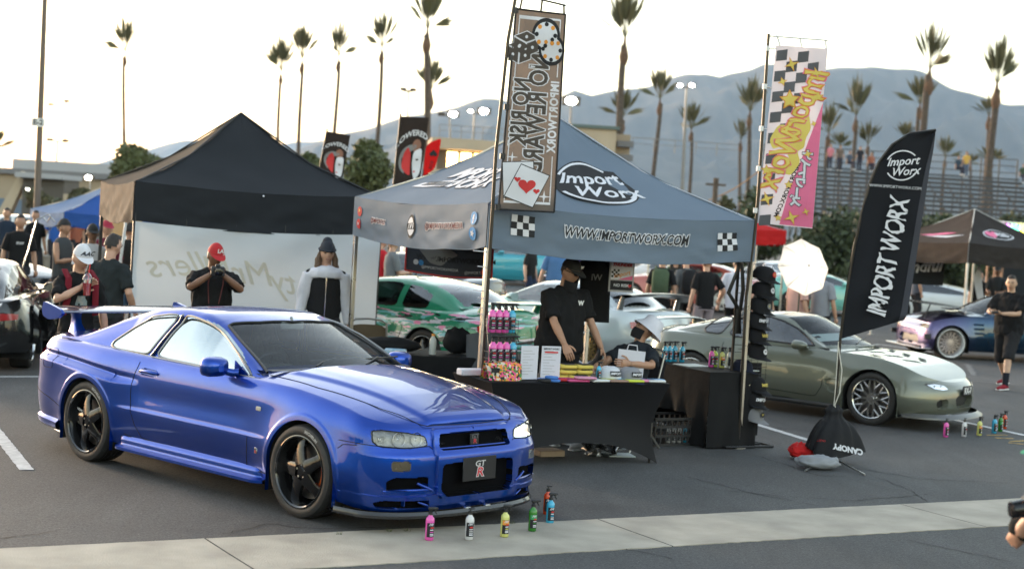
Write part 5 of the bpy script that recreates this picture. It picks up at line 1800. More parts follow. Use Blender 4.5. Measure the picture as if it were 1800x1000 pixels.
def coupe_spec(L=2.52,H=1.29,W=.865,fo=.85,ro=1.0,hood=.80,belt=.86,deck=.95,nose_z=.62,az=.315,ra=.35,xr=-.55,xrt=.15,xft=1.35,xc=2.0,boxy=2.6,fl=.03,roundtop=.34,nb=.55):
 zs=[(-ro,deck-.08),(-ro*.5,belt+.02),(0,belt+.025),(L*.5,belt),(L-.5,belt-.01),(L,hood),(L+fo*.6,(hood+nose_z)/2),(L+fo,nose_z-.02)]
 D=smoothpoly([(.38,1.3),(.38,.60),(.48,.30),(xc-.28,.26),(xc-.18,.40),(xc-.16,1.3)],3,.12)
 bz=belt+.03
 win=smoothpoly([(.60,bz),(xc-.22,bz-.01),((xc-.22+xft)/2+.02,(bz+H)/2-.02),(xft-.12,H-.095),(.60,H-.08)],3,.15)
 qw=smoothpoly([(.50,bz),(.50,H-.085),(xrt+.18,H-.105),((xrt+xr)/2+.25,(bz+H)/2-.01),(xr+.62,bz+.015)],3,.2)
 return dict(L=L,az=az,ra=(ra,ra),flare=(fl,fl),flarew=(.16,.16),poke=0,hw=[(-ro,W-.05),(0,W+.005),(L*.5,W-.02),(L,W+.005),(L+fo,W-.05)],zs=zs,zh=[(-ro,deck),(xr,deck+.02),(xc-.2,belt+.07),(xc+.1,belt+.05),(L,hood+.055),(L+fo*.6,(hood+nose_z)/2+.04),(L+fo,nose_z)],zb=[(-ro,.25),(.4,.19),(L,.18),(L+fo,.17)],ins=[(-ro,.10),(L*.5,.10),(L+fo,.09)],nose=[(.15,L+fo-.04),(.3,L+fo),(nb,L+fo-.01),(nose_z,L+fo-.08)],tail=[(.2,-ro+.05),(.45,-ro),(.7,-ro+.02),(deck,-ro+.09)],ztop_nose=nose_z-.02,ztop_tail=deck-.08,nn=boxy,tn=boxy+.3,under=.07,roundtop=roundtop,crownp=2.6,recess=[('nose',smoothpoly([(-.01,.26),(-.01,.42),(.42,.42),(.48,.30),(.42,.26)],2,.2),.05)],regions=[('door','side',D,0),('intake','nose',smoothpoly([(-.01,.27),(-.01,.41),(.41,.41),(.47,.30),(.41,.27)],2,.2),1),('bonnet','top',[(xc,-.01),(xc,.66),(L+fo*.7,.60),(L+fo*.9,-.01)],0)],hole=[(xr+.3,-.01),(xr+.3,.55),(.2,.68),(xc-.35,.68),(xc-.1,-.01)],door=D,sx=.8,cabin=dict(z=[(xr-.12,deck-.01),(xr,deck+.03),((xr+xrt)/2,(deck+H)/2+.04),(xrt,H-.045),((xrt+xft)/2,H),(xft,H-.035),((xft+xc)/2+.02,(H+belt)/2+.04),(xc+.05,belt+.05),(xc+.12,belt)],yr=[(xr,.58),(xrt,.56),(xft,.58),(xc,.70)],yb=[(xr,.68),(.3,.755),(xc-.3,.765),(xc+.1,.74)],x=(xr-.12,xc+.08),n=110,rows=(26,5,20),xm=.8,bow=(.17,.12),crown=.035,rc=.09,bulge=.02,regions=[('side_window','side',win,1),('quarter_window','side',qw,1),('windscreen','top',[(xft+.07,-.01),(xft-.02,.5),(xft+.1,.54),(xc-.12,.66),(xc+.3,.3),(xc+.3,-.01)],2),('rear_window','top',[(xrt-.02,-.01),(xrt-.02,.48),(xr+.12,.52),(xr+.02,-.01)],1)]))
def livery_green():
 """green wrap with white, pink, black and blue brush slashes, as a colour pattern that belongs to the film itself"""
 m=paint('green_wrap',(.02,.22,.12),.1,.3)
 nt=m.node_tree;L=nt.links;b=nt.nodes['Principled BSDF']
 tc=nt.nodes.new('ShaderNodeTexCoord');mp=nt.nodes.new('ShaderNodeMapping')
 mp.inputs['Rotation'].default_value=(0,math.radians(32),0);mp.inputs['Scale'].default_value=(1.1,.4,6.5)
 L.new(tc.outputs['Object'],mp.inputs[0])
 prev=None
 for k,(col,lo,off)in enumerate((((.62,.60,.66),.53,0),((.75,.25,.42),.60,3),((.01,.015,.015),.60,7),((.16,.45,.50),.62,11),((.02,.22,.12),.60,17))):
  n=nt.nodes.new('ShaderNodeTexNoise');n.inputs['Scale'].default_value=1.9;n.inputs['Detail'].default_value=3;n.inputs['Distortion'].default_value=.8
  m2=nt.nodes.new('ShaderNodeMapping');m2.inputs['Location'].default_value=(off,off,off);L.new(mp.outputs[0],m2.inputs[0]);L.new(m2.outputs[0],n.inputs['Vector'])
  r=nt.nodes.new('ShaderNodeValToRGB');r.color_ramp.interpolation='CONSTANT'
  r.color_ramp.elements[0].color=(0,0,0,1);r.color_ramp.elements[1].position=lo;r.color_ramp.elements[1].color=(1,1,1,1)
  L.new(n.outputs[0],r.inputs[0])
  mx=nt.nodes.new('ShaderNodeMix');mx.data_type='RGBA';L.new(r.outputs[0],mx.inputs[0]);mx.inputs[7].default_value=(*col,1)
  if prev is None:mx.inputs[6].default_value=(.02,.22,.12,1)
  else:L.new(prev,mx.inputs[6])
  prev=mx.outputs[2]
 sx=nt.nodes.new('ShaderNodeSeparateXYZ');L.new(tc.outputs['Object'],sx.inputs[0])
 mr=nt.nodes.new('ShaderNodeMapRange');mr.inputs[1].default_value=.86;mr.inputs[2].default_value=.90;mr.clamp=True
 L.new(sx.outputs[2],mr.inputs[0])
 mx=nt.nodes.new('ShaderNodeMix');mx.data_type='RGBA';L.new(mr.outputs[0],mx.inputs[0]);L.new(prev,mx.inputs[6]);mx.inputs[7].default_value=(.02,.22,.12,1)
 L.new(mx.outputs[2],b.inputs['Base Color'])
 return m
def spoiler(root,pm,x,z,w,ch,th=.02,feet=(.5,),zf=.95,curve=0.0,nm='rear_wing',lift=0,sweep=0):
 b=MB()
 def f(u,v):
  y=(u-.5)*2*w;a=2*math.pi*v;k=abs(2*u-1)
  return(x+ch*math.cos(a)+sweep*k**2,y,z+th*math.sin(a)+curve*(1-k**2)+lift*math.cos(a))
 b.grid(20,14,f);b.build(nm,pm,root,60)
 for s_ in feet:
  for sg in(-1,1):
   b=MB();b.tube([(x+.05,sg*s_*w,zf),(x,sg*s_*w,z+curve*(1-s_**2))],[.06,.04],8,ell=.3);b.build('wing_foot',pm,root,60)
M_TAIL=mat('tail_lens',(.35,.01,.01),.15,coat=1)
M_HEADL=mat('headlight_dim',(.22,.22,.23),.2,.2,coat=1)
def put(px,py,z=0.0):g=G(px,py,z);return(g.x,g.y)
def make_cars():
 make_gtr();make_olive()
 lipw=mat('rim_white',(.72,.72,.70),.3);goldm=mat('rim_gold',(.45,.32,.14),.3,.8);redr=mat('rim_red',(.42,.01,.02),.3,coat=.5)
 gun=mat('gunmetal_rim',(.12,.12,.12),.22,.9,coat=.5);chr_=M_CHROME
 dark=M_BLACKGLOSS
 g=livery_green()
 sp=coupe_spec(H=1.29)
 r,c=auto_car('wrapped_coupe','green coupe wrapped in pink, white and black brush slashes behind the booth',(-.62,21.5),math.radians(143),sp,g,('five',.235,dark,gun,0),(('tail_light','t',.35,.72,.62,.76,M_TAIL),('headlight','f',.42,.74,.52,.60,M_HEADL)))
 spoiler(r,paint('green_wrap_plain',(.02,.20,.11),.1,.3),-.80,1.02,.72,.14,.025,(.85,),.9,.01)
 def rw(u,v,l):
  x=-.02-(v+.5)*.30;y=-u
  return Vector((x,y,float(c.cabZ(np.array(x),abs(y)/.57))+.006))
 lettering('screen_lettering','Touge Motorsports',rw,.085,mat('decal_white',(.7,.7,.68),.4),r,mirror=False,shear=.2,jag=.02,org=(0,-.30))
 mp_=paint('silver_mint_paint',(.52,.58,.58),.35,.3)
 nt=mp_.node_tree;tc=nt.nodes.new('ShaderNodeTexCoord');sx=nt.nodes.new('ShaderNodeSeparateXYZ');nt.links.new(tc.outputs['Object'],sx.inputs[0])
 cr=nt.nodes.new('ShaderNodeMapRange');cr.inputs[1].default_value=1.2;cr.inputs[2].default_value=2.3;nt.links.new(sx.outputs[0],cr.inputs[0])
 mx=nt.nodes.new('ShaderNodeMix');mx.data_type='RGBA';nt.links.new(cr.outputs[0],mx.inputs[0]);mx.inputs[6].default_value=(.52,.57,.58,1);mx.inputs[7].default_value=(.10,.42,.30,1)
 nt.links.new(mx.outputs[2],nt.nodes['Principled BSDF'].inputs['Base Color'])
 sp=coupe_spec(L=2.55,H=1.275,W=.90,belt=.90,deck=.93,roundtop=.45,boxy=2.3,xr=-.45,fl=.045,nose_z=.60)
 sp['mats']=[M_BLACKPL]
 r,c=auto_car('winged_coupe','silver coupe fading to mint with a dark rear wing, seen from its tail',(1.75,24.1),math.radians(138),sp,mp_,('bbs',.235,goldm,chr_,.0),(('tail_light','t',.42,.78,.66,.78,mat('tail_pale',(.42,.12,.10),.15,coat=1)),('headlight','f',.42,.74,.52,.60,M_HEADL)))
 spoiler(r,mat('wing_grey',(.10,.105,.11),.3,.2,coat=.6),-.50,1.12,.72,.19,.03,(.98,),.90,.03,lift=-.03)
 b=MB();b.box((-1.01,0,.60),(.01,.34,.17));b.build('number_plate',mat('pale_paper',(.6,.66,.66),.7),r)
 b=MB();b.grid(16,6,lambda u,v:c.tail_pt((.5-u)*1.55,.50+v*.03,.03*math.sin(v*3.1)));b.build('bumper_ledge',mp_,r,60)
 gp=paint('dark_grey_paint',(.11,.115,.12),.4,.3)
 r,c=auto_car('bonnet_up_car','dark grey car with a raised bonnet left of the red shirted man',(-1.15,31.5),math.radians(158),coupe_spec(H=1.38,W=.88),gp,('five',.23,gun,gun,0),(('headlight','f',.42,.78,.54,.64,M_HEADL),))
 b=MB();b.grid(10,8,lambda u,v:(2.05+.95*v,(u-.5)*1.4*(1-.15*v),.98+.85*v+.03*math.sin(3.1*u)));b.box((3.0,0,1.82),(.04,1.15,.03));b.build('raised_bonnet',gp,r,60)
 sal=paint('salmon_paint',(.55,.17,.14),.05,.35)
 r,c=auto_car('salmon_coupe','salmon pink coupe with white five-spoke wheels behind the backpackers',(put(1278,549)[0],put(1278,549)[1]+.5),math.radians(166),coupe_spec(L=2.5,H=1.30,W=.86),sal,('five_split',.235,lipw,lipw,0),(('headlight','f',.40,.74,.50,.62,mat('headlight_warm',(.7,.35,.15),.3,emit=(1,.45,.15),estr=1.0)),('tail_light','t',.4,.75,.62,.74,M_TAIL)),glassm=glass('pale_green_glass',(.35,.55,.5),.25))
 wp=paint('white_car_paint',(.62,.64,.64),0,.35)
 auto_car('white_sedan','white car behind the left end of the salmon coupe',(4.4,47.0),math.radians(-28),coupe_spec(L=2.6,H=1.42,W=.88,xr=-.7,belt=.92),wp,('multi',.22,gun,gun,0),(('headlight','f',.45,.78,.56,.66,M_HEADL),))
 auto_car('white_sedan','white car seen past the white shirted man, with teal glass',(8.6,47.0),math.radians(200),coupe_spec(L=2.6,H=1.42,W=.88,xr=-.7,belt=.92),wp,('multi',.22,gun,gun,0),(('tail_light','t',.45,.78,.66,.76,M_TAIL),),glassm=glass('pale_green_glass',(.35,.55,.5),.25))
 mus=coupe_spec(L=2.95,H=1.45,W=.95,fo=.90,ro=1.15,hood=.98,belt=1.0,deck=1.04,nose_z=.86,az=.35,ra=.38,xr=-.35,xrt=.4,xft=1.5,xc=2.15,boxy=5,nb=.80,roundtop=.2)
 mus['recess']=[('nose',smoothpoly([(-.01,.62),(-.01,.78),(.80,.78),(.80,.62)],2,.1),.08),('nose',smoothpoly([(-.01,.25),(-.01,.40),(.7,.40),(.7,.25)],2,.1),.08)]
 mus['regions']=mus['regions'][:1]+[('grille','nose',[(-.01,.63),(-.01,.77),(.79,.77),(.79,.63)],1),('intake','nose',[(-.01,.26),(-.01,.39),(.69,.39),(.69,.26)],1)]
 tp=paint('teal_paint',(.04,.30,.38),.2,.3)
 mcp=put(935,503)
 r,c=auto_car('teal_muscle_car','bright teal muscle car beyond the back banner',(mcp[0]+.2,mcp[1]+.9),math.radians(200),mus,tp,('five',.26,chr_,chr_,0),(('headlight','f',.55,.82,.64,.76,M_HEADL),))
 p=put(862,492)
 r,c=auto_car('white_muscle_car','white muscle car with black grille, nose towards the booth',(p[0]-2.1,p[1]+2.6),math.radians(-42),mus,wp,('five',.26,dark,dark,0),(('headlight','f',.55,.82,.64,.76,M_HEADL),))
 pp_=paint('colour_shift_paint',(.05,.07,.16),.8,.25)
 nt=pp_.node_tree;lw=nt.nodes.new('ShaderNodeLayerWeight');lw.inputs[0].default_value=.45
 tc=nt.nodes.new('ShaderNodeTexCoord');sx=nt.nodes.new('ShaderNodeSeparateXYZ');nt.links.new(tc.outputs['Object'],sx.inputs[0])
 rp=nt.nodes.new('ShaderNodeMapRange');rp.inputs[1].default_value=2.0;rp.inputs[2].default_value=3.0;nt.links.new(sx.outputs[0],rp.inputs[0])
 mx=nt.nodes.new('ShaderNodeMix');mx.data_type='RGBA';nt.links.new(rp.outputs[0],mx.inputs[0]);mx.inputs[6].default_value=(.008,.038,.085,1);mx.inputs[7].default_value=(.085,.065,.16,1)
 nt.links.new(mx.outputs[2],nt.nodes['Principled BSDF'].inputs['Base Color'])
 sp=coupe_spec(L=2.55,H=1.27,W=.88,fo=.52,hood=.80,nose_z=.66,belt=.86,boxy=3.2)
 fw=put(1668,632)
 yaw=math.radians(188)
 sp['cal']=None
 cx_,cy_=fw[0]-.22-2.55*math.cos(yaw)+.85*math.sin(yaw)*-1,fw[1]-2.55*math.sin(yaw)+.85*abs(math.cos(yaw))
 r,c=auto_car('purple_coupe','blue-purple colour-shift coupe with deep white-lipped wheels behind the walking man',(cx_,cy_),yaw,sp,pp_,('bbs',.27,mat('rim_pale',(.50,.42,.38),.3,.5),lipw,.03),(('headlight','f',.50,.80,.58,.66,mat('headlight_amberish',(.22,.17,.10),.2,coat=1)),('tail_light','t',.4,.75,.66,.78,M_TAIL)))
 b=MB();b.grid(10,10,lambda u,v:(2.1+1.25*v,(u-.5)*1.45*(1-.25*v*v),.98+.13*v+.02*math.sin(3.1*u)-.03*v*v));b.grid(10,10,lambda u,v:(2.1+1.25*v,(.5-u)*1.45*(1-.25*v*v),.955+.13*v+.02*math.sin(3.1*u)-.03*v*v))
 b.build('raised_bonnet',mat('carbon_bonnet',(.16,.14,.12),.18,.3,coat=1),r,60)
 for sg in(-1,1):
  b=MB();b.tube([(3.0,sg*.55,.75),(2.9,sg*.55,1.02)],.015,5);b.build('bonnet_prop',M_BLACKPL,r)
  for k in range(4):
   b=MB();b.box(c.side_pt(2.02-.01*k,.70-k*.085,.004,sg),(.22,.03,.04),bev=.012);b.build('vent_louvre',pp_,r)
  b=MB();b.box(c.side_pt(2.98,.42,.0,sg),(.22,.03,.10),bev=.01);b.build('bumper_duct',M_BLACKPL,r)
 b=MB();b.box((3.06,0,.19),(.25,1.72,.02),bev=.008);b.build('front_splitter',paint('silver_lip',(.45,.45,.45),.5,.3),r)
 spc=coupe_spec(L=2.65,H=1.14,W=.96,fo=.95,ro=.95,hood=.78,belt=.80,deck=.92,nose_z=.48,az=.34,ra=.37,xr=-.6,xrt=.5,xft=1.2,xc=2.3,boxy=2.6,nb=.42)
 w=put(1618,566)
 r,c=auto_car('white_supercar','white and black wedge supercar with red wheels left of the leg of the dark canopy',(w[0]-.5,w[1]+.9),math.radians(-12),spc,wp,('ten',.25,redr,redr,0),(('headlight','f',.5,.8,.44,.5,M_HEADL),('tail_light','t',.4,.75,.62,.7,M_TAIL)))
 spoiler(r,wp,-.75,1.38,.85,.16,.03,(.6,),.9,.02)
 mt_=paint('mint_paint',(.20,.52,.45),.05,.35)
 w=put(1462,558)
 auto_car('mint_supercar','pale mint sports car between the white umbrella and the black feather flag',(w[0]-1.2,w[1]+1.4),math.radians(8),coupe_spec(L=2.6,H=1.18,W=.94,belt=.84,hood=.80,nose_z=.55),mt_,('multi',.25,dark,dark,0),(('tail_light','t',.4,.75,.66,.72,M_TAIL),('headlight','f',.5,.8,.5,.58,M_HEADL)))
 gy=paint('black_widebody_paint',(.02,.02,.021),.2,.2)
 sp=coupe_spec(L=2.35,H=1.28,W=.93,fo=.9,ro=.95,belt=.84,hood=.86,deck=.86,xr=-.75,xrt=.35,nose_z=.62,fl=.10,roundtop=.5,boxy=2.1,az=.33,ra=.37)
 w=put(50,650)
 r,c=auto_car('widebody_coupe','glossy black wide-body coupe with flared arches cut by the left edge',(w[0]-.97,w[1]+.1),math.radians(99),sp,gy,('five',.24,dark,chr_,.02),(('tail_light','t',.35,.85,.62,.70,M_TAIL),('headlight','f',.45,.75,.6,.72,M_HEADL)),glassm=glass('dusk_glass',(.08,.08,.08),.02,fm=.7))
 for sg in(-1,1):
  for xa in(0,2.35):
   b=MB()
   for i in range(19):
    a=math.pi*i/18
   V=[]
   for i in range(19):
    a=math.pi*i/18;x,z=xa-math.cos(a)*.385,.33+math.sin(a)*.385
    q=c.side_pt(x,z,0,sg);V+=[(q.x,q.y+sg*.055,q.z),(xa-math.cos(a)*.46,q.y+sg*.0,.33+math.sin(a)*.46),(q.x,q.y-sg*.03,q.z)]
   b.add(V,[(i*3,i*3+3,i*3+4,i*3+1)for i in range(18)]+[(i*3+2,i*3+5,i*3+3,i*3)for i in range(18)])
   b.build('arch_flare',M_BLACKGLOSS,r,60)
 bp=paint('black_paint',(.012,.014,.018),.3,.2)
 w=put(60,575)
 r,c=auto_car('black_coupe','black coupe with white windscreen lettering behind the wide-body coupe',(w[0]-3.2,w[1]+1.6),math.radians(-22),coupe_spec(L=2.6,H=1.36,W=.90,belt=.92,hood=.92,nose_z=.74),bp,('five',.24,dark,gun,0),(('headlight','f',.45,.8,.58,.68,M_HEADL),))
 def ws(u,v,l):
  x=1.98-v*.9;y=u
  return Vector((x,y,float(c.cabZ(np.array(x),abs(y)/float(c.cab_yr(x))))+.008))
 lettering('screen_lettering','verdueslow',ws,.20,mat('decal_white'),r,rot=0,offset=.006,org=(0,.10),mirror=False,sx=1.0)
 for k,(px,py,yaw,lab,dz)in enumerate(((95,470,15,'white coupe just right of the lamp post',0),(182,474,-160,'white car behind the man in the white t-shirt',0),(30,452,8,'white hatchback behind the black shirted man at far left',0),(228,470,60,'white car glimpsed left of the white sheet banner',0),(150,440,-20,'silver car with dark vents under the blue canopy',1))):
  w=put(px,py)
  auto_car('white_parked_car' if not dz else 'silver_parked_car',lab,(w[0]-.8,w[1]+.5),math.radians(yaw),coupe_spec(L=2.6,H=1.34,W=.88,belt=.90),(wp,paint('silver_paint',(.35,.36,.36),.7,.3))[dz],('multi',.23,gun,gun,0),(('headlight','f',.45,.78,.54,.62,M_HEADL),('tail_light','t',.45,.78,.64,.74,M_TAIL)),group='cars parked behind the left crowd',seats=False)
make_cars()
# people
_tmp=bpy.data.scenes.new('workbench')
def remesh(V,Fc,vox,smooth=2,folds=0.0,seed=0,fs=9.0):
 me=bpy.data.meshes.new('tmp');me.from_pydata([tuple(v)for v in V],[],[tuple(f)for f in Fc])
 o=bpy.data.objects.new('tmp',me);_tmp.collection.objects.link(o)
 m=o.modifiers.new('r','REMESH');m.mode='VOXEL';m.voxel_size=vox
 if smooth:
  s=o.modifiers.new('s','SMOOTH');s.iterations=smooth;s.factor=.5
 _tmp.view_layers[0].update();dg=_tmp.view_layers[0].depsgraph
 m2=bpy.data.meshes.new_from_object(o.evaluated_get(dg))
 P=[v.co.copy()for v in m2.vertices];N=[v.normal.copy()for v in m2.vertices];F2=[tuple(p.vertices)for p in m2.polygons]
 _tmp.collection.objects.unlink(o);bpy.data.objects.remove(o);bpy.data.meshes.remove(me);bpy.data.meshes.remove(m2)
 if folds:
  for i,p in enumerate(P):
   q=Vector((p.x*fs,p.y*fs,p.z*fs*.55+seed*3.1))
   n=noise.noise(q)+.5*noise.noise(q*2.1)
   P[i]=p+N[i]*(abs(n)*2-.5)*folds
 return P,F2
SKIN={'light':(.52,.30,.21),'tan':(.40,.22,.14),'brown':(.20,.10,.06),'asian':(.50,.31,.21)}
def ik(a,t,l1,l2,hint):
 d=t-a;L=d.length
 L=min(L,(l1+l2)*.995);d=d.normalized()
 x=(l1*l1-l2*l2+L*L)/(2*L);h=math.sqrt(max(l1*l1-x*x,0))
 n=hint-d*hint.dot(d)
 n=n.normalized()if n.length>1e-5 else Vector((0,1,0))
 return a+d*x+n*h,a+d*L
def hand_mesh(b,wrist,fore,palm_n,s=1.0,curl=.6,right=True):
 """palm and five fingers; fore: direction of the forearm, palm_n: direction the palm faces"""
 f=fore.normalized();n=(palm_n-f*palm_n.dot(f)).normalized();w=f.cross(n)*(1 if right else-1)
 c=wrist
 b.tube([c-f*.02*s,c+f*.03*s,c+f*.075*s,c+f*.09*s],[.026*s,.036*s,.040*s,.034*s],10,ell=.5)if False else None
 V=[]
 for k,(t,ww,th)in enumerate(((-.02,.024,.020),(.02,.034,.016),(.06,.042,.015),(.092,.040,.012))):
  for a in range(8):
   an=2*math.pi*a/8
   V.append(c+f*t*s+w*ww*math.cos(an)*s+n*th*math.sin(an)*s)
 b.add(V,[(i*8+j,i*8+(j+1)%8,(i+1)*8+(j+1)%8,(i+1)*8+j)for i in range(3)for j in range(8)]+[tuple(range(7,-1,-1)),tuple(range(24,32))])
 for k,(off,ln)in enumerate(((.030,.072),(.010,.080),(-.011,.075),(-.030,.058))):
  p=c+f*.085*s+w*off*s;d=f.copy();P=[p-f*.01*s]
  for j,sg in enumerate((.45,.32,.23)):
   d=(d+n*curl*(.55+.3*j)).normalized();p=p+d*ln*sg*s;P.append(p)
  b.tube(P,[.0095*s,.009*s,.008*s,.0065*s],6)
 p=c+f*.02*s+w*.030*s;d=(f*.6+w*.8+n*.3).normalized()
 P=[p]
 for j,sg in enumerate((.032,.028,.022)):
  p=p+d*sg*s;P.append(p);d=(d+f*.4+n*.3*curl-w*.25).normalized()
 b.tube(P,[.013*s,.011*s,.010*s,.007*s],6)
def person(label,loc,rz,h=1.75,skin='tan',top=(.02,.02,.02),sleeve='short',bottom=(.03,.03,.035),legs='long',shoes=(.5,.5,.5),hair=(.02,.014,.01),hat=None,hatcol=(.02,.02,.02),Lh=None,Rh=None,feet=None,hip=None,lean=(0,0),look=(0,0),fat=1.0,hi=False,longhair=False,mask=False,glasses=False,group=None,pack=None,elb=None,curl=.6,palm=None,chest=None,socks=None,tank=False,name='person',shadesleeve=None,beard=False,knee=None,ground=0.0):
 s=h/1.75
 hz_=(hip if hip else.93)
 H0=Vector((0,0,hz_))
 up=Vector((lean[0],lean[1],1)).normalized()
 sh=H0+up*.50
 nk=H0+up*.56
 tw=0
 SL,SR=sh+Vector((.160*(.5+fat*.5),0,-.035)),sh+Vector((-.160*(.5+fat*.5),0,-.035))
 HL,HR=H0+Vector((.09,0,-.02)),H0+Vector((-.09,0,-.02))
 Lt=Vector(Lh)if Lh else sh+Vector((.26*fat,-.03,-.56));Rt=Vector(Rh)if Rh else sh+Vector((-.26*fat,-.03,-.56))
 eh=elb or((.5,.8,-.3),(-.5,.8,-.3))
 LE,LW=ik(SL,Lt,.28,.26,Vector(eh[0]));RE,RW=ik(SR,Rt,.28,.26,Vector(eh[1]))
 ft=feet or((.10,-.02),(-.10,.02))
 ft=[Vector((f[0],f[1],.085 if len(f)<3 else f[2]))for f in ft]
 kh=Vector(knee)if knee else Vector((0,-1,.1))
 LK,LA=ik(HL,ft[0],.43,.42,kh);RK,RA=ik(HR,ft[1],.43,.42,kh)
 yaw,pit=look
 hd=nk+Vector((0,-.015,.045))+Vector((math.sin(yaw)*.03*math.sin(pit),-.05*math.sin(pit),0))
 RH=Matrix.Translation(hd)@Matrix.Rotation(yaw,4,'Z')@Matrix.Rotation(pit,4,'X')
 n=12 if hi else 8
 body=MB()
 body.tube([H0-up*.03,H0+up*.15,sh-up*.08,sh,nk-up*.03],[.13*fat,.12*fat,.128,.095,.050],n,ell=.58)
 body.tube([nk-up*.06,nk,hd+Vector((0,0,.05))],[.062,.056,.055],n)
 for S,E,W,T in((SL,LE,LW,Lt),(SR,RE,RW,Rt)):
  body.tube([S,S+(E-S)*.5,E,E+(W-E)*.35,W],[.042*fat,.043,.038,.040,.026],n)
  if not hi:body.sphere(W+(W-E).normalized()*.05,(.035,.035,.05),8)
 for Hh,K,A in((HL,LK,LA),(HR,RK,RA)):
  body.tube([Hh,Hh+(K-Hh)*.5,K,K+(A-K)*.3,A],[.085*fat,.072,.052,.056,.036],n)
 nn_=26 if hi else 14
 hv=MB();hv.sphere((0,0,0),1.0,nn_)
 V=[]
 for(x,y,z)in hv.v:
  X,Y,Z=x*.074,y*.094,z*.118
  if z<0:
   X*=1-.30*(-z)**1.5;Y*=1-.16*(-z)if y<0 else 1-.35*(-z)
  if y<0:
   Y-=.022*math.exp(-((x/.20)**2+((z+.12)/.20)**2))+.007*math.exp(-((x/.5)**2+((z-.28)/.12)**2))+.008*math.exp(-((x/.3)**2+((z+.50)/.12)**2))+.010*math.exp(-((x/.3)**2+((z+.86)/.2)**2))
   Y+=.009*math.exp(-(((abs(x)-.42)/.2)**2+((z-.08)/.13)**2))
  V.append(RH@Vector((X,Y,Z+.085)))
 body.add(V,hv.f)
 for sg in(-1,1):body.sphere(RH@Vector((sg*.077,.01,.075)),(.012,.02,.03),8)
 BV,BF=body.v,body.f
 if hi:BV,BF=remesh(BV,BF,.0125,2)
 if hi:
  hb=MB()
  pn=palm or((-1,0,0),(1,0,0))
  hand_mesh(hb,LW,(LW-LE),Vector(pn[0]),1,curl,False);hand_mesh(hb,RW,(RW-RE),Vector(pn[1]),1,curl,True)
  o=len(BV);BV=list(BV)+[Vector(v)for v in hb.v];BF=list(BF)+[tuple(i+o for i in f)for f in hb.f]
 sm=mat('skin_'+skin,SKIN[skin],.5,var=.10,vscale=14,sss=.12)
 root=mesh_obj(name,[Vector(v)*s for v in BV],BF,sm,None,None,80)
 root.location=(loc[0],loc[1],ground);root.rotation_euler=(0,0,rz)
 tag(root,label,'person',group)
 def part(nm,b,m,folds=0,vox=.017,sm_=2,always=False):
  V_,F_=b.v,b.f
  if hi and folds is not None:V_,F_=remesh(V_,F_,vox,sm_,folds,loc[0]*7)
  return mesh_obj(nm,[Vector(v)*s for v in V_],F_,m,None,root,80)
 tm=top if not isinstance(top,tuple)else cloth('cloth_%02x%02x%02x'%tuple(int(c*255)for c in top),top)
 bm_=cloth('cloth_%02x%02x%02x'%tuple(int(c*255)for c in bottom),bottom)
 b=MB()
 k=fat
 hem=H0-up*.075
 b.tube([hem,H0+up*.06,H0+up*.20,sh-up*.16,sh-up*.05,sh+up*.005,sh+up*.040,nk-up*.008],[.170*k,.166*k,.162*k,.180*(.4+.6*k),.182*(.6+.4*k),.150,.100,.064],16 if hi else 10,ell=[.70,.70,.70,.68,.60,.56,.66,.9])
 sl_={'short':.72,'long':2,'none':0}[sleeve]
 if sl_:
  for S,E,W in((SL,LE,LW),(SR,RE,RW)):
   P=[S-Vector((math.copysign(.08,S.x),0,-.015)),S,S+(E-S)*.30,S+(E-S)*.6]
   R_=[.055,.062*(.5+.5*k),.068*(.5+.5*k),.068]
   if sl_<1:P.append(S+(E-S)*.82);R_.append(.070)
   else:P+=[E,E+(W-E)*.5,W];R_+=[.058,.050,.040]
   b.tube(P,R_,12 if hi else 8)
 sname='jacket' if sleeve=='long' else('tank_top' if tank else 't_shirt')
 shirt=part(sname,b,tm,.016 if sleeve!='long' else.004)
 if sleeve=='long' and shadesleeve:
  b=MB()
  for S,E,W in((SL,LE,LW),(SR,RE,RW)):b.tube([S+Vector((math.copysign(.01,S.x),0,.01)),S+(E-S)*.5,E,E+(W-E)*.5,W],[.080,.082,.070,.060,.050],12)
  b.tube([sh-up*.07,sh-up*.0,sh+up*.04,nk-up*.0],[.204,.188,.132,.076],16,ell=[.72,.78,.86,1.0])
  part('jacket_sleeves',b,shadesleeve,.008)
  b=MB();P=[sh+Vector((0,-.115,.02)),sh+Vector((0,-.128,-.1)),H0+Vector((0,-.126,.1)),hem+Vector((0,-.125,0))];b.tube(P,.007,5);part('zip',b,M_CHROME,None)
 b=MB()
 b.tube([H0-up*.10,H0,H0+up*.08],[.155*k,.16*k,.150*k],12,ell=.70)
 for Hh,K,A in((HL,LK,LA),(HR,RK,RA)):
  if legs=='long':b.tube([Hh,Hh+(K-Hh)*.5,K,K+(A-K)*.5,A],[.098*k,.088,.070,.064,.058],12 if hi else 8)
  elif legs=='short':b.tube([Hh,Hh+(K-Hh)*.5,Hh+(K-Hh)*1.0,K+(A-K)*.12],[.100*k,.098,.092,.090],12 if hi else 8)
  elif legs=='mini':b.tube([Hh,Hh+(K-Hh)*.6],[.100*k,.100],8)
 part({'long':'trousers','short':'shorts','mini':'skirt'}[legs],b,bm_,.009)
 shm=cloth('shoe_%02x%02x%02x'%tuple(int(c*255)for c in shoes),shoes)
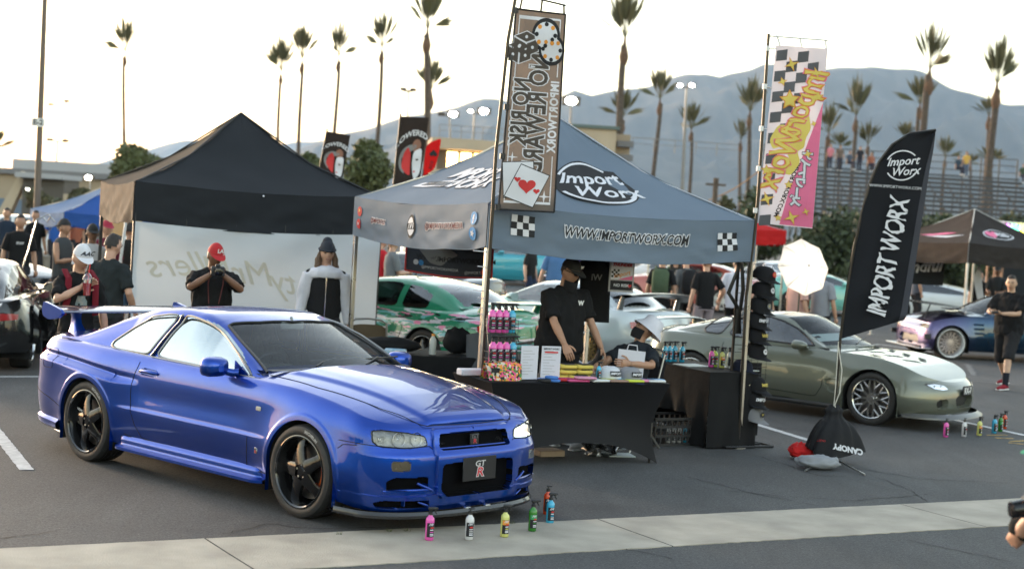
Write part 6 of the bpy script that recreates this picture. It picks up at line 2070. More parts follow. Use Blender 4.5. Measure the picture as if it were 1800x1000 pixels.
 for A in(LA,RA):
  b=MB();b.tube([A+Vector((0,.06,-.045)),A+Vector((0,.0,-.035)),A+Vector((0,-.10,-.052)),A+Vector((0,-.19,-.060)),A+Vector((0,-.215,-.065))],[.030,.045,.042,.036,.02],10,ell=.85)
  b.box((A.x,A.y-.075,A.z-.078),(.085,.28,.02),1,bev=.009)
  mesh_obj('shoe',[Vector(v)*s for v in b.v],b.f,[shm,M_WHITE],b.m,root,60)
  if socks:
   b=MB();b.tube([A+Vector((0,0,-.03)),A+Vector((0,0,.17))],[.044,.052],10);mesh_obj('sock',[Vector(v)*s for v in b.v],b.f,cloth('sock_dark',socks),None,root,60)
 hm_=mat('hair_%02x%02x%02x'%tuple(int(c*255)for c in hair),hair,.6,var=.3,vscale=60,bump=.3,bscale=120)
 def headshape(r,zmin,front,nseg=20,dz=0.0,jit=0.0):
  b=MB();q=MB();q.sphere((0,0,0),1.0,nseg)
  V,keep=[],[]
  for(x,y,z)in q.v:
   j=1+jit*noise.noise(Vector((x*4,y*4,z*4+loc[0])))
   V.append(Vector((x*.074*r*j,y*.094*r*j+.004,z*.118*r*j+.085+dz)))
  F_=[f for f in q.f if all((V[i].z>.085+(front if V[i].y<-.02 else zmin))for i in f)]
  us={i:n for n,i in enumerate(sorted({i for f in F_ for i in f}))}
  b.add([RH@V[i]for i in us],[tuple(us[i]for i in f)for f in F_])
  return b
 if hat!='beanie' and hat!='bucket':
  b=headshape(1.09,-.045,.055,24,0,.10);mesh_obj('hair',[Vector(v)*s for v in b.v],b.f,hm_,None,root,80)
 if longhair:
  b=MB()
  for sg in(-1,1):
   b.tube([RH@Vector((sg*.07,.0,.10)),RH@Vector((sg*.088,.005,.02)),RH@Vector((sg*.095,-.005,-.06)),RH@Vector((sg*.075,-.02,-.115))],[.02,.036,.040,.02],8,ell=1.2)
  b.tube([RH@Vector((0,.07,.12)),RH@Vector((0,.09,0)),RH@Vector((0,.085,-.10))],[.05,.065,.05],10,ell=.6)
  part('hair',b,hm_,.008,.012)
 if beard:
  b=MB();b.tube([RH@Vector((-.066,-.02,.045)),RH@Vector((-.045,-.075,-.012)),RH@Vector((0,-.098,-.025)),RH@Vector((.045,-.075,-.012)),RH@Vector((.066,-.02,.045))],[.012,.017,.020,.017,.012],8);mesh_obj('beard',[Vector(v)*s for v in b.v],b.f,hm_,None,root,80)
 hc=mat('hat_%02x%02x%02x'%tuple(int(c*255)for c in hatcol),hatcol,.8,var=.1,bump=.1)
 if hat=='cap' or hat=='backcap':
  b=headshape(1.15,.030,.030,22,.006)
  V=[]
  sg=-1 if hat=='cap' else 1
  for i in range(13):
   a=math.pi*i/12
   for t in(0,1):
    rr_=.082+.0*t;ex=.075*t
    V.append(RH@Vector((math.cos(a)*.082,sg*(math.sin(a)*(.080+ex)+.025),.122-.030*t*math.sin(a)+(.004 if t==0 else 0))))
  co=mesh_obj('cap',[Vector(v)*s for v in b.v],b.f,hc,None,root,60)
  mesh_obj('brim',[Vector(v)*s for v in V],[(i*2,i*2+2,i*2+3,i*2+1)for i in range(12)],hc,None,co,60)
 elif hat=='beanie':
  b=headshape(1.16,.00,.022,40,.012,.05);b.tube([RH@Vector((math.cos(a)*.088,math.sin(a)*.108,.128+.016*math.sin(a)))for a in np.linspace(0,6.28,20)[:-1]],.010,6,closed=True)
  b.sphere(RH@Vector((0,.02,.205)),(.055,.060,.055),12);part('beanie',b,hc,None)
 elif hat=='bucket':
  b=MB();b.lathe([(0,.215),(.06,.212),(.088,.19),(.098,.125),(.104,.118),(.150,.06),(.152,.055),(.100,.10)],22,0,RH@Matrix.Translation((0,.02,.03))@Matrix.Rotation(-.25,4,'X')@Matrix.Diagonal((1,1.12,1,1)));part('bucket_hat',b,hc,None)
 if mask:
  mo=-.055 if mask=='chin' else 0
  b=MB();b.grid(11,9,lambda u,v:RH@Vector((math.sin((u-.5)*2.9)*(.078-.018*v),-math.cos((u-.5)*2.9)*(.100+.012*math.sin(3.1*v))-.004,.070+mo-v*.10)))
  mesh_obj('face_mask',[Vector(v)*s for v in b.v],b.f,cloth('mask_black',(.02,.02,.022)),None,root,80)
 if hi:
  b=MB()
  if glasses:
   for sg in(-1,1):b.sphere(RH@Vector((sg*.032,-.094,.094)),(.026,.010,.017),10)
   b.tube([RH@Vector((-.08,0,.10)),RH@Vector((-.06,-.085,.10)),RH@Vector((.06,-.085,.10)),RH@Vector((.08,0,.10))],.004,5)
   mesh_obj('sunglasses',[Vector(v)*s for v in b.v],b.f,M_BLACKGLOSS,None,root,60)
  else:
   for sg in(-1,1):
    b.sphere(RH@Vector((sg*.031,-.0845,.093)),(.012,.006,.0055),8)
   mesh_obj('eyes',[Vector(v)*s for v in b.v],b.f,mat('eye_dark',(.03,.02,.015),.2),None,root,80)
   b=MB()
   for sg in(-1,1):b.tube([RH@Vector((sg*.015,-.096,.108)),RH@Vector((sg*.034,-.094,.114)),RH@Vector((sg*.052,-.080,.108))],.0038,5)
   mesh_obj('eyebrows',[Vector(v)*s for v in b.v],b.f,hm_,None,root,60)
  if not mask:
   b=MB();b.tube([RH@Vector((-.024,-.093,.026)),RH@Vector((0,-.104,.027)),RH@Vector((.024,-.093,.026))],[.003,.0055,.003],6)
   mesh_obj('mouth',[Vector(v)*s for v in b.v],b.f,mat('lips',(.28,.10,.08),.5),None,root,60)
 if pack:
  b=MB();c=sh+Vector((0,.17,-.20));b.box(c,(.30,.17,.46),bev=.06)
  pk=mesh_obj('backpack',[Vector(v)*s for v in b.v],b.f,cloth('pack_%02x%02x%02x'%tuple(int(c_*255)for c_ in pack),pack),None,root,60)
  b=MB()
  for sg in(-1,1):b.tube([sh+Vector((sg*.10,.12,.02)),sh+Vector((sg*.11,.0,.065)),sh+Vector((sg*.115,-.12,-.03)),sh+Vector((sg*.13,-.11,-.22)),sh+Vector((sg*.16,.05,-.30))],.020,6,ell=.4)
  mesh_obj('strap',[Vector(v)*s for v in b.v],b.f,cloth('pack_%02x%02x%02x'%tuple(int(c_*255)for c_ in pack),pack),None,root,60)
 root['_s']=s
 info=dict(RH=RH,s=s,LW=LW,RW=RW,LE=LE,RE=RE,sh=sh,M=Matrix.Translation((loc[0],loc[1],ground))@Matrix.Rotation(rz,4,'Z')@Matrix.Scale(s,4))
 return root,info
def hdg(px,d,deg):
 x=(px-900)/F_PX*d
 return math.radians(deg)-math.atan2(x,d)
def stand(label,px,d,deg,**k):
 x=(px-900)/F_PX*d
 x=AT(px,385+(px-900)*.0622+60,d).x
 return person(label,(x,d),hdg(px,d,deg),**k)
BK=(.014,.014,.015)
r,I=stand('man in a black t-shirt and red cap photographing in front of the white sheet banner',378,16.2,8,h=1.73,skin='brown',top=BK,fat=1.28,hi=True,hat='cap',hatcol=(.42,.015,.02),Lh=(.055,-.30,1.44),Rh=(-.055,-.30,1.44),elb=((1,.2,-.75),(-1,.2,-.75)),look=(.25,.30),palm=((-1,0,.2),(1,0,.2)),curl=.8)
M_=I['M']
lt=lettering('cap_lettering','LA',lambda u,v,l:I['RH']@Vector((u,-.112-l+.0,.175+v))*I['s'],.055,M_WHITE,r,offset=.003)
cb=thing('photo_camera','black camera held by the man in the red cap','camera',tuple(M_@Vector((.0,-.335,1.47))),r.rotation_euler.z)
b=MB();b.box((0,0,0),(.14,.06,.10),bev=.012);b.box((0,0,.058),(.05,.05,.03),bev=.01);b.build('body',M_BLACKPL,cb)
b=MB();b.tube([(0,-.03,0),(0,-.06,0),(0,-.11,-.005),(0,-.115,-.005)],[.036,.042,.040,.030],16);b.build('lens',M_BLACKGLOSS,cb)
b=MB()
for sg in(-1,1):b.tube([(sg*.07,0,.03),(sg*.075,.10,-.14),(sg*.05,.16,-.34)],.006,5)
b.build('strap',mat('strap_red',(.12,.03,.03),.8),cb)
r,I=stand('long-haired man in a black beanie and white-sleeved black jacket beside the canopy pole',576,17.2,4,h=1.80,skin='light',top=cloth('jacket_black',(.018,.018,.02)),sleeve='long',shadesleeve=cloth('jacket_white',(.60,.60,.66)),hi=True,hat='beanie',hatcol=(.02,.024,.035),hair=(.10,.055,.03),longhair=True,look=(.08,.04),fat=1.02,curl=.35)
r,I=stand('young man in a white cap sipping a red drink behind the rear wing',143,14.25,15,h=1.70,skin='light',top=BK,hi=True,hat='cap',hatcol=(.62,.62,.66),look=(.15,.30),Rh=(-.02,-.20,1.36),Lh=(.27,-.05,.88),elb=((.5,.8,-.3),(-1,-.1,-.6)),curl=.9,palm=((-1,0,0),(.3,-.9,0)))
lettering('cap_lettering','AAC',lambda u,v,l:(I['RH']@Vector((u,-.118-l+abs(u)*.25,.168+v)))*I['s'],.055,M_BLACKPL,r,offset=.002,shear=.3,sx=1.15)
b=MB()
for sg in(-1,1):b.tube([I['sh']+Vector((sg*.12,.06,.07)),I['sh']+Vector((sg*.125,-.13,.0)),I['sh']+Vector((sg*.13,-.135,-.2)),I['sh']+Vector((sg*.15,-.08,-.34))],.03,8,ell=.35)
mesh_obj('strap',[v_ for v_ in[Vector(v)*I['s']for v in b.v]],b.f,cloth('strap_maroon',(.16,.015,.025)),None,r,60)
def chest_print(I,r,body,z,w,m_,off=0.0,size=.05):
 lettering('shirt_print',body,lambda u,v,l:Vector((u+off,-.125-l+abs(u+off)*.2,I['sh'].z+z+v))*I['s'],size,m_,r,offset=.002)
b=MB();b.grid(12,8,lambda u,v:Vector(((u-.5)*.20,-.133+abs(u-.5)*.10,I['sh'].z-.16-v*.13))*I['s']);b.build('shirt_print',mat('print_teal_grey',(.10,.20,.24),.8,vscale=30,col2=(.35,.33,.30)),r)
cp=I['M']@(I['RW']+Vector((.03,-.065,.04)))
cup=thing('drink_cup','clear cup of red drink with a red straw held by the white-capped man','cup',tuple(cp))
b=MB();b.lathe([(0,-.11),(.030,-.11),(.038,.0),(.0,.0)],18,0);b.build('drink',mat('red_drink',(.75,.03,.03),.2,emit=(.5,.01,.01),estr=.0),cup)
b=MB();b.lathe([(.031,-.112),(.043,.03),(.046,.032),(.040,.055),(.020,.085),(.006,.09)],18,0);b.build('lid',glass('clear_plastic_cup',(.9,.9,.92),.08),cup)
b=MB();b.tube([(0,0,-.05),(.012,.02,.17)],.005,6);b.build('straw',M_RED,cup)
stand('man with dark hair in a black t-shirt seen from behind beside the black canopy leg',196,16.4,150,h=1.76,skin='light',top=(.025,.03,.032),hi=True,look=(-.3,.2),Lh=(.27,-.12,.92),Rh=(-.25,-.12,.95))
stand('man in a grey tank top and black cap by the blue canopy',112,23,55,h=1.76,skin='tan',top=(.06,.065,.07),sleeve='none',tank=True,hat='backcap',Lh=(.05,-.33,1.15),Rh=(-.10,-.30,1.18))
r,I=stand('man in a white t-shirt with red print and black cap',163,21.5,10,h=1.74,skin='brown',top=(.55,.55,.58),hat='cap',Rh=(-.12,-.28,1.05));chest_print(I,r,'INFAMOUS',-.20,.2,M_RED)
stand('man in a red and blue cap beside the black canopy leg',188,23.5,20,h=1.78,skin='light',top=(.16,.03,.05),hat='cap',hatcol=(.35,.02,.05))
r,I=stand('man in a black t-shirt with a small pale chest print at far left',36,25,5,h=1.76,skin='tan',top=BK);chest_print(I,r,'STAY',-.14,.2,M_WHITE)
stand('dark clothed man at the extreme left by the fence post',12,33,-20,h=1.75,top=(.02,.03,.05));stand('person in dark clothes left of the lamp post',62,34,30,h=1.72,top=BK,hair=(.02,.015,.01))
stand('woman in black with dark hair beside the white pole',208,26,-30,h=1.66,skin='light',top=BK,legs='mini',longhair=True,bottom=(.02,.02,.03))
stand('person in black next to the white sheet banner edge',229,24,160,h=1.76,skin='tan',top=(.03,.03,.028),legs='short',bottom=(.12,.20,.30))
for k,(px,d,c,lab)in enumerate(((98,40,(.03,.10,.35),'blue shirt under the blue canopy, behind the tank top man'),(134,41,(.3,.1,.06),'rust shirt under the blue canopy'),(150,42,BK,'black shirt under the blue canopy'),(176,43,(.2,.2,.2),'grey shirt under the right part of the blue canopy'),(122,45,(.3,.25,.2),'tan shirt under the middle of the blue canopy'))):
 stand('distant visitor in a '+lab,px,d,k*40,top=c,group='visitors under the blue canopy')
r,I=stand('vendor in black polo, black cap and sunglasses leaning over the table',993,15.35,38,h=1.83,skin='tan',top=BK,bottom=BK,fat=1.5,hi=True,hat='cap',look=(.22,.30),mask='chin',glasses=True,Rh=(-.20,-.38,.90),Lh=(.30,-.26,.92),lean=(0,-.07),curl=.7,palm=((-.5,0,-1),(.5,0,-1)))
lettering('shirt_print','W',lambda u,v,l:Vector((.09+u,-.172-l,1.33+v))*I['s'],.06,M_WHITE,r,offset=.003)
lettering('cap_lettering','W',lambda u,v,l:(I['RH']@Vector((u,-.115-l,.17+v)))*I['s'],.035,M_WHITE,r,offset=.003)
xs_=AT(1108,560,15.3).x
r,I=person('seated vendor in a white bucket hat and black face mask leaning back',(xs_,15.3),hdg(1108,15.3,-38),h=1.76,skin='tan',top=(.022,.026,.032),bottom=BK,fat=1.12,hi=True,hip=.50,lean=(0,.32),look=(-.6,-.42),hat='bucket',hatcol=(.58,.58,.64),mask=True,feet=((.12,-.46),(-.12,-.42)),Rh=(-.16,-.40,.74),Lh=(.26,-.30,.86),elb=((1,.1,-.5),(-.7,.1,-.6)),curl=.6,palm=((-.7,-.3,0),(0,0,-1)))
pp=I['M']@(I['LW']+Vector((-.05,-.10,-.02)))
b=MB();b.grid(2,2,lambda u,v:((u-.5)*.26,0,-.02+(v-1)*.30));b.grid(2,2,lambda u,v:((.5-u)*.26,.004,-.02+(v-1)*.30))
b.tube([(-.05,0,-.02),(-.04,0,.03),(.04,0,.03),(.05,0,-.02)],.006,6)
bag=tag(b.build('paper_bag',mat('paper_white',(.62,.62,.68),.7,bump=.1),None,0),'white paper bag held up by the seated vendor','bag')
bag.location=AT(1112,612,14.95);bag.rotation_euler=(0,.06,math.radians(4))
def fold_chair(label,x,y,rz,col,arms=False):
 c=thing('folding_chair',label,'chair',(x,y,0),rz)
 m1=mat('chair_frame_'+str(round(col[0],2)),(.30,.29,.27),.35,.7)
 b=MB();b.box((0,0,.44),(.44,.42,.03),bev=.014);b.build('seat',cloth('chair_%d'%int(col[0]*999),col),c)
 b=MB();b.grid(8,6,lambda u,v:((u-.5)*.42,.22+.04*v-.05*math.cos((u-.5)*3),.62+v*.30-.05*(2*u-1)**4*v));b.grid(8,6,lambda u,v:((.5-u)*.42,.235+.04*v-.05*math.cos((u-.5)*3),.62+v*.30-.05*(2*u-1)**4*v))
 b.build('backrest',cloth('chair_%d'%int(col[0]*999),col),c,60)
 for sg in(-1,1):
  b=MB();b.tube([(sg*.22,-.24,0),(sg*.21,.10,.50),(sg*.20,.25,.93),(sg*.14,.27,.97),(0,.275,.98)],.012,6);b.build('leg',m1,c)
  b=MB();b.tube([(sg*.19,.28,0),(sg*.19,-.18,.44)],.011,6);b.build('leg',m1,c)
 return c
fold_chair('dark folding chair of the seated vendor',xs_+.05,15.35,hdg(1108,15.3,-38),(.03,.03,.035))
d=24.6
r,I=stand('man walking in black t-shirt, black shorts and red shoes by the purple coupe',1779,d,-28,h=1.82,skin='asian',top=BK,bottom=(.022,.022,.024),legs='short',fat=1.42,hi=True,look=(.35,.12),shoes=(.22,.02,.03),socks=(.02,.022,.03),Lh=(.06,-.36,1.13),Rh=(-.10,-.34,1.14),feet=((.17,-.30),(-.15,.30,.13)),elb=((.8,.5,-.5),(-.8,.5,-.5)),palm=((-.3,0,1),(.3,0,1)),curl=.8,hip=.90)
b=MB();b.box((0,0,0),(.10,.16,.03),bev=.01);ph=tag(b.build('phone',M_BLACKPL,None),'dark phone in the hands of the walking man','phone');ph.location=I['M']@Vector((-.02,-.44,1.15))
xr_=AT(1905,700,6.5).x
r,I=person('photographer leaning in from the right edge with a green and white cap',(xr_+.33,6.55),math.radians(-82),h=1.72,skin='light',top=(.03,.03,.03),bottom=(.05,.06,.09),hi=True,hat='cap',hatcol=(.02,.22,.12),hip=.83,lean=(0,-1.0),look=(0,.05),feet=((.14,-.30),(-.14,.25)),Lh=(.05,-.44,1.05),Rh=(-.09,-.44,1.12),elb=((1,.1,-.8),(-1,.1,-.8)),palm=((-1,0,.3),(1,0,.3)),curl=.9)
cpos=I['M']@Vector((-.02,-.51,1.12))
cb=thing('photo_camera','black camera with a round front lens in the hands at the right edge','camera',tuple(cpos),math.radians(-82))
b=MB();b.box((0,0,0),(.14,.07,.10),bev=.014);b.box((0,0,.06),(.055,.06,.035),bev=.01);b.build('body',M_BLACKPL,cb)
b=MB();b.tube([(0,-.03,-.0),(0,-.05,-.0),(0,-.10,-.01),(0,-.105,-.01)],[.034,.040,.036,.027],20);b.build('lens',M_BLACKGLOSS,cb)
b=MB();b.tube([(-.07,0,.03),(-.10,.03,.09),(-.03,.08,.15),(.06,.06,.10),(.07,0,.03)],.010,6,ell=.3);b.build('strap',mat('strap_yellow',(.35,.24,.05),.7),cb)
b=MB()
for i in range(12):
 a=2*math.pi*i/12;b.sphere(I['LW']*I['s']+Vector((math.cos(a)*.034,.03,math.sin(a)*.034)),.0085,8)
b.build('bead_bracelet',mat('white_bead',(.7,.68,.62),.3),r)
stand('man in a red t-shirt behind the raised bonnet',669,27.5,130,h=1.76,skin='light',top=(.50,.02,.03),look=(-.4,.1))
stand('man in a grey t-shirt looking at his phone beside the red shirted man',690,26.5,110,h=1.76,skin='light',top=(.16,.17,.18),Lh=(.05,-.30,1.15),Rh=(-.05,-.30,1.15))
stand('woman in black with a brown bag by the teal muscle car',934,36,60,h=1.70,skin='light',top=(.02,.02,.02),legs='mini',bottom=(.02,.03,.06),longhair=True)
stand('man in a blue shirt with his back turned, left of the standing vendor',983,30.0,170,h=1.84,skin='light',top=(.08,.17,.34),bottom=(.06,.07,.12),fat=1.35)
stand('person with a red cap left of the hanging black t-shirt',1006,34,0,h=1.76,skin='light',top=(.05,.03,.12),hat='cap',hatcol=(.5,.03,.02))
stand('man wearing a green backpack, seen from behind',1165,28,172,h=1.74,skin='tan',top=BK,bottom=BK,legs='short',pack=(.07,.10,.06),hair=(.12,.06,.03))
stand('dark-haired woman between the two backpackers',1189,30,-20,h=1.70,skin='light',top=(.03,.03,.03),longhair=True)
stand('man in a grey t-shirt wearing a black backpack',1207,28.6,-150,h=1.74,skin='light',top=(.13,.135,.14),bottom=(.02,.02,.02),pack=(.02,.02,.022),shoes=(.6,.6,.6),Rh=(-.1,-.3,1.2))
stand('man in a black t-shirt and pale mauve trousers by the salmon coupe',1243,26.5,-155,h=1.76,skin='light',top=BK,bottom=(.30,.25,.27),hair=(.10,.03,.015),Rh=(-.33,-.15,1.0))
stand('man in a white t-shirt and black trousers left of the cap rack',1297,27.5,175,h=1.76,skin='light',top=(.55,.56,.64),bottom=BK,fat=1.15)
stand('person in a white cap with patterned arms behind the cap rack',1348,24,60,h=1.74,skin='tan',top=BK,hat='cap',hatcol=(.6,.6,.65),bottom=(.2,.2,.18))
stand('visitor in a tan pink t-shirt behind the white umbrella',1405,26,120,h=1.68,skin='tan',top=(.50,.30,.26),bottom=(.4,.25,.2),fat=1.35)
stand('visitor in a grey t-shirt just right of the white umbrella',1446,26,150,h=1.74,skin='tan',top=(.26,.27,.30),fat=1.1)
stand('vendor in a dark shirt and cap under the heart-logo canopy',1753,38,-15,h=1.78,skin='brown',top=(.04,.045,.05),hat='cap',Lh=(.1,-.3,1.1),Rh=(-.1,-.3,1.1))
stand('small vendor in black beside the white pennant under the heart-logo canopy',1722,38.5,10,h=1.62,skin='light',top=BK)
stand('person in grey behind the supercar under the dark canopy',1611,41,120,h=1.76,skin='tan',top=(.12,.13,.16))
for k,(px,py,c,st_,lab)in enumerate(((1458,296,(.55,.20,.24),1,'in pink at the left end of the row'),(1475,298,(.16,.12,.10),1,'in brown right beside the one in pink'),(1492,299,(.08,.10,.14),0,'in dark blue, third from the left'),(1510,300,(.03,.03,.04),1,'in black left of the feather flag tip'),(1530,302,(.30,.12,.08),0,'in rust red closest to the feather flag'),(1683,308,(.05,.07,.10),0,'seated in navy beside the yellow shirt'),(1697,309,(.60,.38,.10),1,'standing in a yellow shirt and pale jeans'),(1797,322,(.06,.09,.06),0,'seated in dark green at the right edge'))):
 y=BL['d']+6.2;g_=AT(px,py,y)
 kw=dict(hip=.50,feet=((.1,-.42),(-.1,-.42)),knee=(0,-1,.8))if not st_ else{}
 person('distant spectator '+lab,(g_.x,y),(k%3-1)*.5,h=1.72,top=c,bottom=(.10,.13,.20)if k==6 else(.04,.04,.06),ground=g_.z-(.1 if st_ else 0),group='spectators on the bleachers',**kw)
# canopies
def canopy(label,O,psi,w,ze,zp,vh,cloths,leg=.022,legm=None,roofcurve=.10,legs=(0,1,2,3),name='canopy_tent',zl=0,sag=.03):
 """O: front-left corner; local x along the front, y to the back. cloths: materials for front, right, back, left"""
 root=thing(name,label,'canopy tent',(O[0],O[1],0),psi)
 C4=[Vector((0,0,0)),Vector((w,0,0)),Vector((w,w,0)),Vector((0,w,0))]
 ctr=Vector((w/2,w/2,zp))
 maps=[]
 for k in range(4):
  a,c=C4[k],C4[(k+1)%4]
  out=Vector(((a+c).x/2-w/2,(a+c).y/2-w/2,0)).normalized()
  def rp(u,v,l=0,a=a,c=c,out=out):
   e=a+(c-a)*u;e=Vector((e.x,e.y,ze))
   t=v
   z=ze+(zp-ze)*(t-roofcurve*math.sin(math.pi*t)*1.0)
   p=Vector((e.x+(ctr.x-e.x)*t,e.y+(ctr.y-e.y)*t,z))
   p.z-=.05*math.sin(math.pi*u)*(1-t)**2*1.0
   n=(out*(zp-ze)+Vector((0,0,1))*w/2).normalized()
   return p+n*(l+.012*noise.noise(Vector((u*4,v*3,k*3)))*min(1,6*v+.2)+.006*noise.noise(Vector((u*14,v*3,k))))
  def vp(u,v,l=0,a=a,c=c,out=out,k=k):
   e=a+(c-a)*u
   q=noise.noise(Vector((u*7+v*2.2,v*1.5-u*2.5,k*5.3)))
   q2=noise.noise(Vector((u*16-v*3,v*4,k*2.3)))
   o_=(.034*q+.016*q2)*(v*.85+.12)*min(1,12*u,12*(1-u))
   z=ze-.05*math.sin(math.pi*u)-vh*v-sag*math.sin(math.pi*u)*v+.012*v*q
   return Vector((e.x,e.y,z))+out*(.012+o_+l)
  maps.append((rp,vp))
  b=MB();b.grid(26,16,lambda u,v:rp(u,v));b.build('roof_panel',cloths[k],root,60)
  b=MB();b.grid(70,14,lambda u,v:vp(1-u,v));b.build('valance',cloths[k],root,80)
 for k in range(4):
  rp,vp=maps[k]
  b=MB();b.tube([rp(0,t,.004)for t in np.linspace(0,1,14)],.007,5);b.tube([rp(t,0,.004)for t in np.linspace(0,1,14)],.004,5);b.tube([vp(t,1,.0)for t in np.linspace(.002,.998,50)],.005,5);b.build('edge_seam',cloths[k],root)
 b=MB()
 for k in range(4):b.tube([Vector((C4[k].x,C4[k].y,ze-.01)),Vector((C4[k].x+(ctr.x-C4[k].x)*.5,C4[k].y+(ctr.y-C4[k].y)*.5,ze+(zp-ze)*.38)),ctr],.012,5)
 for k in range(4):
  a,c=C4[k],C4[(k+1)%4]
  for s_ in range(4):
   p,q=a+(c-a)*s_/4,a+(c-a)*(s_+1)/4
   o3=Vector((w/2,w/2,0))-(a+c)/2;o3=o3.normalized()*.09;p=p+o3;q=q+o3
   z1,z2=ze-.06,ze-.42
   if s_%2:z1,z2=z2,z1
   b.tube([Vector((p.x,p.y,z1)),Vector((q.x,q.y,z2))],.010,4);b.tube([Vector((p.x,p.y,z2)),Vector((q.x,q.y,z1))],.010,4)
 b.build('truss',legm or M_ALU,root)
 for k in legs:
  b=MB();i=(ctr-C4[k]);i=Vector((i.x,i.y,0)).normalized()*.03
  b.box((C4[k].x+i.x,C4[k].y+i.y,(ze-.02)/2),(leg*2,leg*2,ze-.02),bev=.004);b.box((C4[k].x+i.x,C4[k].y+i.y,.006),(.11,.11,.012))
  b.build('leg',legm or M_ALU,root)
 return root,maps
def uv(f,w,h,u0=.5,v0=.5):
 return lambda x,y,l:f(min(1,max(0,u0+x/w)),min(1,max(0,v0-y/h)),l+.006)
M_WPRINT=mat('print_white',(.66,.66,.70),.75);M_KPRINT=mat('print_black',(.014,.014,.016),.8);M_RPRINT=mat('print_red',(.55,.03,.03),.7)
M_BPRINT=mat('print_blue',(.04,.24,.55),.7);M_YPRINT=mat('print_yellow',(.70,.55,.12),.7);M_OPRINT=mat('print_orange',(.70,.28,.04),.7);M_PPRINT=mat('print_pink',(.75,.16,.30),.7)
def ring(r1,r2,sx=1.0,a0=0,a1=2*math.pi,n=40,cx=0,cy=0):
 P=[(cx+math.cos(a)*r2*sx,cy+math.sin(a)*r2)for a in np.linspace(a0,a1,n)]
 return P+[(cx+math.cos(a)*r1*sx,cy+math.sin(a)*r1)for a in np.linspace(a1,a0,n)]
def ell_(rx,ry,n=36,cx=0,cy=0,wob=0):return[(cx+math.cos(a)*rx*(1+wob*math.sin(3*a+1)),cy+math.sin(a)*ry*(1+wob*math.cos(4*a)))for a in np.linspace(0,2*math.pi,n,endpoint=False)]
def star4(r,cx=0,cy=0,k=.28,n=4,rot=0):return[(cx+math.cos(rot+math.pi*i/n)*(r if i%2==0 else r*k),cy+math.sin(rot+math.pi*i/n)*(r if i%2==0 else r*k))for i in range(2*n)]
def heart(s,cx,cy,n=30):
 return[(cx+s*.06*16*math.sin(t)**3,cy+s*.06*(13*math.cos(t)-5*math.cos(2*t)-2*math.cos(3*t)-math.cos(4*t)))for t in np.linspace(0,2*math.pi,n,endpoint=False)]
def gridpatch(name,mp,x0,x1,y0,y1,m,parent,n=8,k=4,lift=0.0):
 b=MB();b.grid(n,k,lambda u,v:mp(x0+(x1-x0)*u,y0+(y1-y0)*v,lift));return b.build(name,m,parent,0)
def round_logo(mp,s,parent,back=M_KPRINT,fg=M_WPRINT,rough=True):
 if back is not None:
  patch('logo_backing',ell_(.56*s,.50*s,44,0,0,.02),mp,back,parent,.0012)
  patch('logo_backing',[(.15*s,.36*s),(.60*s,.34*s),(.56*s,.10*s),(.2*s,.1*s)],mp,back,parent,.0011)
 P=ring(.435*s,.475*s,1.12,.75,2.75,24);patch('logo_ring',P,mp,fg,parent,.003)
 P=ring(.435*s,.475*s,1.12,3.7,5.95,26);patch('logo_ring',P,mp,fg,parent,.003)
 lettering('logo_lettering','Import',mp,.355*s,fg,parent,offset=.006*s,shear=.35,rot=.10,org=(.0,.12*s),jag=.03,lift=.004)
 lettering('logo_lettering','Worx',mp,.355*s,fg,parent,offset=.006*s,shear=.35,rot=.10,org=(.10*s,-.19*s),jag=.03,lift=.004)
def checker(mp,s,parent,cols=4,rows=3,skew=0.0,fg=M_KPRINT,bg=M_WPRINT):
 for i in range(cols):
  for j in range(rows):
   x0,y0=(i-cols/2)*s,(j-rows/2)*s
   b=MB();b.grid(3,3,lambda u,v:mp(x0+u*s+(y0+v*s)*skew,y0+v*s,.002));b.build('printed_square',fg if(i+j)%2 else bg,parent,0)
W3=3.05
M_CANB=cloth('canopy_blue_grey',(.150,.190,.245),.05,.7,.06,1.5,.12,5)
can,mp4=canopy('blue-grey canopy printed with round logo and web address over the vendor tables',(-.252,14.317),.510,W3,2.295,3.266,.40,[M_CANB]*4)
fr,fv=mp4[0];lr_,lv=mp4[3]
round_logo(lambda x,y,l:fr(.455+x/(W3*(1-.38)),.37+y/1.75,l+.006),.80,can)
v_=lambda x,y,l:fv(min(1,max(0,.5+x/W3)),min(1,max(0,.5-y/.40)),l+.008)
def bend_addr(x,y):return x,y*(1+.15*(x/.6)**2)-.01*(x/.7)
for off,m_,lf in((.010,M_WPRINT,.0),(.002,M_KPRINT,.003)):
 lettering('valance_lettering','WWW.IMPORTWORX.COM',lambda x,y,l:v_(x-.02,y+.02,l),.112,m_,can,offset=off,shear=.22,sx=1.02,jag=.05,lift=lf,bend=bend_addr,spacing=.98)
checker(lambda x,y,l:v_(x-1.17,y+.035,l),.062,can);checker(lambda x,y,l:v_(x+1.17,y+.0,l),.058,can,skew=-.08)
lm=lambda x,y,l:lr_(.50+x*.86/(W3*.66),.34+y*.80/1.75,l+.006)
for off,m_,lf in((.022,M_KPRINT,0),(.012,M_WPRINT,.003)):
 lettering('roof_lettering','IMPORT',lambda x,y,l:lm(x+.02,y+.17,l),.36,m_,can,offset=off,shear=.5,sx=.95,jag=.04,lift=lf,spacing=.9)
 lettering('roof_lettering','WORX',lambda x,y,l:lm(x+.20,y-.10,l),.36,m_,can,offset=off,shear=.5,sx=1.0,jag=.04,lift=lf,spacing=.9)
patch('roof_swash',[(-.85,-.25),(-.80,-.12),(-.20,-.02),(-.05,-.18),(-.5,-.24)],lm,M_WPRINT,can,.003)
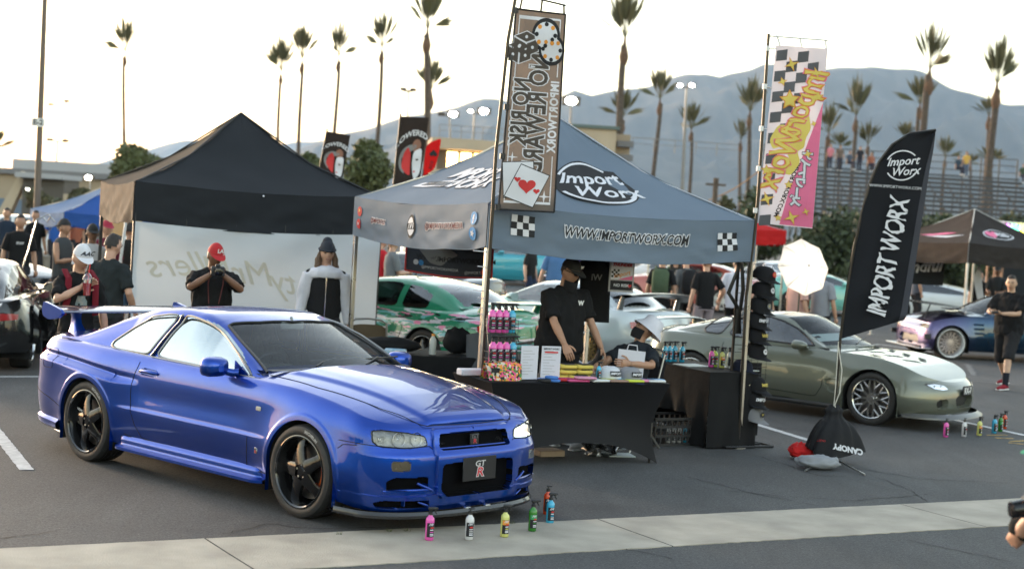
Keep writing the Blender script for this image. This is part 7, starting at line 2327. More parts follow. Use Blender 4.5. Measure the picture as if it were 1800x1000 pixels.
for i in range(9):
 x=-.72+i*.065;patch('roof_swash_stripe',[(x,-.20),(x+.03,-.20),(x+.06,-.07),(x+.03,-.07)],lm,M_KPRINT,can,.006)
lvm=lambda x,y,l:lv(min(1,max(0,.5+x/W3)),min(1,max(0,.5-y/.40)),l+.008)
for off,m_,lf in((.007,M_WPRINT,0),(.0012,mat('print_maroon',(.12,.02,.03),.8),.003)):
 lettering('valance_lettering','@IMPORTWORXMEDIA',lambda x,y,l:lvm(x+.66,y+.01,l),.075,m_,can,offset=off,jag=.03,lift=lf)
 lettering('valance_lettering','@IMPORTILL',lambda x,y,l:lvm(x-.85,y-.0,l),.062,m_,can,offset=off,jag=.03,lift=lf)
patch('valance_emblem',ell_(.10,.13,24),lambda x,y,l:lvm(x*.85-.05,y*.85,l),M_KPRINT,can,.001)
patch('valance_emblem',ring(.085,.10,.8,.5,2.8,16),lambda x,y,l:lvm(x*.85-.05,y*.85,l),M_WPRINT,can,.004)
patch('valance_emblem',ring(.085,.10,.8,3.6,5.9,16),lambda x,y,l:lvm(x*.85-.05,y*.85,l),M_WPRINT,can,.004)
lettering('valance_emblem','iW',lambda x,y,l:lvm(x*.85-.05,y*.85,l),.11,M_WPRINT,can,lift=.004,offset=.002,shear=.3)
for x,y,s_,m_ in((-1.35,.06,.055,M_RPRINT),(-1.35,-.07,.055,M_RPRINT),(1.28,.07,.065,M_BPRINT),(1.28,-.07,.060,M_BPRINT)):
 patch('social_badge',ell_(s_,s_*.95,24,x,y),lvm,m_,can,.001)
lettering('social_badge','f',lambda x,y,l:lvm(x+1.28,y+.06,l),.11,M_WPRINT,can,offset=.004,lift=.004)
patch('social_badge',star4(.035,1.28,-.07,.45,5),lvm,M_WPRINT,can,.004)
patch('social_badge',[(-1.365,.05),(-1.365,.09),(-1.33,.07)],lvm,M_YPRINT,can,.004);patch('social_badge',[(-1.365,-.09),(-1.365,-.05),(-1.33,-.07)],lvm,M_WPRINT,can,.004)
CF=Matrix.Translation((-.252,14.317,0))@Matrix.Rotation(.510,4,'Z')
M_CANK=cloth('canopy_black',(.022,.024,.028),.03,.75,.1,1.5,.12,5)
fl_=AT(238,320,18.5)
ck,mk=canopy('plain black canopy with a peaked roof behind the blue coupe',(fl_.x,18.5),math.radians(22),3.05,2.33,3.32,.45,[M_CANK,M_CANK,M_CANK,cloth('canopy_black_sunlit',(.060,.052,.044),.35,.75,.1,1.5,.12,5)],legm=M_BLACKPL,roofcurve=.13)  # left panels: same black cloth, warm sunlight put into a paler colour
b=MB();b.sphere((0,0,0),.016,8);o_=b.build('rivet',M_CHROME,ck);o_.location=mk[0][1](.50,.06,.01)
b=MB();b.grid(4,4,lambda u,v:mk[0][1](.955+.04*u,.55+.3*v,.01));b.build('maker_patch',M_WPRINT,ck,0)
M_SHEET=cloth('sheet_white',(.58,.60,.63),.10,.8,.05,1.2,.1,4)
shb=thing('sheet_banner','large white sheet banner with faint gold script seen in reverse, hung under the black canopy','banner',(fl_.x,18.5,0),math.radians(22))
def sheet(u,v,l=0):
 x=.02+u*3.0
 fold=.05*math.sin(u*3.1)*v+.018*noise.noise(Vector((u*3+v*2.2,v*1.4,1)))*(1.4-v)*3+.02*math.sin(14*math.hypot(u,v*.6))*math.exp(-3*math.hypot(u,v))+.02*math.sin(16*math.hypot(1-u,v*.6))*math.exp(-3*math.hypot(1-u,v))
 return Vector((x,-.03-fold-l,1.865-v*1.28-.05*math.sin(math.pi*u)*(1-v)))
b=MB();b.grid(70,34,lambda u,v:sheet(u,1-v));b.build('sheet',M_SHEET,shb,80)
for t_,ox,oy,rr in(('ty',.35,-.05,-.12),('MrM',-.20,.05,-.05),('llers',-.95,.10,.12)):
 lettering('sheet_script',t_,lambda x,y,l:sheet(min(1,max(0,.5+x/3.0)),min(1,max(0,.45-y/1.28)),l+.004),.42,mat('print_gold_pale',(.52,.48,.40),.7),shb,mirror=True,shear=.4,org=(ox,oy),rot=rr)
for u in(0,.2,.4,.6,.8,1):b=MB();b.tube([sheet(u,0),sheet(u,0)+Vector((0,.02,.10))],.006,4);b.build('tie',M_BLACKPL,shb)
g=AT(214,395,24)
b=MB();b.box((0,0,0),(.62,.02,.34));o_=tag(b.build('cream_banner',cloth('cream_cloth',(.55,.45,.28),.4),None),'small cream cloth hanging behind the leg of the black canopy','cloth');o_.location=g
a,c=AT(222,384,23),AT(209,478,23)
b=MB();b.tube([a,c+(c-a)*1.2],.022,8);tag(b.build('white_pole',M_WHITE,None),'slanting white pole behind the back turned man','pole')
a,c,e=AT(65,386,24),AT(50,440,24),AT(85,378,24)
st_=thing('light_stand','thin metal stand with a bent reflector frame catching the sun','light stand',(c.x,24,0))
b=MB();b.tube([(a.x-c.x,0,a.z),(0,0,c.z),(-.35,0,0)],.012,6);b.build('pole',M_ALU,st_)
b=MB();q=[AT(x_,y_,24)-Vector((c.x,24,0))for x_,y_ in((63,387),(85,377),(97,390),(89,381),(83,390),(75,381))];b.tube(q,.012,6);b.build('reflector_frame',M_ALU,st_)
g=AT(112,385,33)
canopy('blue canopy behind the lamp post, sunlight painted into its left panels',(g.x,33),math.radians(30),3.0,1.72,2.45,.28,[cloth('canopy_blue',(.03,.085,.30),.1)]*3+[cloth('canopy_blue_lit',(.14,.24,.42),.3)])  # left panels get a brighter blue with the sunlight painted in
g=AT(1322,430,40)
canopy('red and white canopy right of the blue-grey canopy',(g.x-2.1,40),math.radians(5),3.0,2.30,2.85,.35,[cloth('canopy_red',(.50,.02,.02),.1)]*4)
g=AT(1703,432,34)
M_CAND=cloth('canopy_charcoal',(.035,.030,.028),.08)
cdk,md=canopy('dark canopy with pink heart logo at the right',(g.x,34),math.radians(27),3.05,2.26,3.05,.42,[M_CAND]*3+[cloth('canopy_brownish',(.065,.050,.042),.15)],legm=mat('leg_pale',(.5,.5,.48),.4,.4))
hm__=lambda x,y,l:md[0][0](.40+x/2,.38+y/1.7,l+.01)
patch('logo_backing',ell_(.46,.24,30,.02,.0,.05),hm__,M_WPRINT,cdk,.001);patch('logo_backing',ell_(.42,.21,30,.02,.0,.05),hm__,M_KPRINT,cdk,.004)
patch('logo_heart',heart(.21,-.16,.0),hm__,M_PPRINT,cdk,.007)
lettering('logo_lettering','90lb',hm__,.24,M_WPRINT,cdk,lift=.010,offset=.008,shear=.3,org=(.12,0),rot=-.1)
hs_=lambda x,y,l:md[3][0](.55+x/2,.28+y/1.7,l+.01)
patch('roof_mark',[(-.5,-.06),(.1,.16),(.45,.16),(-.2,-.06)],hs_,M_PPRINT,cdk,.001);patch('roof_mark',[(-.3,-.12),(.1,-.03),(.75,.0),(.3,-.13)],hs_,M_WPRINT,cdk,.004)
bk=thing('vendor_backdrop','black backdrop banner with red and white script under the dark canopy','banner',(g.x-2.1,36.0,0),math.radians(4))
b=MB();b.grid(10,6,lambda u,v:(u*2.2,.02*math.sin(6*u),1.25+v*.78));b.build('cloth',M_CANK,bk,60)
for t_,m_,o2 in(('90',M_RPRINT,(1.15,1.72)),('Handful',M_WPRINT,(1.55,1.64))):
 lettering('backdrop_lettering',t_,lambda x,y,l:Vector((x,-.03-l,y)),.36,m_,bk,shear=.4,offset=.01,org=o2,rot=.12,jag=.06)
tb=thing('vendor_table','black draped vendor table under the dark canopy','table',(AT(1748,530,35.5).x,35.5,0),.2)
b=MB();b.grid(40,6,lambda u,v:(-.9+1.8*u,.02*math.sin(u*60)*(1-v),.74*v));b.box((0,.38,.745),(1.8,.76,.02));b.build('tablecloth',M_CANK,tb,80)
b=MB();b.grid(6,4,lambda u,v:(-.88+.5*u,-.03,.45+.28*v));b.build('cloth_logo',M_WPRINT,tb,0)
b=MB();b.grid(6,4,lambda u,v:(-.9+.22*u,-.036,.40+.32*v));b.build('cloth_logo',M_PPRINT,tb,0)
b=MB();b.box((AT(1778,515,35.8).x,35.8,.80),(.9,.4,.05));tag(b.build('flyer_stack',M_WHITE,None),'white flyers on the far black vendor table','flyers')
a=AT(1722,462,35.2)
b=MB();b.prism([(0,0),(.18,-.95),(.02,-.85),(-.12,-.35)],-.01,.01,0,Matrix.Translation(a)@Matrix.Rotation(math.radians(90),4,'X'));tag(b.build('white_pennant',cloth('pennant_white',(.6,.6,.63),.3),None),'white pennant hanging under the dark canopy','pennant')
g0,g1=AT(1742,388,48),AT(1830,392,48)
tr=thing('stage_truss','metal truss carrying small coloured stage lamps above the dark canopy','stage truss',(g0.x,48,0))
b=MB();L_=g1.x-g0.x
for z in(g0.z,g0.z-.28):b.tube([(0,0,z),(L_,0,z-.05)],.03,5)
for i in range(12):b.tube([(L_*i/12,0,g0.z),(L_*(i+1)/12,0,g0.z-.28)],.02,4);b.tube([(L_*i/12,0,g0.z),(L_*i/12,0,g0.z-.28)],.02,4)
b.build('beam',M_ALU,tr)
for x in(0,.22,.45):b=MB();b.tube([(x,0,0),(x,0,g0.z)],.035,5);b.build('upright',mat('rust_tube',(.30,.17,.11),.5,.4),tr)
for px,c_ in((1768,(.55,.12,1)),(1781,(.05,.9,.3)),(1797,(.9,.8,.05))):
 p=AT(px,400,48);b=MB();b.tube([(p.x-g0.x,-.1,p.z),(p.x-g0.x,-.25,p.z-.05)],[.10,.12],10);b.build('stage_lamp',mat('stage_%d'%px,c_,.4,emit=c_,estr=1.5),tr)
b=MB();b.box((L_/2+.6,.4,g0.z-1.3),(L_,.1,1.9));b.build('dark_drape',M_CANK,tr,0)
# tall banners
def flagcloth(top_l,top_r,bot_l,bot_r,d0,d1,wav=.03,seed=0):
 """corner pixels at depth d0 (pole side) and d1 -> mapping u (0 pole side, 1 free), v (0 top, 1 bottom)"""
 a,b_,c,e=AT(*top_l,d0),AT(*top_r,d1),AT(*bot_l,d0),AT(*bot_r,d1)
 nrm=(b_-a).cross(c-a).normalized()
 if nrm.y>0:nrm=-nrm
 def f(u,v,l=0):
  p=(a*(1-u)+b_*u)*(1-v)+(c*(1-u)+e*u)*v
  w=wav*noise.noise(Vector((u*2.2,v*5,seed)))*2*min(1,u*4)+wav*.35*math.sin(v*22+u*4+seed)
  return p+nrm*(w+l)
 W_=(b_-a).length;H_=(c-a).length
 return f,W_,H_,a,c
def pole_flag(name,label,f,W_,H_,m,hem,base,pole_pts,clips,clipm,polem,rim=True,topbar=True):
 root=thing(name,label,'banner flag',(base.x,base.y,0))
 B=Vector((base.x,base.y,0))
 g=lambda u,v,l=0:f(u,v,l)-B
 b=MB();b.grid(20,60,lambda u,v:g(u,1-v));b.build('cloth',m,root,80)
 if hem:
  b=MB()
  P=[(0,v)for v in np.linspace(0,1,40)]+[(u,1)for u in np.linspace(0,1,12)]+[(1,v)for v in np.linspace(1,0,40)]+[(u,0)for u in np.linspace(1,0,12)]
  b.tube([g(u,v)for u,v in P],.009,5,closed=True);b.build('hem',hem,root)
 b=MB();b.tube([p-B for p in pole_pts],[.016]*len(pole_pts),10);b.build('pole',polem,root)
 for v in clips:
  q=g(0,v);k=min(range(200),key=lambda i:abs((pole_pts[0]+(pole_pts[-1]-pole_pts[0])*i/199-B).z-q.z))
  pq=pole_pts[0]+(pole_pts[-1]-pole_pts[0])*k/199-B
  b=MB();b.tube([q,pq],.014,6,ell=.4);b.tube([pq-Vector((0,0,.025)),pq+Vector((0,0,.025))],.024,8);b.build('clip',clipm,root)
 if topbar:
  t=pole_pts[0]-B
  e=g(1,0)+Vector((0,0,.08));b=MB();b.tube([t-Vector((0,0,.02)),e],.009,6)
  for u in(.08,.5,.97):b.tube([g(u,0),t+(e-t)*(u*.92+.06)],.010,5,ell=.4)
  b.build('top_bar',polem if clipm is M_BLACKPL else clipm,root)
 return root,g
polem=mat('pole_black_metal',(.05,.045,.04),.3,.8)
bw=CF@Vector((-.02,-.10,0))
d0=bw.y
f,W_,H_,a_,c_=flagcloth((907,16),(994,26),(876,368),(974,373),d0,d0-.02,.016,2)
root,g=pole_flag('tall_banner','tall grey banner with dice, chips and an ace of hearts printed in reverse',f,W_,H_,cloth('banner_grey',(.150,.128,.112),.42,.7,.05,2,.1,6),M_KPRINT,Vector((AT(850,640,d0).x,d0,0)),[AT(908,-14,d0),AT(893,70,d0),AT(872,265,d0),AT(862,430,d0),AT(849,640,d0),AT(846,700,d0)],(.005,.24,.49,.735,.99),M_BLACKPL,polem)
def fm_(x,y,l):return g(.5+x/W_,.5-y/H_,l+.003)
for(x0,x1,y0,y1)in((-.42,-.40,-.45,.47),(-.42,.0,.455,.465),(-.42,.40,.462,.472),(.40,.42,.18,.47),(.40,.42,-.45,-.22),(-.42,.42,-.465,-.453)):
 gridpatch('frame_line',fm_,x0*W_,x1*W_,y0*H_,y1*H_,M_WPRINT,root,6,12)
for body,x,y,sz in(('NO REWARD',.07,-.016,.275),('NO RISK',-.24,-.005,.235)):
 for off,m_,lf in((.016,M_WPRINT,0.0),(.006,cloth('banner_grey',(.1,.1,.1)),.002)):
  lettering('banner_lettering',body,lambda u,v,l,x=x,y=y:fm_(x*W_-v,y*H_-u,l),sz*.82,m_,root,offset=off,lift=lf,sx=.80,spacing=1.02)
lettering('banner_lettering','IMPORTWORX',lambda u,v,l:fm_(.385*W_-v,-.02*H_-u,l),.095,M_WPRINT,root,offset=.004,sx=.95,spacing=1.1)
for(cx,cy,rot,m_)in((-.18,-.345,.10,M_WPRINT),(-.02,-.375,-.38,M_WPRINT)):
 P=[(-.125,-.165),(.125,-.165),(.125,.165),(-.125,.165)];c,s=math.cos(rot),math.sin(rot)
 Q=[(cx*W_+x*c*1.05-y*s,cy*H_+x*s+y*c)for x,y in P]
 patch('printed_card',Q,fm_,M_KPRINT,root,.004 if cx<-.1 else.007);Q2=[((x-cx*W_)*.95+cx*W_,(y-cy*H_)*.95+cy*H_)for x,y in Q];patch('printed_card',Q2,fm_,m_,root,.0055 if cx<-.1 else.0085)
patch('printed_heart',heart(.075,-.02*W_,-.375*H_),fm_,M_RPRINT,root,.011)
patch('printed_heart',heart(.028,-.20*W_,-.345*H_),fm_,M_RPRINT,root,.011);patch('printed_heart',heart(.028,.16*W_,-.400*H_),fm_,M_RPRINT,root,.011)
for x,y,r_ in((-.33,-.235,.05),(-.30,-.275,.035),(.30,-.425,.06)):patch('printed_star',star4(r_,x*W_,y*H_,.2),fm_,M_WPRINT,root,.004)
for cx,cy,r_ in((.14,.385,.125),(.27,.315,.115)):
 patch('printed_chip',ell_(r_,r_*1.25,30,cx*W_,cy*H_),fm_,M_KPRINT,root,.004)
 patch('printed_chip',ring(r_*.55,r_*.95,.85,0,2*math.pi,30,cx*W_,cy*H_),fm_,M_WPRINT,root,.006)
 for i in range(8):
  a=2*math.pi*i/8;patch('chip_mark',ell_(r_*.15,r_*.17,8,cx*W_+math.cos(a)*r_*.66,cy*H_+math.sin(a)*r_*.78),fm_,M_OPRINT if i%2 else M_KPRINT,root,.008)
for cx,cy,s_,rot in((-.24,.345,.13,.1),(-.36,.30,.12,.5)):
 for k,P in enumerate(([(-.9,.3),(0,.75),(.9,.3),(0,-.1)],[(-.9,.3),(0,-.1),(0,-1.1),(-.9,-.65)],[(0,-.1),(.9,.3),(.9,-.65),(0,-1.1)])):
  Q=[(cx*W_+s_*x,cy*H_+s_*y)for x,y in P];patch('printed_die',Q,fm_,M_WPRINT,root,.004)
  mx_,my_=sum(q[0]for q in Q)/4,sum(q[1]for q in Q)/4
  Q=[((x-mx_)*.86+mx_,(y-my_)*.86+my_)for x,y in Q];patch('printed_die',Q,fm_,_mats['banner_grey'],root,.006)
  patch('die_pip',ell_(s_*.1,s_*.12,10,mx_,my_),fm_,M_WPRINT,root,.008)
d0=(CF@Vector((W3+.06,-.06,0))).y
f,W_,H_,a_,c_=flagcloth((1364,80),(1455,86),(1331,392),(1428,402),d0,d0-.1,.018,6)
root,g=pole_flag('pink_banner','tall white and pink banner with yellow cloud, stars and checker pattern',f,W_,H_,cloth('banner_white',(.56,.54,.60),.35,.7,.04,2,.1,6),None,Vector((AT(1296,800,d0).x,d0,0)),[AT(1351,60,d0),AT(1341,220,d0),AT(1330,380,d0),AT(1312,520,d0),AT(1297,790,d0)],(.02,.24,.47,.70,.93),M_WHITE,polem)
def fp(x,y,l):return g(.5+x/W_,.5-y/H_,l+.003)
def quadp(nm,P,m_,lf):
 b=MB();P=[Vector((x,y))for x,y in P];b.grid(5,8,lambda u,v:fp(*((P[0]*(1-u)+P[1]*u)*(1-v)+(P[3]*(1-u)+P[2]*u)*v),lf));b.build(nm,m_,root,0)
quadp('pink_panel',[(-.10*W_,-.495*H_),(.498*W_,-.495*H_),(.498*W_,-.30*H_),(.02*W_,-.30*H_)],M_PPRINT,.001)
quadp('pink_panel',[(.02*W_,-.30*H_),(.498*W_,-.30*H_),(.498*W_,.16*H_),(.497*W_,.20*H_)],M_PPRINT,.001)
cs=.105
gry=mat('print_charcoal',(.10,.10,.11),.8)
for i in range(5):
 for j in range(17):
  if(i+j)%2:continue
  x,y=-.47*W_+i*cs+j*0,.47*H_-j*cs*.98
  w_lim=.75-j*.075 if j<9 else.12
  if(i*cs)/W_>max(w_lim,.13):continue
  k=.22
  xx=min(x+cs,.48*W_)
  quadp('printed_square',[(x,y-k*i*.0-.0),(xx,y+.02),(xx,y-cs+.02),(x,y-cs)],gry,.002)
patch('printed_cloud',[(-.40,-.05),(-.30,.03),(-.12,.06),(.05,.10),(.20,.10),(.34,.04),(.30,-.08),(.26,-.13),(.16,-.20),(-.02,-.24),(.02,-.14),(-.20,-.10)]and[(x*W_,y*H_)for x,y in smoothpoly([(-.44,-.03),(-.30,.06),(-.08,.06),(.06,.13),(.26,.13),(.32,.05),(.24,.0),(.22,-.06),(.10,-.08),(.18,-.14),(.02,-.22),(-.18,-.20),(-.02,-.12),(-.2,-.06),(-.36,-.08)],3,.3)],fp,M_YPRINT,root,.004)
for body,ox,oy in(('Import',.14,.20),('Worx',-.20,-.13)):
 for off,m_,lf in((.016,M_PPRINT,.0),(.010,M_OPRINT,.003),(.001,M_YPRINT,.006)):
  lettering('banner_lettering',body,lambda u,v,l,ox=ox,oy=oy:fp(ox*W_-v-u*.34,oy*H_-u*.95+v*.25,l),.30,m_,root,offset=off,lift=.006+lf,sx=.88,jag=.05,shear=.15,spacing=.92)
lettering('banner_lettering','IMPORTWORX.COM',lambda u,v,l:fp(-.01*W_-v-u*.30,-.30*H_-u,l),.060,M_KPRINT,root,offset=.002,lift=.004)
for off,m_,lf in((.012,gry,0),(.006,M_WPRINT,.003)):
 for i,c_ in enumerate('ナイトワーズ'):
  lettering('banner_lettering',c_,lambda u,v,l,i=i:fp((.30-i*.030)*W_+u,(-.10-i*.052)*H_+v,l),.105,m_,root,offset=off,mirror=True,lift=.006+lf,rot=math.pi/2 if c_=='ー' else 0)
for x,y,r_,k,n in((-.16,.40,.062,.3,4),(.33,.36,.055,.3,4),(-.30,.30,.040,.4,4),(-.13,.20,.085,.5,5),(.40,.23,.045,.5,5),(-.37,-.36,.062,.3,4),(.11,-.45,.065,.3,4),(.36,-.41,.035,.3,4),(.30,-.09,.035,.4,4),(.0,-.27,.035,.5,5),(-.43,-.20,.045,.5,5),(-.13,-.46,.030,.5,5),(.36,.08,.025,.5,4)):
 patch('printed_star',star4(r_*1.25,x*W_,y*H_,k,n,.4),fp,M_OPRINT,root,.012);patch('printed_star',star4(r_,x*W_,y*H_,k,n,.4),fp,M_YPRINT,root,.015)
d0=15.2
base=AT(1462,770,d0);base.z=0
root=thing('feather_flag','black feather flag with white brush lettering on a weighted cross base','feather flag',(base.x,base.y,0))
B=Vector((base.x,base.y,0))
def fe(px,py,dd=0):return AT(px,py,d0+dd)-B
Lk=[(1645,229),(1600,235),(1568,255),(1545,285),(1530,320),(1515,375),(1502,430),(1492,490),(1484,540),(1477,596)]
Rk=[(1645,229),(1641,262),(1634,300),(1628,340),(1621,385),(1615,425),(1608,470),(1600,520),(1594,553),(1590,562)]
Lx,Rx=[hermite([(i/9,p[k])for i,p in enumerate(Lk)])for k in(0,1)],[hermite([(i/9,p[k])for i,p in enumerate(Rk)])for k in(0,1)]
def ff(u,v,l=0):
 a,c=(float(Lx[0](v)),float(Lx[1](v))),(float(Rx[0](v)),float(Rx[1](v)))
 px,py=a[0]+(c[0]-a[0])*u,a[1]+(c[1]-a[1])*u
 w=.03*noise.noise(Vector((u*2,v*6,4)))+.012*math.sin(u*7+v*16)
 return fe(px,py,-w-l)
b=MB();b.grid(22,60,lambda u,v:ff(u,1-v));b.build('cloth',cloth('flag_black',(.014,.015,.019),.02,.75,.1,2,.15,6),root,80)
b=MB();b.grid(4,60,lambda u,v:ff(.90+.1*u,1-v*.96,.004));b.build('edge_band',cloth('flag_grey',(.06,.062,.075),.05),root,80)
def fpx(px,py,l):
 return fe(px,py,-l-.05)
sc=d0/F_PX
round_logo(lambda x,y,l:fpx(1586+x/sc*1.0+y/sc*.10,291-y/sc+x/sc*.02,l),.31,root,None)
lettering('flag_lettering','WWW.IMPORTWORX.COM',lambda x,y,l:fpx(1574+x/sc,329-y/sc+x/sc*.07,l),.040,M_WPRINT,root)
lettering('flag_lettering','IMPORT WORX',lambda x,y,l:fpx(1563+x/sc,452-y/sc,l),.265,M_WPRINT,root,rot=math.radians(78),jag=.055,offset=.004,sx=.66,shear=.12,spacing=.92)
b=MB()
P=[fe(*p)for p in Lk[::-1]];P=[fe(1463,745),fe(1470,680),fe(1474,640)]+P
b.tube(P,[.014]*len(P),8);b.build('pole',polem,root)
b=MB();b.tube([fe(1474,610,-.02),fe(1480,650,-.04),fe(1476,690,-.04),fe(1467,712,-.03),fe(1472,722,-.03)],.006,5);b.tube([fe(1474,600,-.02),fe(1468,690,-.03),fe(1463,738,-.02)],.005,5);b.build('cord',mat('cord_white',(.6,.57,.5),.8),root)
for px,py in((1415,829),(1520,836),(1450,790),(1500,790)):
 q=G(px,py);b=MB();b.tube([(0,0,.06),(q.x-B.x,q.y-B.y,.012)],.009,6);b.build('base_rod',M_ALU,root)
def bag(nm,label,cpx,cpy,rx,ry,rz_,m,seed,bot=0.0,amp=.02):
 c=G(cpx,cpy);b=MB();q=MB();q.sphere((0,0,0),1,40)
 V=[]
 for(x,y,z)in q.v:
  j=1+amp*8*noise.noise(Vector((x*2.2,y*2.2,z*2.2+seed)))+amp*4*noise.noise(Vector((x*6,y*6,z*6+seed)))
  V.append((x*rx*j,y*ry*j,max((z+1)*rz_/2*j,.0)))
 b.add(V,q.f);o=tag(b.build(nm,m,None,80),label,'sandbag');o.location=(c.x,c.y,bot);return o
bag('weight_bag','grey water bag lying on the flag base',1437,824,.21,.12,.13,cloth('bag_grey',(.26,.27,.29),0,.6),1)
bag('weight_bag','bright red weight bag left of the flag base',1408,806,.13,.12,.15,cloth('bag_red',(.52,.02,.02),0,.6),4,0,.03)
q=base
b=MB()
def drape(u,v):
 a=2*math.pi*u;r_=(.05+.06*math.exp(-((v-.08)/.05)**2)+.28*max(0,(v-.12)/.88)**.62)*(1+.16*math.sin(3*a+1)*v+.07*math.sin(9*a+v*4)*(1-.4*v)+.10*math.exp(-((v-.22)/.07)**2))
 return(math.cos(a)*r_*.85+.03*v,math.sin(a)*r_*.5,.50-.13*min(1,v/.2)-.33*max(0,(v-.1)/.9)**1.5+.03*math.sin(2*a+2)*v)
b.grid(90,30,drape)
wb=tag(b.build('canopy_cover',cloth('cover_black',(.018,.018,.02),0,.6,.15,6,.3,12),None,80),'black canopy storage cover draped upside down over the flag base','cover bag');wb.location=(base.x,base.y,.06)
lettering('cover_lettering','CANOPY',lambda x,y,l:Vector((.13+x*.95-y*.18,-.168-l+(x+.02)*.16+.1*y,.105-x*.05+y)),.075,M_WPRINT,wb,rot=math.pi-.12,offset=.004)
lettering('cover_lettering','VAULT',lambda x,y,l:Vector((-.13+x,-.155-l-.08*y,.17+y)),.028,M_RPRINT,wb,rot=math.pi)
for(tl,tr_,bl,br,d,lab)in(((575,231),(616,238),(561,300),(600,322),30,'dark banner with a half face, left of the two, above the black canopy'),((704,205),(754,207),(692,325),(738,318),27,'dark banner with a half face, right of the two, by the red feather flag')):
 f,W_,H_,a_,c_=flagcloth(tl,tr_,bl,br,d,d,.01,3)
 root,g=pole_flag('face_banner',lab,f,W_,H_,cloth('banner_dark',(.028,.022,.020),.12),None,Vector((c_.x,d,0)),[a_+Vector((0,0,.05)),c_,Vector((c_.x-.05,d,0))],(),M_BLACKPL,polem,topbar=False)
 h2=lambda x,y,l,g=g:g(.5+x,.5-y*.5,l+.01)
 lettering('banner_lettering','LOWERED',lambda x,y,l:h2(x,y+.50-x*x*.9+x*.2,l),.24,M_WPRINT,root,offset=.006)
 patch('printed_face',smoothpoly([(.12,-.05),(.42,.05),(.46,-.75),(.26,-.98),(.16,-.7),(.10,-.4)],3,.3),h2,M_WPRINT,root,.004)
 patch('printed_hair',smoothpoly([(-.1,.1),(.02,-.1),(.04,-.5),(.08,-.8),(-.1,-.7),(-.3,-.5),(-.25,-.1)],3,.3),h2,M_RPRINT,root,.002)
 patch('printed_wreath',ring(.36,.46,1.0,1.2,4.2,20,.05,-.3),h2,mat('print_grey',(.2,.2,.2),.8),root,.001)
 patch('printed_wreath',ell_(.16,.2,16,.2,.12),h2,mat('print_brown',(.25,.12,.08),.8),root,.001)
 patch('printed_eye',ell_(.05,.03,10,.28,-.32),h2,M_KPRINT,root,.008);patch('printed_lips',ell_(.04,.03,10,.22,-.68),h2,M_RPRINT,root,.008)
 if tl[0]==575:
  for k,(py)in enumerate((-.05,)):pass
d=29
pR=[(776,243),(757,250),(749,258),(744,300),(741,312),(764,298),(772,268)]
P=[AT(x,y,d)for x,y in smoothpoly(pR,4,.25)];c=AT(741,312,d)
root=thing('red_feather_flag','small red feather flag with a black spade beside the dark face banner','feather flag',(c.x,d,0));B2=Vector((c.x,d,0))
V=[p-B2 for p in P];n=len(V);b=MB();b.add(V+[v+Vector((0,.01,0))for v in V],[tuple(range(n)),tuple(range(2*n-1,n-1,-1))]+[(i,i+n,(i+1)%n+n,(i+1)%n)for i in range(n)]);b.build('cloth',cloth('flag_red',(.60,.02,.02),.35),root,0)
b=MB();b.tube([(0,0,0),V[len(V)//2]],.012,5);b.build('pole',polem,root)
patch('printed_spade',heart(.075,0,0),lambda x,y,l:AT(762,270,d)-B2+Vector((x,-.02,-y)),M_KPRINT,root)
lettering('flag_lettering','ace',lambda x,y,l:AT(757,290,d)-B2+Vector((x,-.02,y)),.12,M_KPRINT,root,rot=1.3)
# tables
TF=Matrix.Translation((-.125,13.547,0))@Matrix.Rotation(.489,4,'Z')
tbl=thing('display_table','table in a tight black stretch cover with arched sides in front of the vendors','table',(-.125,13.547,0),.489)
M_STR=cloth('stretch_black',(.013,.013,.015),0,.55,.06,2,.03,4)
b=MB()
L_,Wd,Hh=1.86,.78,.745
def stretch(u,v):
 per=[(0,0),(L_,0),(L_,Wd),(0,Wd)]
 k=int(u*4)%4;t=u*4-int(u*4)if u<1 else 0
 if u>=1:k,t=0,0
 a,c=per[k],per[(k+1)%4]
 x,y=a[0]+(c[0]-a[0])*t,a[1]+(c[1]-a[1])*t
 edge=min(t,1-t);ln=L_ if k%2==0 else Wd
 arch=(1-(1-min(1,edge*2))**2.4)*(.20 if k%2==0 else.26)
 z=Hh-(Hh-arch)*v
 inn=(.085*math.sin(math.pi*min(1,v*.95))+.05*v)*(1-.0)
 cx_,cy_=L_/2,Wd/2
 pull=1-inn*1.0/(L_/2)
 pully=1-inn*.8/(Wd/2)
 x2,y2=cx_+(x-cx_)*pull,cy_+(y-cy_)*pully
 return(x2,y2,z)
b.grid(161,24,lambda u,v:stretch(1-u,v));b.box((L_/2,Wd/2,Hh-.004),(L_-.01,Wd-.01,.012),bev=.004)
b.build('stretch_cover',M_STR,tbl,50)
for x in(.12,L_-.12):
 for y in(.10,Wd-.10):
  b=MB();b.tube([(x,y,0),(x,y,Hh-.02)],.014,6);b.build('leg',M_DKSTEEL,tbl)
t2=CF@Vector((2.62,.02,0))
tb2=thing('side_table','table under a loose black cloth beside the cap rack','table',(t2.x,t2.y,0),.510)
M_DRP=cloth('drape_black',(.013,.013,.014),0,.75,.15,5,.3,10)
def drp(u,v):
 per=[(0,0),(.60,0),(.60,1.9),(0,1.9)]
 k=min(3,int(u*4));t=u*4-k
 a,c=per[k],per[(k+1)%4]
 x,y=a[0]+(c[0]-a[0])*t,a[1]+(c[1]-a[1])*t
 w=.03*noise.noise(Vector((x*6+y*6,v*.8,2)))*v+.02*math.sin((x-y)*22)*v*v
 lift=.30 if(k==3 and.06<t<.85)else 0
 ox,oy=(0,-1)if k==0 else(1,0)if k==1 else(0,1)if k==2 else(-1,0)
 return(x+ox*(w+.02*v),y+oy*(w+.02*v),.76-(.745-lift)*v)
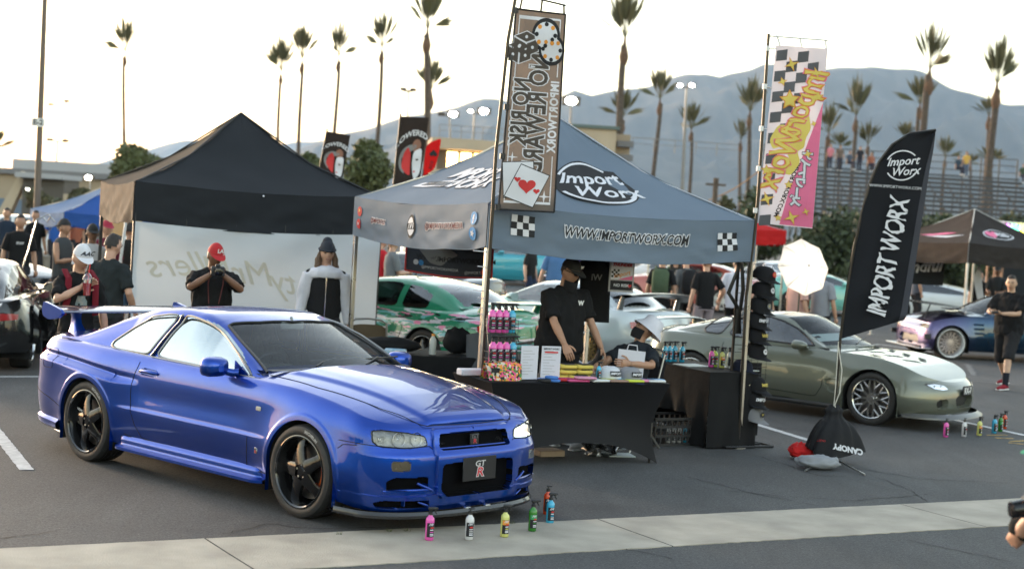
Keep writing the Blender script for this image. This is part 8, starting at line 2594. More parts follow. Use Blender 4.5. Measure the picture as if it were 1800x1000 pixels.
b=MB();b.grid(161,16,lambda u,v:drp(1-u,v));b.box((.30,.95,.762),(.61,1.91,.012));b.build('cloth',M_DRP,tb2,60)
q1,q2=CF@Vector((-.02,1.35,0)),CF@Vector((0,0,0))
tb3=thing('back_table','long black-covered table behind the spray bottle rack','table',tuple(CF@Vector((-.45,1.75,0))),.510-.25)
b=MB();b.box((.95,.36,.37),(1.9,.72,.73),bev=.01);b.build('cloth',M_DRP,tb3,30)
TB3=Matrix.Translation(CF@Vector((-.45,1.75,0)))@Matrix.Rotation(.26,4,'Z')
# bottles
BCOL={'pink':(.75,.10,.42),'white':(.62,.62,.62),'yellow':(.62,.62,.18),'green':(.03,.20,.02),'blue':(.04,.38,.60),'orange':(.62,.06,.01),'lime':(.42,.60,.08)}
_bm={}
def bottle(label,loc,col,rz=0.0,trig=True,s=1.0,group=None,spray_rz=0):
 key=(col,trig)
 if key not in _bm:
  cm=mat('liquid_'+col,BCOL[col],.22,coat=.6)
  root=thing('spray_bottle' if trig else 'pump_bottle',label,'bottle',loc,rz,group)
  b=MB();b.lathe([(0,0),(.026,0),(.030,.004),(.030,.135),(.027,.150),(.016,.163),(.013,.168),(.013,.176)],20,0);b.build('body',cm,root,50)
  def cyl(a,z,l):return Vector((math.sin(a)*(.0303+l),-math.cos(a)*(.0303+l),z))
  b=MB();b.grid(10,2,lambda u,v:cyl(-.95+1.9*u,.024+.096*v,.0004));lb=b.build('label',M_KPRINT,root,60)
  if col in('yellow','green'):
   b=MB();b.grid(8,2,lambda u,v:cyl(-.9+1.8*u,.086+.032*v,.0008));b.build('label_band',M_OPRINT if col=='yellow' else mat('print_green',(.03,.30,.10),.6),lb,60)
  lettering('label_lettering','iW',lambda x,y,l:cyl(x/.03,.108+y,.0012),.024,M_WPRINT,lb,shear=.4,offset=.0006)
  b=MB();b.grid(6,2,lambda u,v:cyl(-.1+.8*u,.083+.010*v,.001));b.build('label_band',M_RPRINT,lb,60)
  for z in(.070,.056,.042,.032):
   b=MB();b.grid(6,2,lambda u,v:cyl(-.2+.9*u,z+.006*v,.001));b.build('label_line',M_WPRINT if z!=.056 else cm,lb,60)
  b=MB()
  if trig:
   b.lathe([(.0155,.172),(.0155,.190),(.010,.194)],14,0)
   b.tube([(0,0,.190),(0,0,.206)],[.010,.012],8)
   b.box((.012,0,.214),(.060,.020,.020),bev=.006);b.box((.046,0,.214),(.012,.014,.014),bev=.003)
   b.tube([(.028,0,.206),(.034,0,.192),(.044,0,.178)],[.005,.005,.004],6)
  else:
   b.lathe([(.0145,.172),(.0145,.196),(0,.197)],14,0)
   b.tube([(0,0,.19),(0,0,.208)],.005,6)
   b.box((.008,0,.212),(.042,.014,.010),bev=.003)
  b.build('trigger' if trig else 'pump',M_BLACKPL,root,50)
  root.scale=(s,s,s);_bm[key]=root
  return root
 o=copy_tree(_bm[key]);o.location=loc;o.rotation_euler=(0,0,rz);o.scale=(s,s,s)
 o['label']=label
 if group:o['group']=group
 elif 'group' in o:del o['group']
 return o
for px,py,c,tr_,lab in((754,950,'pink',1,'pink spray bottle on the concrete before the blue coupe'),(824,949,'white',0,'white bottle on the concrete before the blue coupe'),(886,944,'yellow',1,'yellow spray bottle at the blue coupe bumper corner'),(935,934,'green',1,'green spray bottle at the concrete edge'),(966,919,'blue',1,'blue spray bottle standing on the asphalt right of the green one'),(961,903,'orange',0,'orange bottle half hidden behind the blue spray bottle')):
 g_=G(px,py);bottle(lab,(g_.x,g_.y,.006 if c not in('blue','orange')else 0),c,.35 if tr_ else.2,tr_,.985,'row of bottles in front of the blue coupe')
for px,py,c,tr_,lab in((1662,768,'pink',0,'pink bottle in front of the olive coupe'),(1694,767,'white',0,'white bottle in front of the olive coupe'),(1721,765,'yellow',1,'yellow spray bottle right of the olive coupe'),(1747,761,'blue',1,'blue spray bottle beside the yellow paint marks'),(1758,758,'green',1,'green spray bottle between the blue and orange ones, far row'),(1765,753,'orange',1,'orange bottle at the end of the far row')):
 g_=G(px,py);bottle(lab,(g_.x,g_.y,0),c,.5,tr_,.985,'row of bottles in front of the olive coupe')
def T3(x,y,z=.751):return TF@Vector((x,y,z))
rk=thing('wire_rack','black two-tier wire rack of pink spray bottles on the table corner','display rack',tuple(T3(.10,.26)),.489)
b=MB()
for zc,yc in((.12,0),(.40,.05)):
 for dz in(0,.06,.12):
  b.tube([(-.02,yc-.07,zc+dz),(.26,yc-.07,zc+dz),(.26,yc+.07,zc+dz),(-.02,yc+.07,zc+dz)],.0028,5,closed=True)
 for x in np.linspace(-.02,.26,6):
  b.tube([(x,yc-.07,zc),(x,yc-.07,zc+.12)],.0022,4);b.tube([(x,yc+.07,zc),(x,yc-.07,zc)],.0022,4)
b.tube([(-.02,-.1,.0),(-.02,.06,.50),(.0,.09,.55),(.24,.09,.55),(.26,.06,.50),(.26,-.1,0)],.004,5)
b.tube([(-.02,.10,.0),(-.02,.10,.5)],.004,5);b.tube([(.26,.10,.0),(.26,.10,.5)],.004,5)
b.build('frame',M_BLACKPL,rk)
RF=Matrix.Translation(T3(.10,.26))@Matrix.Rotation(.489,4,'Z')
for tier,(zc,yc)in enumerate(((.124,0),(.404,.05))):
 for i in range(4):
  c='pink' if i<3 else 'blue'
  p=RF@Vector((.03+i*.066,yc,zc))
  bottle('%s spray bottle, %s in the %s tier of the wire rack'%(c,('leftmost','second','third','last')[i],('lower','upper')[tier]),tuple(p),c,.2,True,1.18,'bottles in the wire rack')
fb=MB()
fb.grid(14,8,lambda u,v:(-.05+.34*u+.02*(v-.5)*(2*u-1),-.085-.06*(1-v)-.03*math.sin(3.1*u),.0+.16*v-.02*(2*u-1)**2*v));fb.grid(14,8,lambda u,v:(.29-.34*u,.06*(1-v)-.04,.0+.16*v))
fm2=mat('floral_cloth',(.02,.02,.02),.8)
nt=fm2.node_tree;bs=nt.nodes['Principled BSDF'];tc=nt.nodes.new('ShaderNodeTexCoord');vo=nt.nodes.new('ShaderNodeTexVoronoi');vo.inputs['Scale'].default_value=55
nt.links.new(tc.outputs['Object'],vo.inputs['Vector']);rp=nt.nodes.new('ShaderNodeValToRGB');rp.color_ramp.interpolation='CONSTANT'
el=rp.color_ramp.elements;el[0].color=(.75,.28,.04,1);el[1].position=.3;el[1].color=(.70,.08,.22,1)
for p_,c_ in((.5,(.08,.22,.05,1)),(.68,(.02,.02,.02,1)),(.85,(.60,.55,.45,1))):e=el.new(p_);e.color=c_
sp2=nt.nodes.new('ShaderNodeSeparateColor');nt.links.new(vo.outputs['Color'],sp2.inputs[0]);nt.links.new(sp2.outputs[0],rp.inputs[0]);nt.links.new(rp.outputs[0],bs.inputs['Base Color'])
o_=tag(fb.build('floral_pouch',fm2,None,60),'flower-patterned black pouch at the foot of the wire rack','pouch');o_.location=T3(.08,.26);o_.rotation_euler=(0,0,.489)
b=MB();b.grid(2,2,lambda u,v:(-.03+u*.08,-.152,.07+v*.04));b.build('pouch_label',M_KPRINT,o_,0)
for k,(x,lab)in enumerate(((.48,'white price sheet stand nearer the wire rack'),(.70,'white price sheet stand with red heading, beside the towels'))):
 r2=thing('sheet_stand',lab,'sign',tuple(T3(x,.22)),.489+(.12,-.1)[k])
 b=MB();b.box((0,0,.155),(.185,.006,.29));b.box((0,.03,.006),(.185,.08,.008));b.build('sheet',mat('paper_white'),r2,0)
 for i in range(9):
  b=MB();w_=(.10,.13,.08,.12,.06,.11,.09,.12,.07)[i];b.box((-.075+w_/2,-.0042,.255-i*.026),(w_,.001,.004));b.build('text_line',mat('print_greyish',(.35,.34,.35),.7),r2,0)
 if k:
  b=MB();b.box((0,-.0042,.245),(.13,.0012,.014));b.build('heading',M_RPRINT,r2,0)
  lettering('sheet_lettering','IMPORT WORX',lambda x,y,l:Vector((x,-.0045-l,.275+y)),.022,M_KPRINT,r2,offset=.0006)
PADC=[(.50,.04,.05),(.60,.10,.25),(.60,.28,.40),(.10,.40,.60),(.55,.60,.10),(.60,.62,.62),(.30,.20,.16),(.55,.62,.08),(.65,.25,.40),(.20,.38,.60)]
for k,(x,y,w_,z,c)in enumerate([(.92,.10,.22,0,0),(1.02,.06,.22,.0,1),(.98,.16,.24,.0,1),(1.08,.04,.20,.026,2),(1.18,.14,.22,0,3),(1.22,.06,.20,.0,5),(1.32,.12,.22,0,4),(1.38,.05,.20,0,6),(1.46,.14,.2,.0,3),(1.52,.06,.22,0,7),(1.60,.15,.2,.0,9),(1.66,.08,.20,0,8),(1.74,.06,.18,.0,5),(1.78,.13,.16,.0,9),(1.10,.20,.2,.0,4),(1.50,.20,.2,.0,2)]):
 b=MB();b.box((0,0,.012),(w_,.09,.022),bev=.009)
 nm=('red','magenta','rose','sky blue','lime','white','brown','yellow-green','pink','pale blue')[c]
 pos=('beside the price sheet','before the packets','behind the red one','on top of the magenta one','before the white cap','at the front edge below the white cap','before the grey cap','at the front edge below the grey cap','behind the brown one','at the front edge right of the grey cap','near the right end, rear row','near the right end, front row','at the right end, front row','at the right end, rear row','in front of the blue bottle','under the paper bag')[k]
 o_=tag(b.build('folded_towel',cloth('towel_%d'%c,PADC[c],0,.9),None,60),'folded %s microfibre towel %s'%(nm,pos),'towel','folded towels on the table');o_.location=T3(1.80-(1.80-x)*1.16,y,.751+z);o_.rotation_euler=(0,0,.489+(k%3-1)*.08)
for k,(x,y,z,c,lab)in enumerate(((.70,.05,0,'pad_black','black foam pad at the table front edge'),(.73,.10,0,'pad_blue','blue foam pad under the others'),(.80,.06,0,'pad_blue','blue foam pad nearest the red towel'),(.79,.08,.024,'pad_blue','blue foam pad on top of the stack'))):
 b=MB();b.lathe([(0,0),(.055,0),(.062,.006),(.062,.016),(.055,.022),(0,.022)],24,0)
 o_=tag(b.build('foam_pad',mat(c,(.02,.02,.022)if c=='pad_black' else(.06,.18,.50),.9),None,40),lab,'foam pad','foam pads on the table');o_.location=T3(x-.15,y,.751+z)
for k in range(7):
 x,y,z=(1.02,1.20,1.04,1.21,1.05,1.22,1.12)[k],(.30,.30,.29,.29,.30,.30,.22)[k],(.0,.0,.045,.045,.09,.09,0)[k]
 r2=thing('wash_mitt_pack',('bottom left','bottom right','middle left','middle right','top left','top right','single front')[k]+' packet of a yellow wash mitt in the stack before the vendor','packet',tuple(T3(x-.14,y,.751+z)),.489+(k%2)*.1,'packets of yellow wash mitts')
 b=MB();b.box((0,0,.021),(.18,.14,.040),bev=.016);b.build('mitt',cloth('mitt_yellow',(.58,.45,.10),0,.9),r2,60)
 b=MB();b.box((.02,-.01,.0435),(.13,.10,.004));b.build('printed_card',M_KPRINT,r2,0)
bottle('small blue bottle standing beside the wash mitt packets',tuple(T3(1.21,.22)),'blue',.3,True,.75)
def cap(label,M,col,logo=None,brimcol=None,s=1.0,group=None,flat=False,bodyname=None):
 root=thing('baseball_cap',label,'cap',(0,0,0),0,group);root.matrix_world=M
 b=MB()
 b.grid(24,10,lambda u,v:(math.cos(2*math.pi*u)*.088*math.cos(v*1.5)**.6,math.sin(2*math.pi*u)*.10*math.cos(v*1.5)**.6,.10*math.sin(v*1.5)))
 b.build('crown',cloth('cap_%02x%02x%02x'%tuple(int(c*255)for c in col),col,0,.85),root,80)
 b=MB();b.grid(14,5,lambda u,v:(math.cos(math.pi*u)*(.086-.01*v),-math.sin(math.pi*u)*(.086+.075*v)-.01,.004-.016*v*math.sin(math.pi*u)-.02*v*abs(2*u-1)**2))
 b.build('brim',cloth('cap_%02x%02x%02x'%tuple(int(c*255)for c in(brimcol or col)),brimcol or col,0,.85),root,80)
 if logo:
  mp=lambda x,y,l:Vector((x,-math.sqrt(max(1e-6,1-(x/.088)**2))*.100-.003-l+y*.25+.0,.052+y))
  if logo[0]=='round':patch('cap_logo',ell_(.024,.022,20),mp,logo[1],root,.001);lettering('cap_logo','W',mp,.026,M_KPRINT if logo[1]is M_WPRINT else M_YPRINT,root,lift=.002)
  elif logo[0]=='box':patch('cap_logo',[(-.045,-.018),(.045,-.018),(.045,.018),(-.045,.018)],mp,M_KPRINT,root,.001);lettering('cap_logo','IMPORT',mp,.024,M_WPRINT,root,lift=.002,shear=.3,offset=.0008)
  else:lettering('cap_logo',logo[0],mp,.034,logo[1],root,lift=.001,offset=.0012,shear=.2)
 return root
def MX(p,rz,tilt=0,roll=0,s=1.0):return Matrix.Translation(p)@Matrix.Rotation(rz,4,'Z')@Matrix.Rotation(tilt,4,'X')@Matrix.Rotation(roll,4,'Y')@Matrix.Scale(s,4)
cap('white cap with a black box logo lying on the table before the seated vendor',MX(T3(1.34,.24,.755),.45,0,0,1.25),(.55,.56,.60),('box',0))
cap('grey cap with a dark brim right of the white cap on the table',MX(T3(1.52,.18,.755),.55,0,0,1.25),(.24,.24,.26),('box',0),(.02,.025,.05))
for k,(x,y,c,lab)in enumerate(((.10,.95,'blue','leftmost blue spray bottle on the side table'),(.18,.98,'blue','second blue spray bottle on the side table'),(.26,1.0,'blue','third blue spray bottle on the side table'),(.33,.96,'blue','rightmost blue spray bottle on the side table'),(.36,.48,'pink','pink spray bottle on the side table'),(.42,.50,'lime','lime spray bottle behind the yellow one on the side table'),(.45,.42,'yellow','yellow spray bottle on the side table'),(.53,.40,'white','white spray bottle at the edge of the side table'))):
 p=Matrix.Translation((t2.x,t2.y,0))@Matrix.Rotation(.51,4,'Z')@Vector((x,y,.769));bottle(lab,tuple(p),c,.4,True,.97,'spray bottles on the side table')
S2=Matrix.Translation((t2.x,t2.y,0))@Matrix.Rotation(.51,4,'Z')
cap('crumpled navy cap on the corner of the side table',MX(S2@Vector((.52,.16,.772)),.7,0,0,1.15),(.018,.022,.04))
for k,(x,y,w_,l_)in enumerate(((.2,.6,.3,.25),(.6,.30,.16,.4))):
 b=MB();b.box((0,0,.004),(w_,l_,.006));o_=tag(b.build('paper_sheet',mat('pale_paper'),None,0),('pale sheets beside the blue bottles on the side table','pale sheet at the front edge of the side table')[k],'paper');o_.location=S2@Vector((x,y,.77));o_.rotation_euler=(0,0,.6)
b=MB();q=MB();q.sphere((0,0,0),1,20)
o_=None
def lump(nm,lab,cat,p,r,m,seed,amp=.25,rz=0):
 b=MB();q=MB();q.sphere((0,0,0),1,22)
 b.add([(x*r[0]*(1+amp*noise.noise(Vector((x*2,y*2,z*2+seed)))),y*r[1]*(1+amp*noise.noise(Vector((x*2,y*2,z*2+seed)))),max(0,(z*.9+.8))*r[2]*(1+amp*noise.noise(Vector((x*3,y*3,z*2+seed)))))for x,y,z in q.v],q.f)
 o=tag(b.build(nm,m,None,80),lab,cat);o.location=p;o.rotation_euler=(0,0,rz);return o
lump('duffel_bag','black duffel bag on the back table','bag',TB3@Vector((.36,.25,.74)),(.34,.14,.09),M_DRP,3,.12,.26)
lump('backpack','black backpack on the back table','bag',TB3@Vector((1.12,.42,.74)),(.16,.12,.15),M_DRP,8,.25)
lump('bandana_bundle','navy bundle of cloth on the back table','cloth',TB3@Vector((1.42,.30,.74)),(.10,.08,.12),cloth('navy_cloth',(.02,.03,.07)),5,.3)
p=TB3@Vector((.80,.16,.74))
ob=thing('drink_bottle','clear sports bottle with an orange cap on the back table','bottle',tuple(p))
b=MB();b.lathe([(0,0),(.035,0),(.037,.01),(.035,.06),(.037,.11),(.034,.15),(.018,.18),(.015,.19)],18);b.build('body',mat('clear_milky',(.62,.64,.60),.2,trans=.3),ob,50)
b=MB();b.lathe([(.018,.188),(.018,.21),(0,.212)],14);b.build('bottle_cap',M_OPRINT,ob,40)
bottle('blue spray bottle on the back table',tuple(TB3@Vector((1.30,.12,.74))),'blue',.3,True,.95)
b=MB();b.box((0,0,.03),(.22,.10,.055),bev=.012);o_=tag(b.build('tissue_pack',mat('pack_blue',(.15,.40,.60),.5,vscale=20,col2=(.6,.65,.7)),None),'pale blue packet on the back table','packet');o_.location=TB3@Vector((.40,.06,.735))
b=MB();b.box((0,0,.03),(.24,.12,.06),bev=.01);o_=tag(b.build('tissue_box',mat('paper_white'),None),'white box at the left corner of the display table','box');o_.location=T3(.05,.50,.751);o_.rotation_euler=(0,0,.489)
ybx=thing('sponge_tray','yellow ribbed sponge tray seen past the far mirror of the blue coupe','tray',tuple(G(700,700)),.3)
b=MB();b.box((0,0,.50),(.52,.36,.03),bev=.01)
b.build('tray',mat('sponge_yellow',(.60,.48,.08),.8),ybx)
for i in range(7):
 b=MB();b.box((-.22+i*.073,0,.53),(.05,.34,.04),bev=.012);b.build('sponge_rib',mat('sponge_yellow'),ybx)
b=MB();b.box((0,0,.24),(.46,.30,.48),bev=.02);b.build('bin',M_BLACKPL,ybx)
fold_chair('beige folding chair behind the windscreen of the blue coupe',*(CF@Vector((-.62,3.2,0))).xy,.9,(.16,.17,.17));fold_chair('brown folding chair behind the back table',*(CF@Vector((.20,2.9,0))).xy,.2,(.12,.09,.06))
cc=CF@Vector((.85,1.2,0))
ch=thing('camp_chair','grey and navy padded camping chair beside the wire rack','chair',(cc.x,cc.y,0),.3)
b=MB();b.grid(14,10,lambda u,v:((u-.5)*.50,.2+.10*v-.06*math.cos((u-.5)*3),.45+v*.55-.04*(2*u-1)**2));b.grid(14,10,lambda u,v:((.5-u)*.50,.24+.10*v-.06*math.cos((u-.5)*3),.45+v*.55-.04*(2*u-1)**2));b.build('backrest',cloth('camp_grey',(.10,.105,.115)),ch,60)
b=MB();b.grid(4,10,lambda u,v:(.17+u*.085,.185+.10*v,.45+v*.53));b.build('side_panel',cloth('navy_cloth'),ch,60)
b=MB();b.box((0,0,.43),(.5,.5,.05),bev=.02);b.build('seat',cloth('camp_grey'),ch)
for sx in(-1,1):
 for sy in(-1,1):b=MB();b.tube([(sx*.24,sy*.24,0),(sx*.24,-sy*.1,.45)],.012,6);b.build('leg',M_DKSTEEL,ch)
cr_=S2@Vector((-.14,.42,0))
crate=thing('milk_crate','black plastic crate of bottles under the side table','crate',(cr_.x,cr_.y,0),.51)
b=MB()
w_,dd,hh=.66,.42,.28
for z in(.0,.09,.18,.26):
 for(x0,y0,x1,y1)in((-w_/2,-dd/2,w_/2,-dd/2),(-w_/2,dd/2,w_/2,dd/2),(-w_/2,-dd/2,-w_/2,dd/2),(w_/2,-dd/2,w_/2,dd/2)):
  b.box(((x0+x1)/2,(y0+y1)/2,z+.012),(abs(x1-x0)+.015,abs(y1-y0)+.015,.024))
for i in range(11):
 x=-w_/2+w_*i/10
 for y in(-dd/2,dd/2):b.box((x,y,hh/2),(.014,.012,hh))
for i in range(7):
 y=-dd/2+dd*i/6
 for x in(-w_/2,w_/2):b.box((x,y,hh/2),(.012,.014,hh))
for i in range(10):
 x=-w_/2+w_*i/10;b.tube([(x,-dd/2-.004,.03),(x+w_/10,-dd/2-.004,.25)],.004,4);b.tube([(x,-dd/2-.004,.25),(x+w_/10,-dd/2-.004,.03)],.004,4)
b.box((0,0,.01),(w_,dd,.015));b.build('crate_shell',M_BLACKPL,crate)
CR=Matrix.Translation((cr_.x,cr_.y,0))@Matrix.Rotation(.51,4,'Z')
for i in range(6):bottle('%s bottle in the crate, %s from the left'%(('white','blue')[i>2],('first','second','third','fourth','fifth','last')[i]),tuple(CR@Vector((-.10+i*.07,-.12,.02))),('white','blue')[i>2],0,False,.95,'bottles in the crate')
b=MB();b.box((0,0,.03),(.26,.2,.055),bev=.004);o_=tag(b.build('flat_box',mat('box_tan',(.38,.28,.20),.7),None),'flat postal box on the ground under the display table','box');o_.location=G(962,800);o_.rotation_euler=(0,0,.5)
b=MB();b.box((0,0,.012),(.22,.01,.012));
lump('plastic_bag','crumpled clear plastic bag on the ground under the display table','plastic bag',G(1060,802),(.17,.10,.09),glass('crumpled_film',(.75,.76,.78),.30,.15),2,.9)
b=MB();b.box((0,0,.006),(.30,.22,.01));o_=tag(b.build('paper_sheet',mat('pale_paper'),None,0),'white sheet of paper under the display table','paper');o_.location=G(1085,800);o_.rotation_euler=(0,0,.2)
# cap rack
rp_=G(1296,783)
rack=thing('cap_rack','tall black wire rack hung with caps at the right canopy leg','display rack',(rp_.x,rp_.y,0),.51)
M_RK=mat('rack_black',(.015,.014,.014),.4,.3)
b=MB()
Hr=1.92
for x in(-.14,.02):b.box((x,.0,Hr/2),(.022,.022,Hr))
b.box((-.06,0,Hr),(.18,.022,.022));b.box((-.06,0,.30),(.16,.016,.016))
for a,c in(((-.30,-.20),(.30,-.20)),((.30,-.20),(.30,.20)),((.30,.20),(-.30,.20)),((-.30,.20),(-.30,-.20)),((-.30,0),(.30,0))):b.tube([(a[0],a[1],.02),(c[0],c[1],.02)],.013,6)
b.build('frame',M_RK,rack)
b=MB()
for z in np.arange(.36,1.88,.075):b.tube([(-.14,-.012,z),(.30,-.012,z)],.003,4)
for x in(.10,.18,.29):b.tube([(x,-.012,.36),(x,-.012,1.86)],.003,4)
b.build('wire_grid',M_RK,rack)
for z in(.48,.62,.50):
 b=MB();b.tube([(-.02,-.012,z),(-.02,-.16,z+.02)],.004,5);b.build('hook',M_CHROME,rack)
RKM=Matrix.Translation((rp_.x,rp_.y,0))@Matrix.Rotation(.51,4,'Z')
blk,gr_=(.016,.016,.018),(.20,.20,.21)
for k,(z,x,col,lg,lab,br)in enumerate(((1.74,.11,blk,('round',M_RPRINT),'topmost black cap with a red round badge on the rack',None),(1.58,.10,blk,('round',M_WPRINT),'black cap with a white round badge, second on the rack',None),(1.42,.07,blk,('round',mat('print_grey')),'black cap with a grey round badge, third on the rack',None),(1.27,.04,blk,('IMPORT',M_WPRINT),'black cap with white lettering, fourth on the rack',None),(1.12,.05,blk,('WRX',M_YPRINT),'black cap with yellow lettering, fifth on the rack',None),(.96,.06,blk,('round',M_WPRINT),'black cap with a pale badge, last of the upper six on the rack',None),(.62,.09,blk,('WRX',M_YPRINT),'black cap with yellow lettering below the gap on the rack',None),(.47,.07,blk,('IMPORT',M_WPRINT),'black and white trucker cap on the rack',None),(.32,.08,gr_,('round',M_KPRINT),'grey cap hanging lowest on the rack',None))):
 cap(lab,RKM@MX(Vector((x,-.10,z-.02)),.25,math.radians(8),0,1.28),col,lg,br,group='caps hanging on the rack')
b=MB();b.grid(16,24,lambda u,v:(-.04+.30*u,-.03+.012*math.sin(u*16)*(1-v),.10+.75*v));o_=tag(b.build('mesh_bag',cloth('mesh_black',(.02,.02,.022),0,.8),None,80),'black cloth hanging low behind the caps on the rack','cloth');o_.matrix_world=RKM@Matrix.Translation((0,.05,0))
b=MB()
for P in([(-.14,-.03,1.86),(-.28,-.05,1.56),(-.14,-.05,1.40)],[(-.12,-.03,1.86),(-.10,-.05,1.60),(-.12,-.05,1.38)]):b.tube(P,[.022,.026,.022],8,ell=.4)
b.tube([(-.14,-.05,1.42),(-.13,-.05,1.15)],[.03,.045],8,ell=.35)
o_=tag(b.build('lanyard',M_RK,None,60),'black strap looped over the top of the cap rack','strap');o_.matrix_world=RKM
hs2=AT(1047,490,16.2)
ts=thing('hanging_t_shirt','black t-shirt hanging under the canopy behind the vendors','t-shirt',(hs2.x,16.2,0),.1)
b=MB()
prof=[(1.16,.17),(1.3,.165),(1.5,.16),(1.66,.165),(1.78,.16),(1.86,.10)]
V=[]
for(z,w_)in prof:
 for a in range(14):an=2*math.pi*a/14;V.append((math.cos(an)*w_,math.sin(an)*.05+.01*math.sin(an*5),z))
b.add(V,[(i*14+j,i*14+(j+1)%14,(i+1)*14+(j+1)%14,(i+1)*14+j)for i in range(5)for j in range(14)])
for sg in(-1,1):b.tube([(sg*.12,0,1.80),(sg*.19,0,1.66),(sg*.22,0,1.52)],[.07,.075,.07],8,ell=.5)
b.build('shirt',cloth('shirt_black',(.014,.014,.016)),ts,80)
lettering('shirt_print','iW',lambda x,y,l:Vector((x,-.062-l,1.62+y)),.09,mat('print_grey'),ts,offset=.002)
b=MB();b.tube([(0,0,1.86),(0,0,1.92)],.006,5);b.tube([(-.16,0,1.84),(0,0,1.90),(.16,0,1.84)],.006,5);b.build('hanger',M_BLACKPL,ts)
hp=AT(1093,478,15.6)
psr=thing('sticker_board','narrow hanging board of stickers beside the black t-shirt','display board',(hp.x,15.6,0),.12)
zt_,zb2=AT(1093,444,15.6).z,AT(1093,510,15.6).z
b=MB();b.box((0,0,(zt_+zb2)/2),(.25,.012,zt_-zb2+.04));b.build('board',mat('board_grey',(.35,.34,.34),.6),psr)
hgt=zt_-zb2
for k,(f0,f1,m_)in enumerate(((0,.24,M_KPRINT),(.27,.72,M_WPRINT),(.75,1.0,M_KPRINT))):
 b=MB();b.box((0,-.009,zt_-hgt*(f0+f1)/2),(.22,.003,hgt*(f1-f0)));b.build('sticker',m_,psr)
pm_=lambda x,y,l:Vector((x,-.012-l,y))
lettering('sticker_lettering','WORX',pm_,.07,M_WPRINT,psr,org=(.03,zt_-hgt*.12),shear=.3,offset=.001)
lettering('sticker_lettering','THUNDER',pm_,.042,M_RPRINT,psr,org=(0,zt_-hgt*.33),shear=.3,offset=.002)
patch('sticker_print',[(.11,zt_-hgt*.72),(.11,zt_-hgt*.60),(-.04,zt_-hgt*.72)],pm_,M_PPRINT,psr)
lettering('sticker_lettering','Import',pm_,.06,M_OPRINT,psr,org=(.0,zt_-hgt*.58),shear=.3,offset=.001,rot=.25)
for i in range(4):
 for j in range(4):
  if(i+j)%2:patch('sticker_print',[(-.105+i*.02,zt_-hgt*.45-j*.02),(-.085+i*.02,zt_-hgt*.45-j*.02),(-.085+i*.02,zt_-hgt*.45-j*.02-.02),(-.105+i*.02,zt_-hgt*.45-j*.02-.02)],pm_,M_KPRINT,psr)
lettering('sticker_lettering','NO RISK',pm_,.04,M_WPRINT,psr,org=(0,zt_-hgt*.875),offset=.001);patch('sticker_print',heart(.02,.085,zt_-hgt*.88),pm_,M_RPRINT,psr)
b=MB()
for x in(-.11,.11):b.tube([(x,0,zt_),(x,.02,zt_+.12)],.004,4)
b.build('cord',M_CHROME,psr)
bb=thing('back_banner','dark mesh banner with red border and web address hung at the back of the canopy','banner',(0,0,0))
ca,cb2=AT(716,412,17.6),AT(868,425,17.4)
def bbm(u,v,l=0):
 p=ca+(cb2-ca)*u;zt=p.z;hh_=.40
 return Vector((p.x,p.y+.02*math.sin(u*9)-l,zt-v*hh_-.03*math.sin(math.pi*u)*v))
b=MB();b.grid(20,8,lambda u,v:bbm(u,1-v));b.build('cloth',cloth('banner_slate',(.055,.06,.075),.15),bb,60)
b=MB();b.tube([bbm(u,v,.005)for u,v in[(0,t)for t in np.linspace(0,1,6)]+[(t,1)for t in np.linspace(0,1,12)]+[(1,t)for t in np.linspace(1,0,6)]],.010,5);b.build('border',M_RPRINT,bb)
WB=(cb2-ca).length
b3=lambda x,y,l:bbm(.5+x/WB,.5-y/.4,l+.008)
lettering('banner_lettering','IMPORT WORX',b3,.13,M_KPRINT,bb,org=(.05,.15),jag=.08,offset=.004,shear=.2)
lettering('banner_lettering','WWW.IMPORTWORX.COM',b3,.072,M_KPRINT,bb,org=(.08,-.03),offset=.002)
lettering('banner_lettering','@IMPORTWORXMEDIA',b3,.040,M_WPRINT,bb,org=(-.10,-.13));lettering('banner_lettering','@IMPORTILL',b3,.040,M_WPRINT,bb,org=(.30,-.15))
patch('printed_figure',smoothpoly([(-.38,.08),(-.1,.13),(.12,.03),(.0,-.02),(-.08,-.10),(-.22,-.08),(-.3,0)],3,.3),b3,mat('print_grey'),bb,.001)
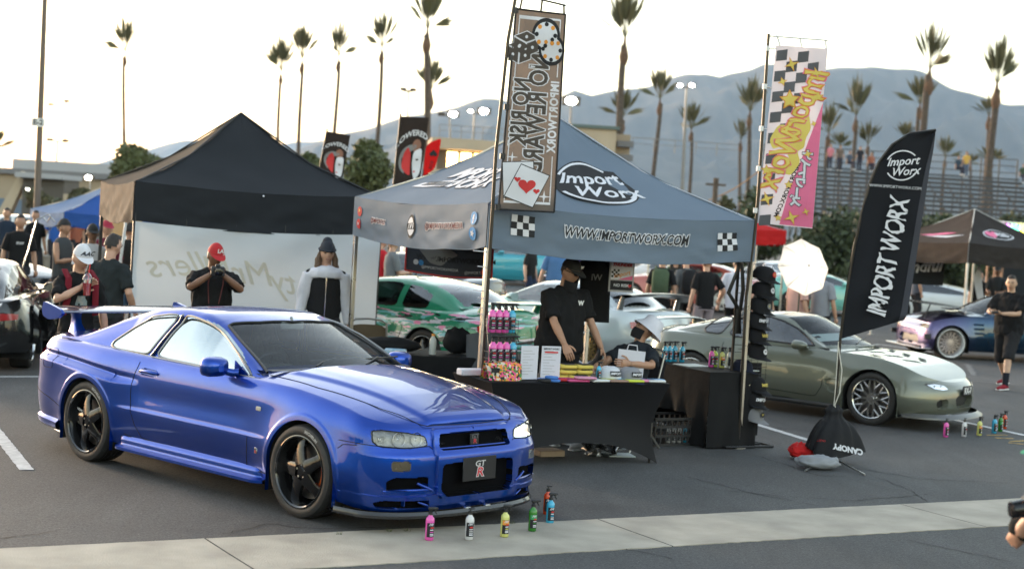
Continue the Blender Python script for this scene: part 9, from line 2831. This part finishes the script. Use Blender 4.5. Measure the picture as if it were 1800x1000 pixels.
for x,m_ in((-.38,M_WPRINT),(-.32,M_BPRINT)):patch('social_badge',ell_(.03,.03,18,x,-.09),b3,m_,bb,.003)
for y in(.44,.16):patch('social_badge',ell_(.03,.03,18,-.36,.14),b3,M_RPRINT,bb,.003)
patch('social_badge',ell_(.03,.03,18,.40,-.14),b3,M_RPRINT,bb,.003)
b=MB()
pz=[AT(857,y,14.25)for y in(443,470,512,525,542,553)]
for i,p in enumerate(pz):b.tube([p+Vector((.03,0,0)),p+Vector((-.13 if i%2==0 else-.09,-.02,.005))],.0045,5)
tag(b.build('hook_strip',M_WPRINT,None),'row of thin white display hooks on the left canopy pole','hooks')
um=AT(1412,470,21.5)
ur=thing('photo_umbrella','white photographic umbrella glowing from the flash inside, on a stand','umbrella',(um.x,21.5,0),.1)
M_UMB=cloth('umbrella_white',(.56,.55,.53),.5,.7,.03,1,.05,3)
R_=.40;ax=Vector((.25,-.9,.25)).normalized();T_=Matrix.Translation((0,0,um.z))@ax.to_track_quat('Z','Y').to_matrix().to_4x4()
for i in range(8):
 b=MB()
 def seg(u,v,i=i):
  a=2*math.pi*(i+u)/8;r_=R_*v*(1-.09*math.sin(math.pi*u)*v)
  return T_@Vector((math.cos(a)*r_,math.sin(a)*r_,.14*(1-v*v)))
 b.grid(8,10,seg);b.build('panel',M_UMB,ur,80)
 a=2*math.pi*i/8;b=MB();b.tube([T_@Vector((math.cos(a)*R_*t,math.sin(a)*R_*t,.14*(1-t*t)-.006))for t in np.linspace(0,1,7)],.004,4);b.build('rib',M_ALU,ur)
b=MB();b.tube([T_@Vector((0,0,.14)),T_@Vector((0,0,-.45))],.006,6);b.tube([(0,.12,0),(0,.10,um.z-.02)],.013,6)
for a in(0,2.1,4.2):b.tube([(0,.12,.4),(math.cos(a)*.4,.12+math.sin(a)*.4,0)],.009,5)
b.build('stand',M_DKSTEEL,ur)
b=MB();b.sphere(T_@Vector((0,0,-.10)),.075,12);b.build('flash_head',mat('flash_lit',(1,1,1),.5,emit=(1,.93,.82),estr=5),ur,80)
bpy.data.scenes.remove(_tmp)
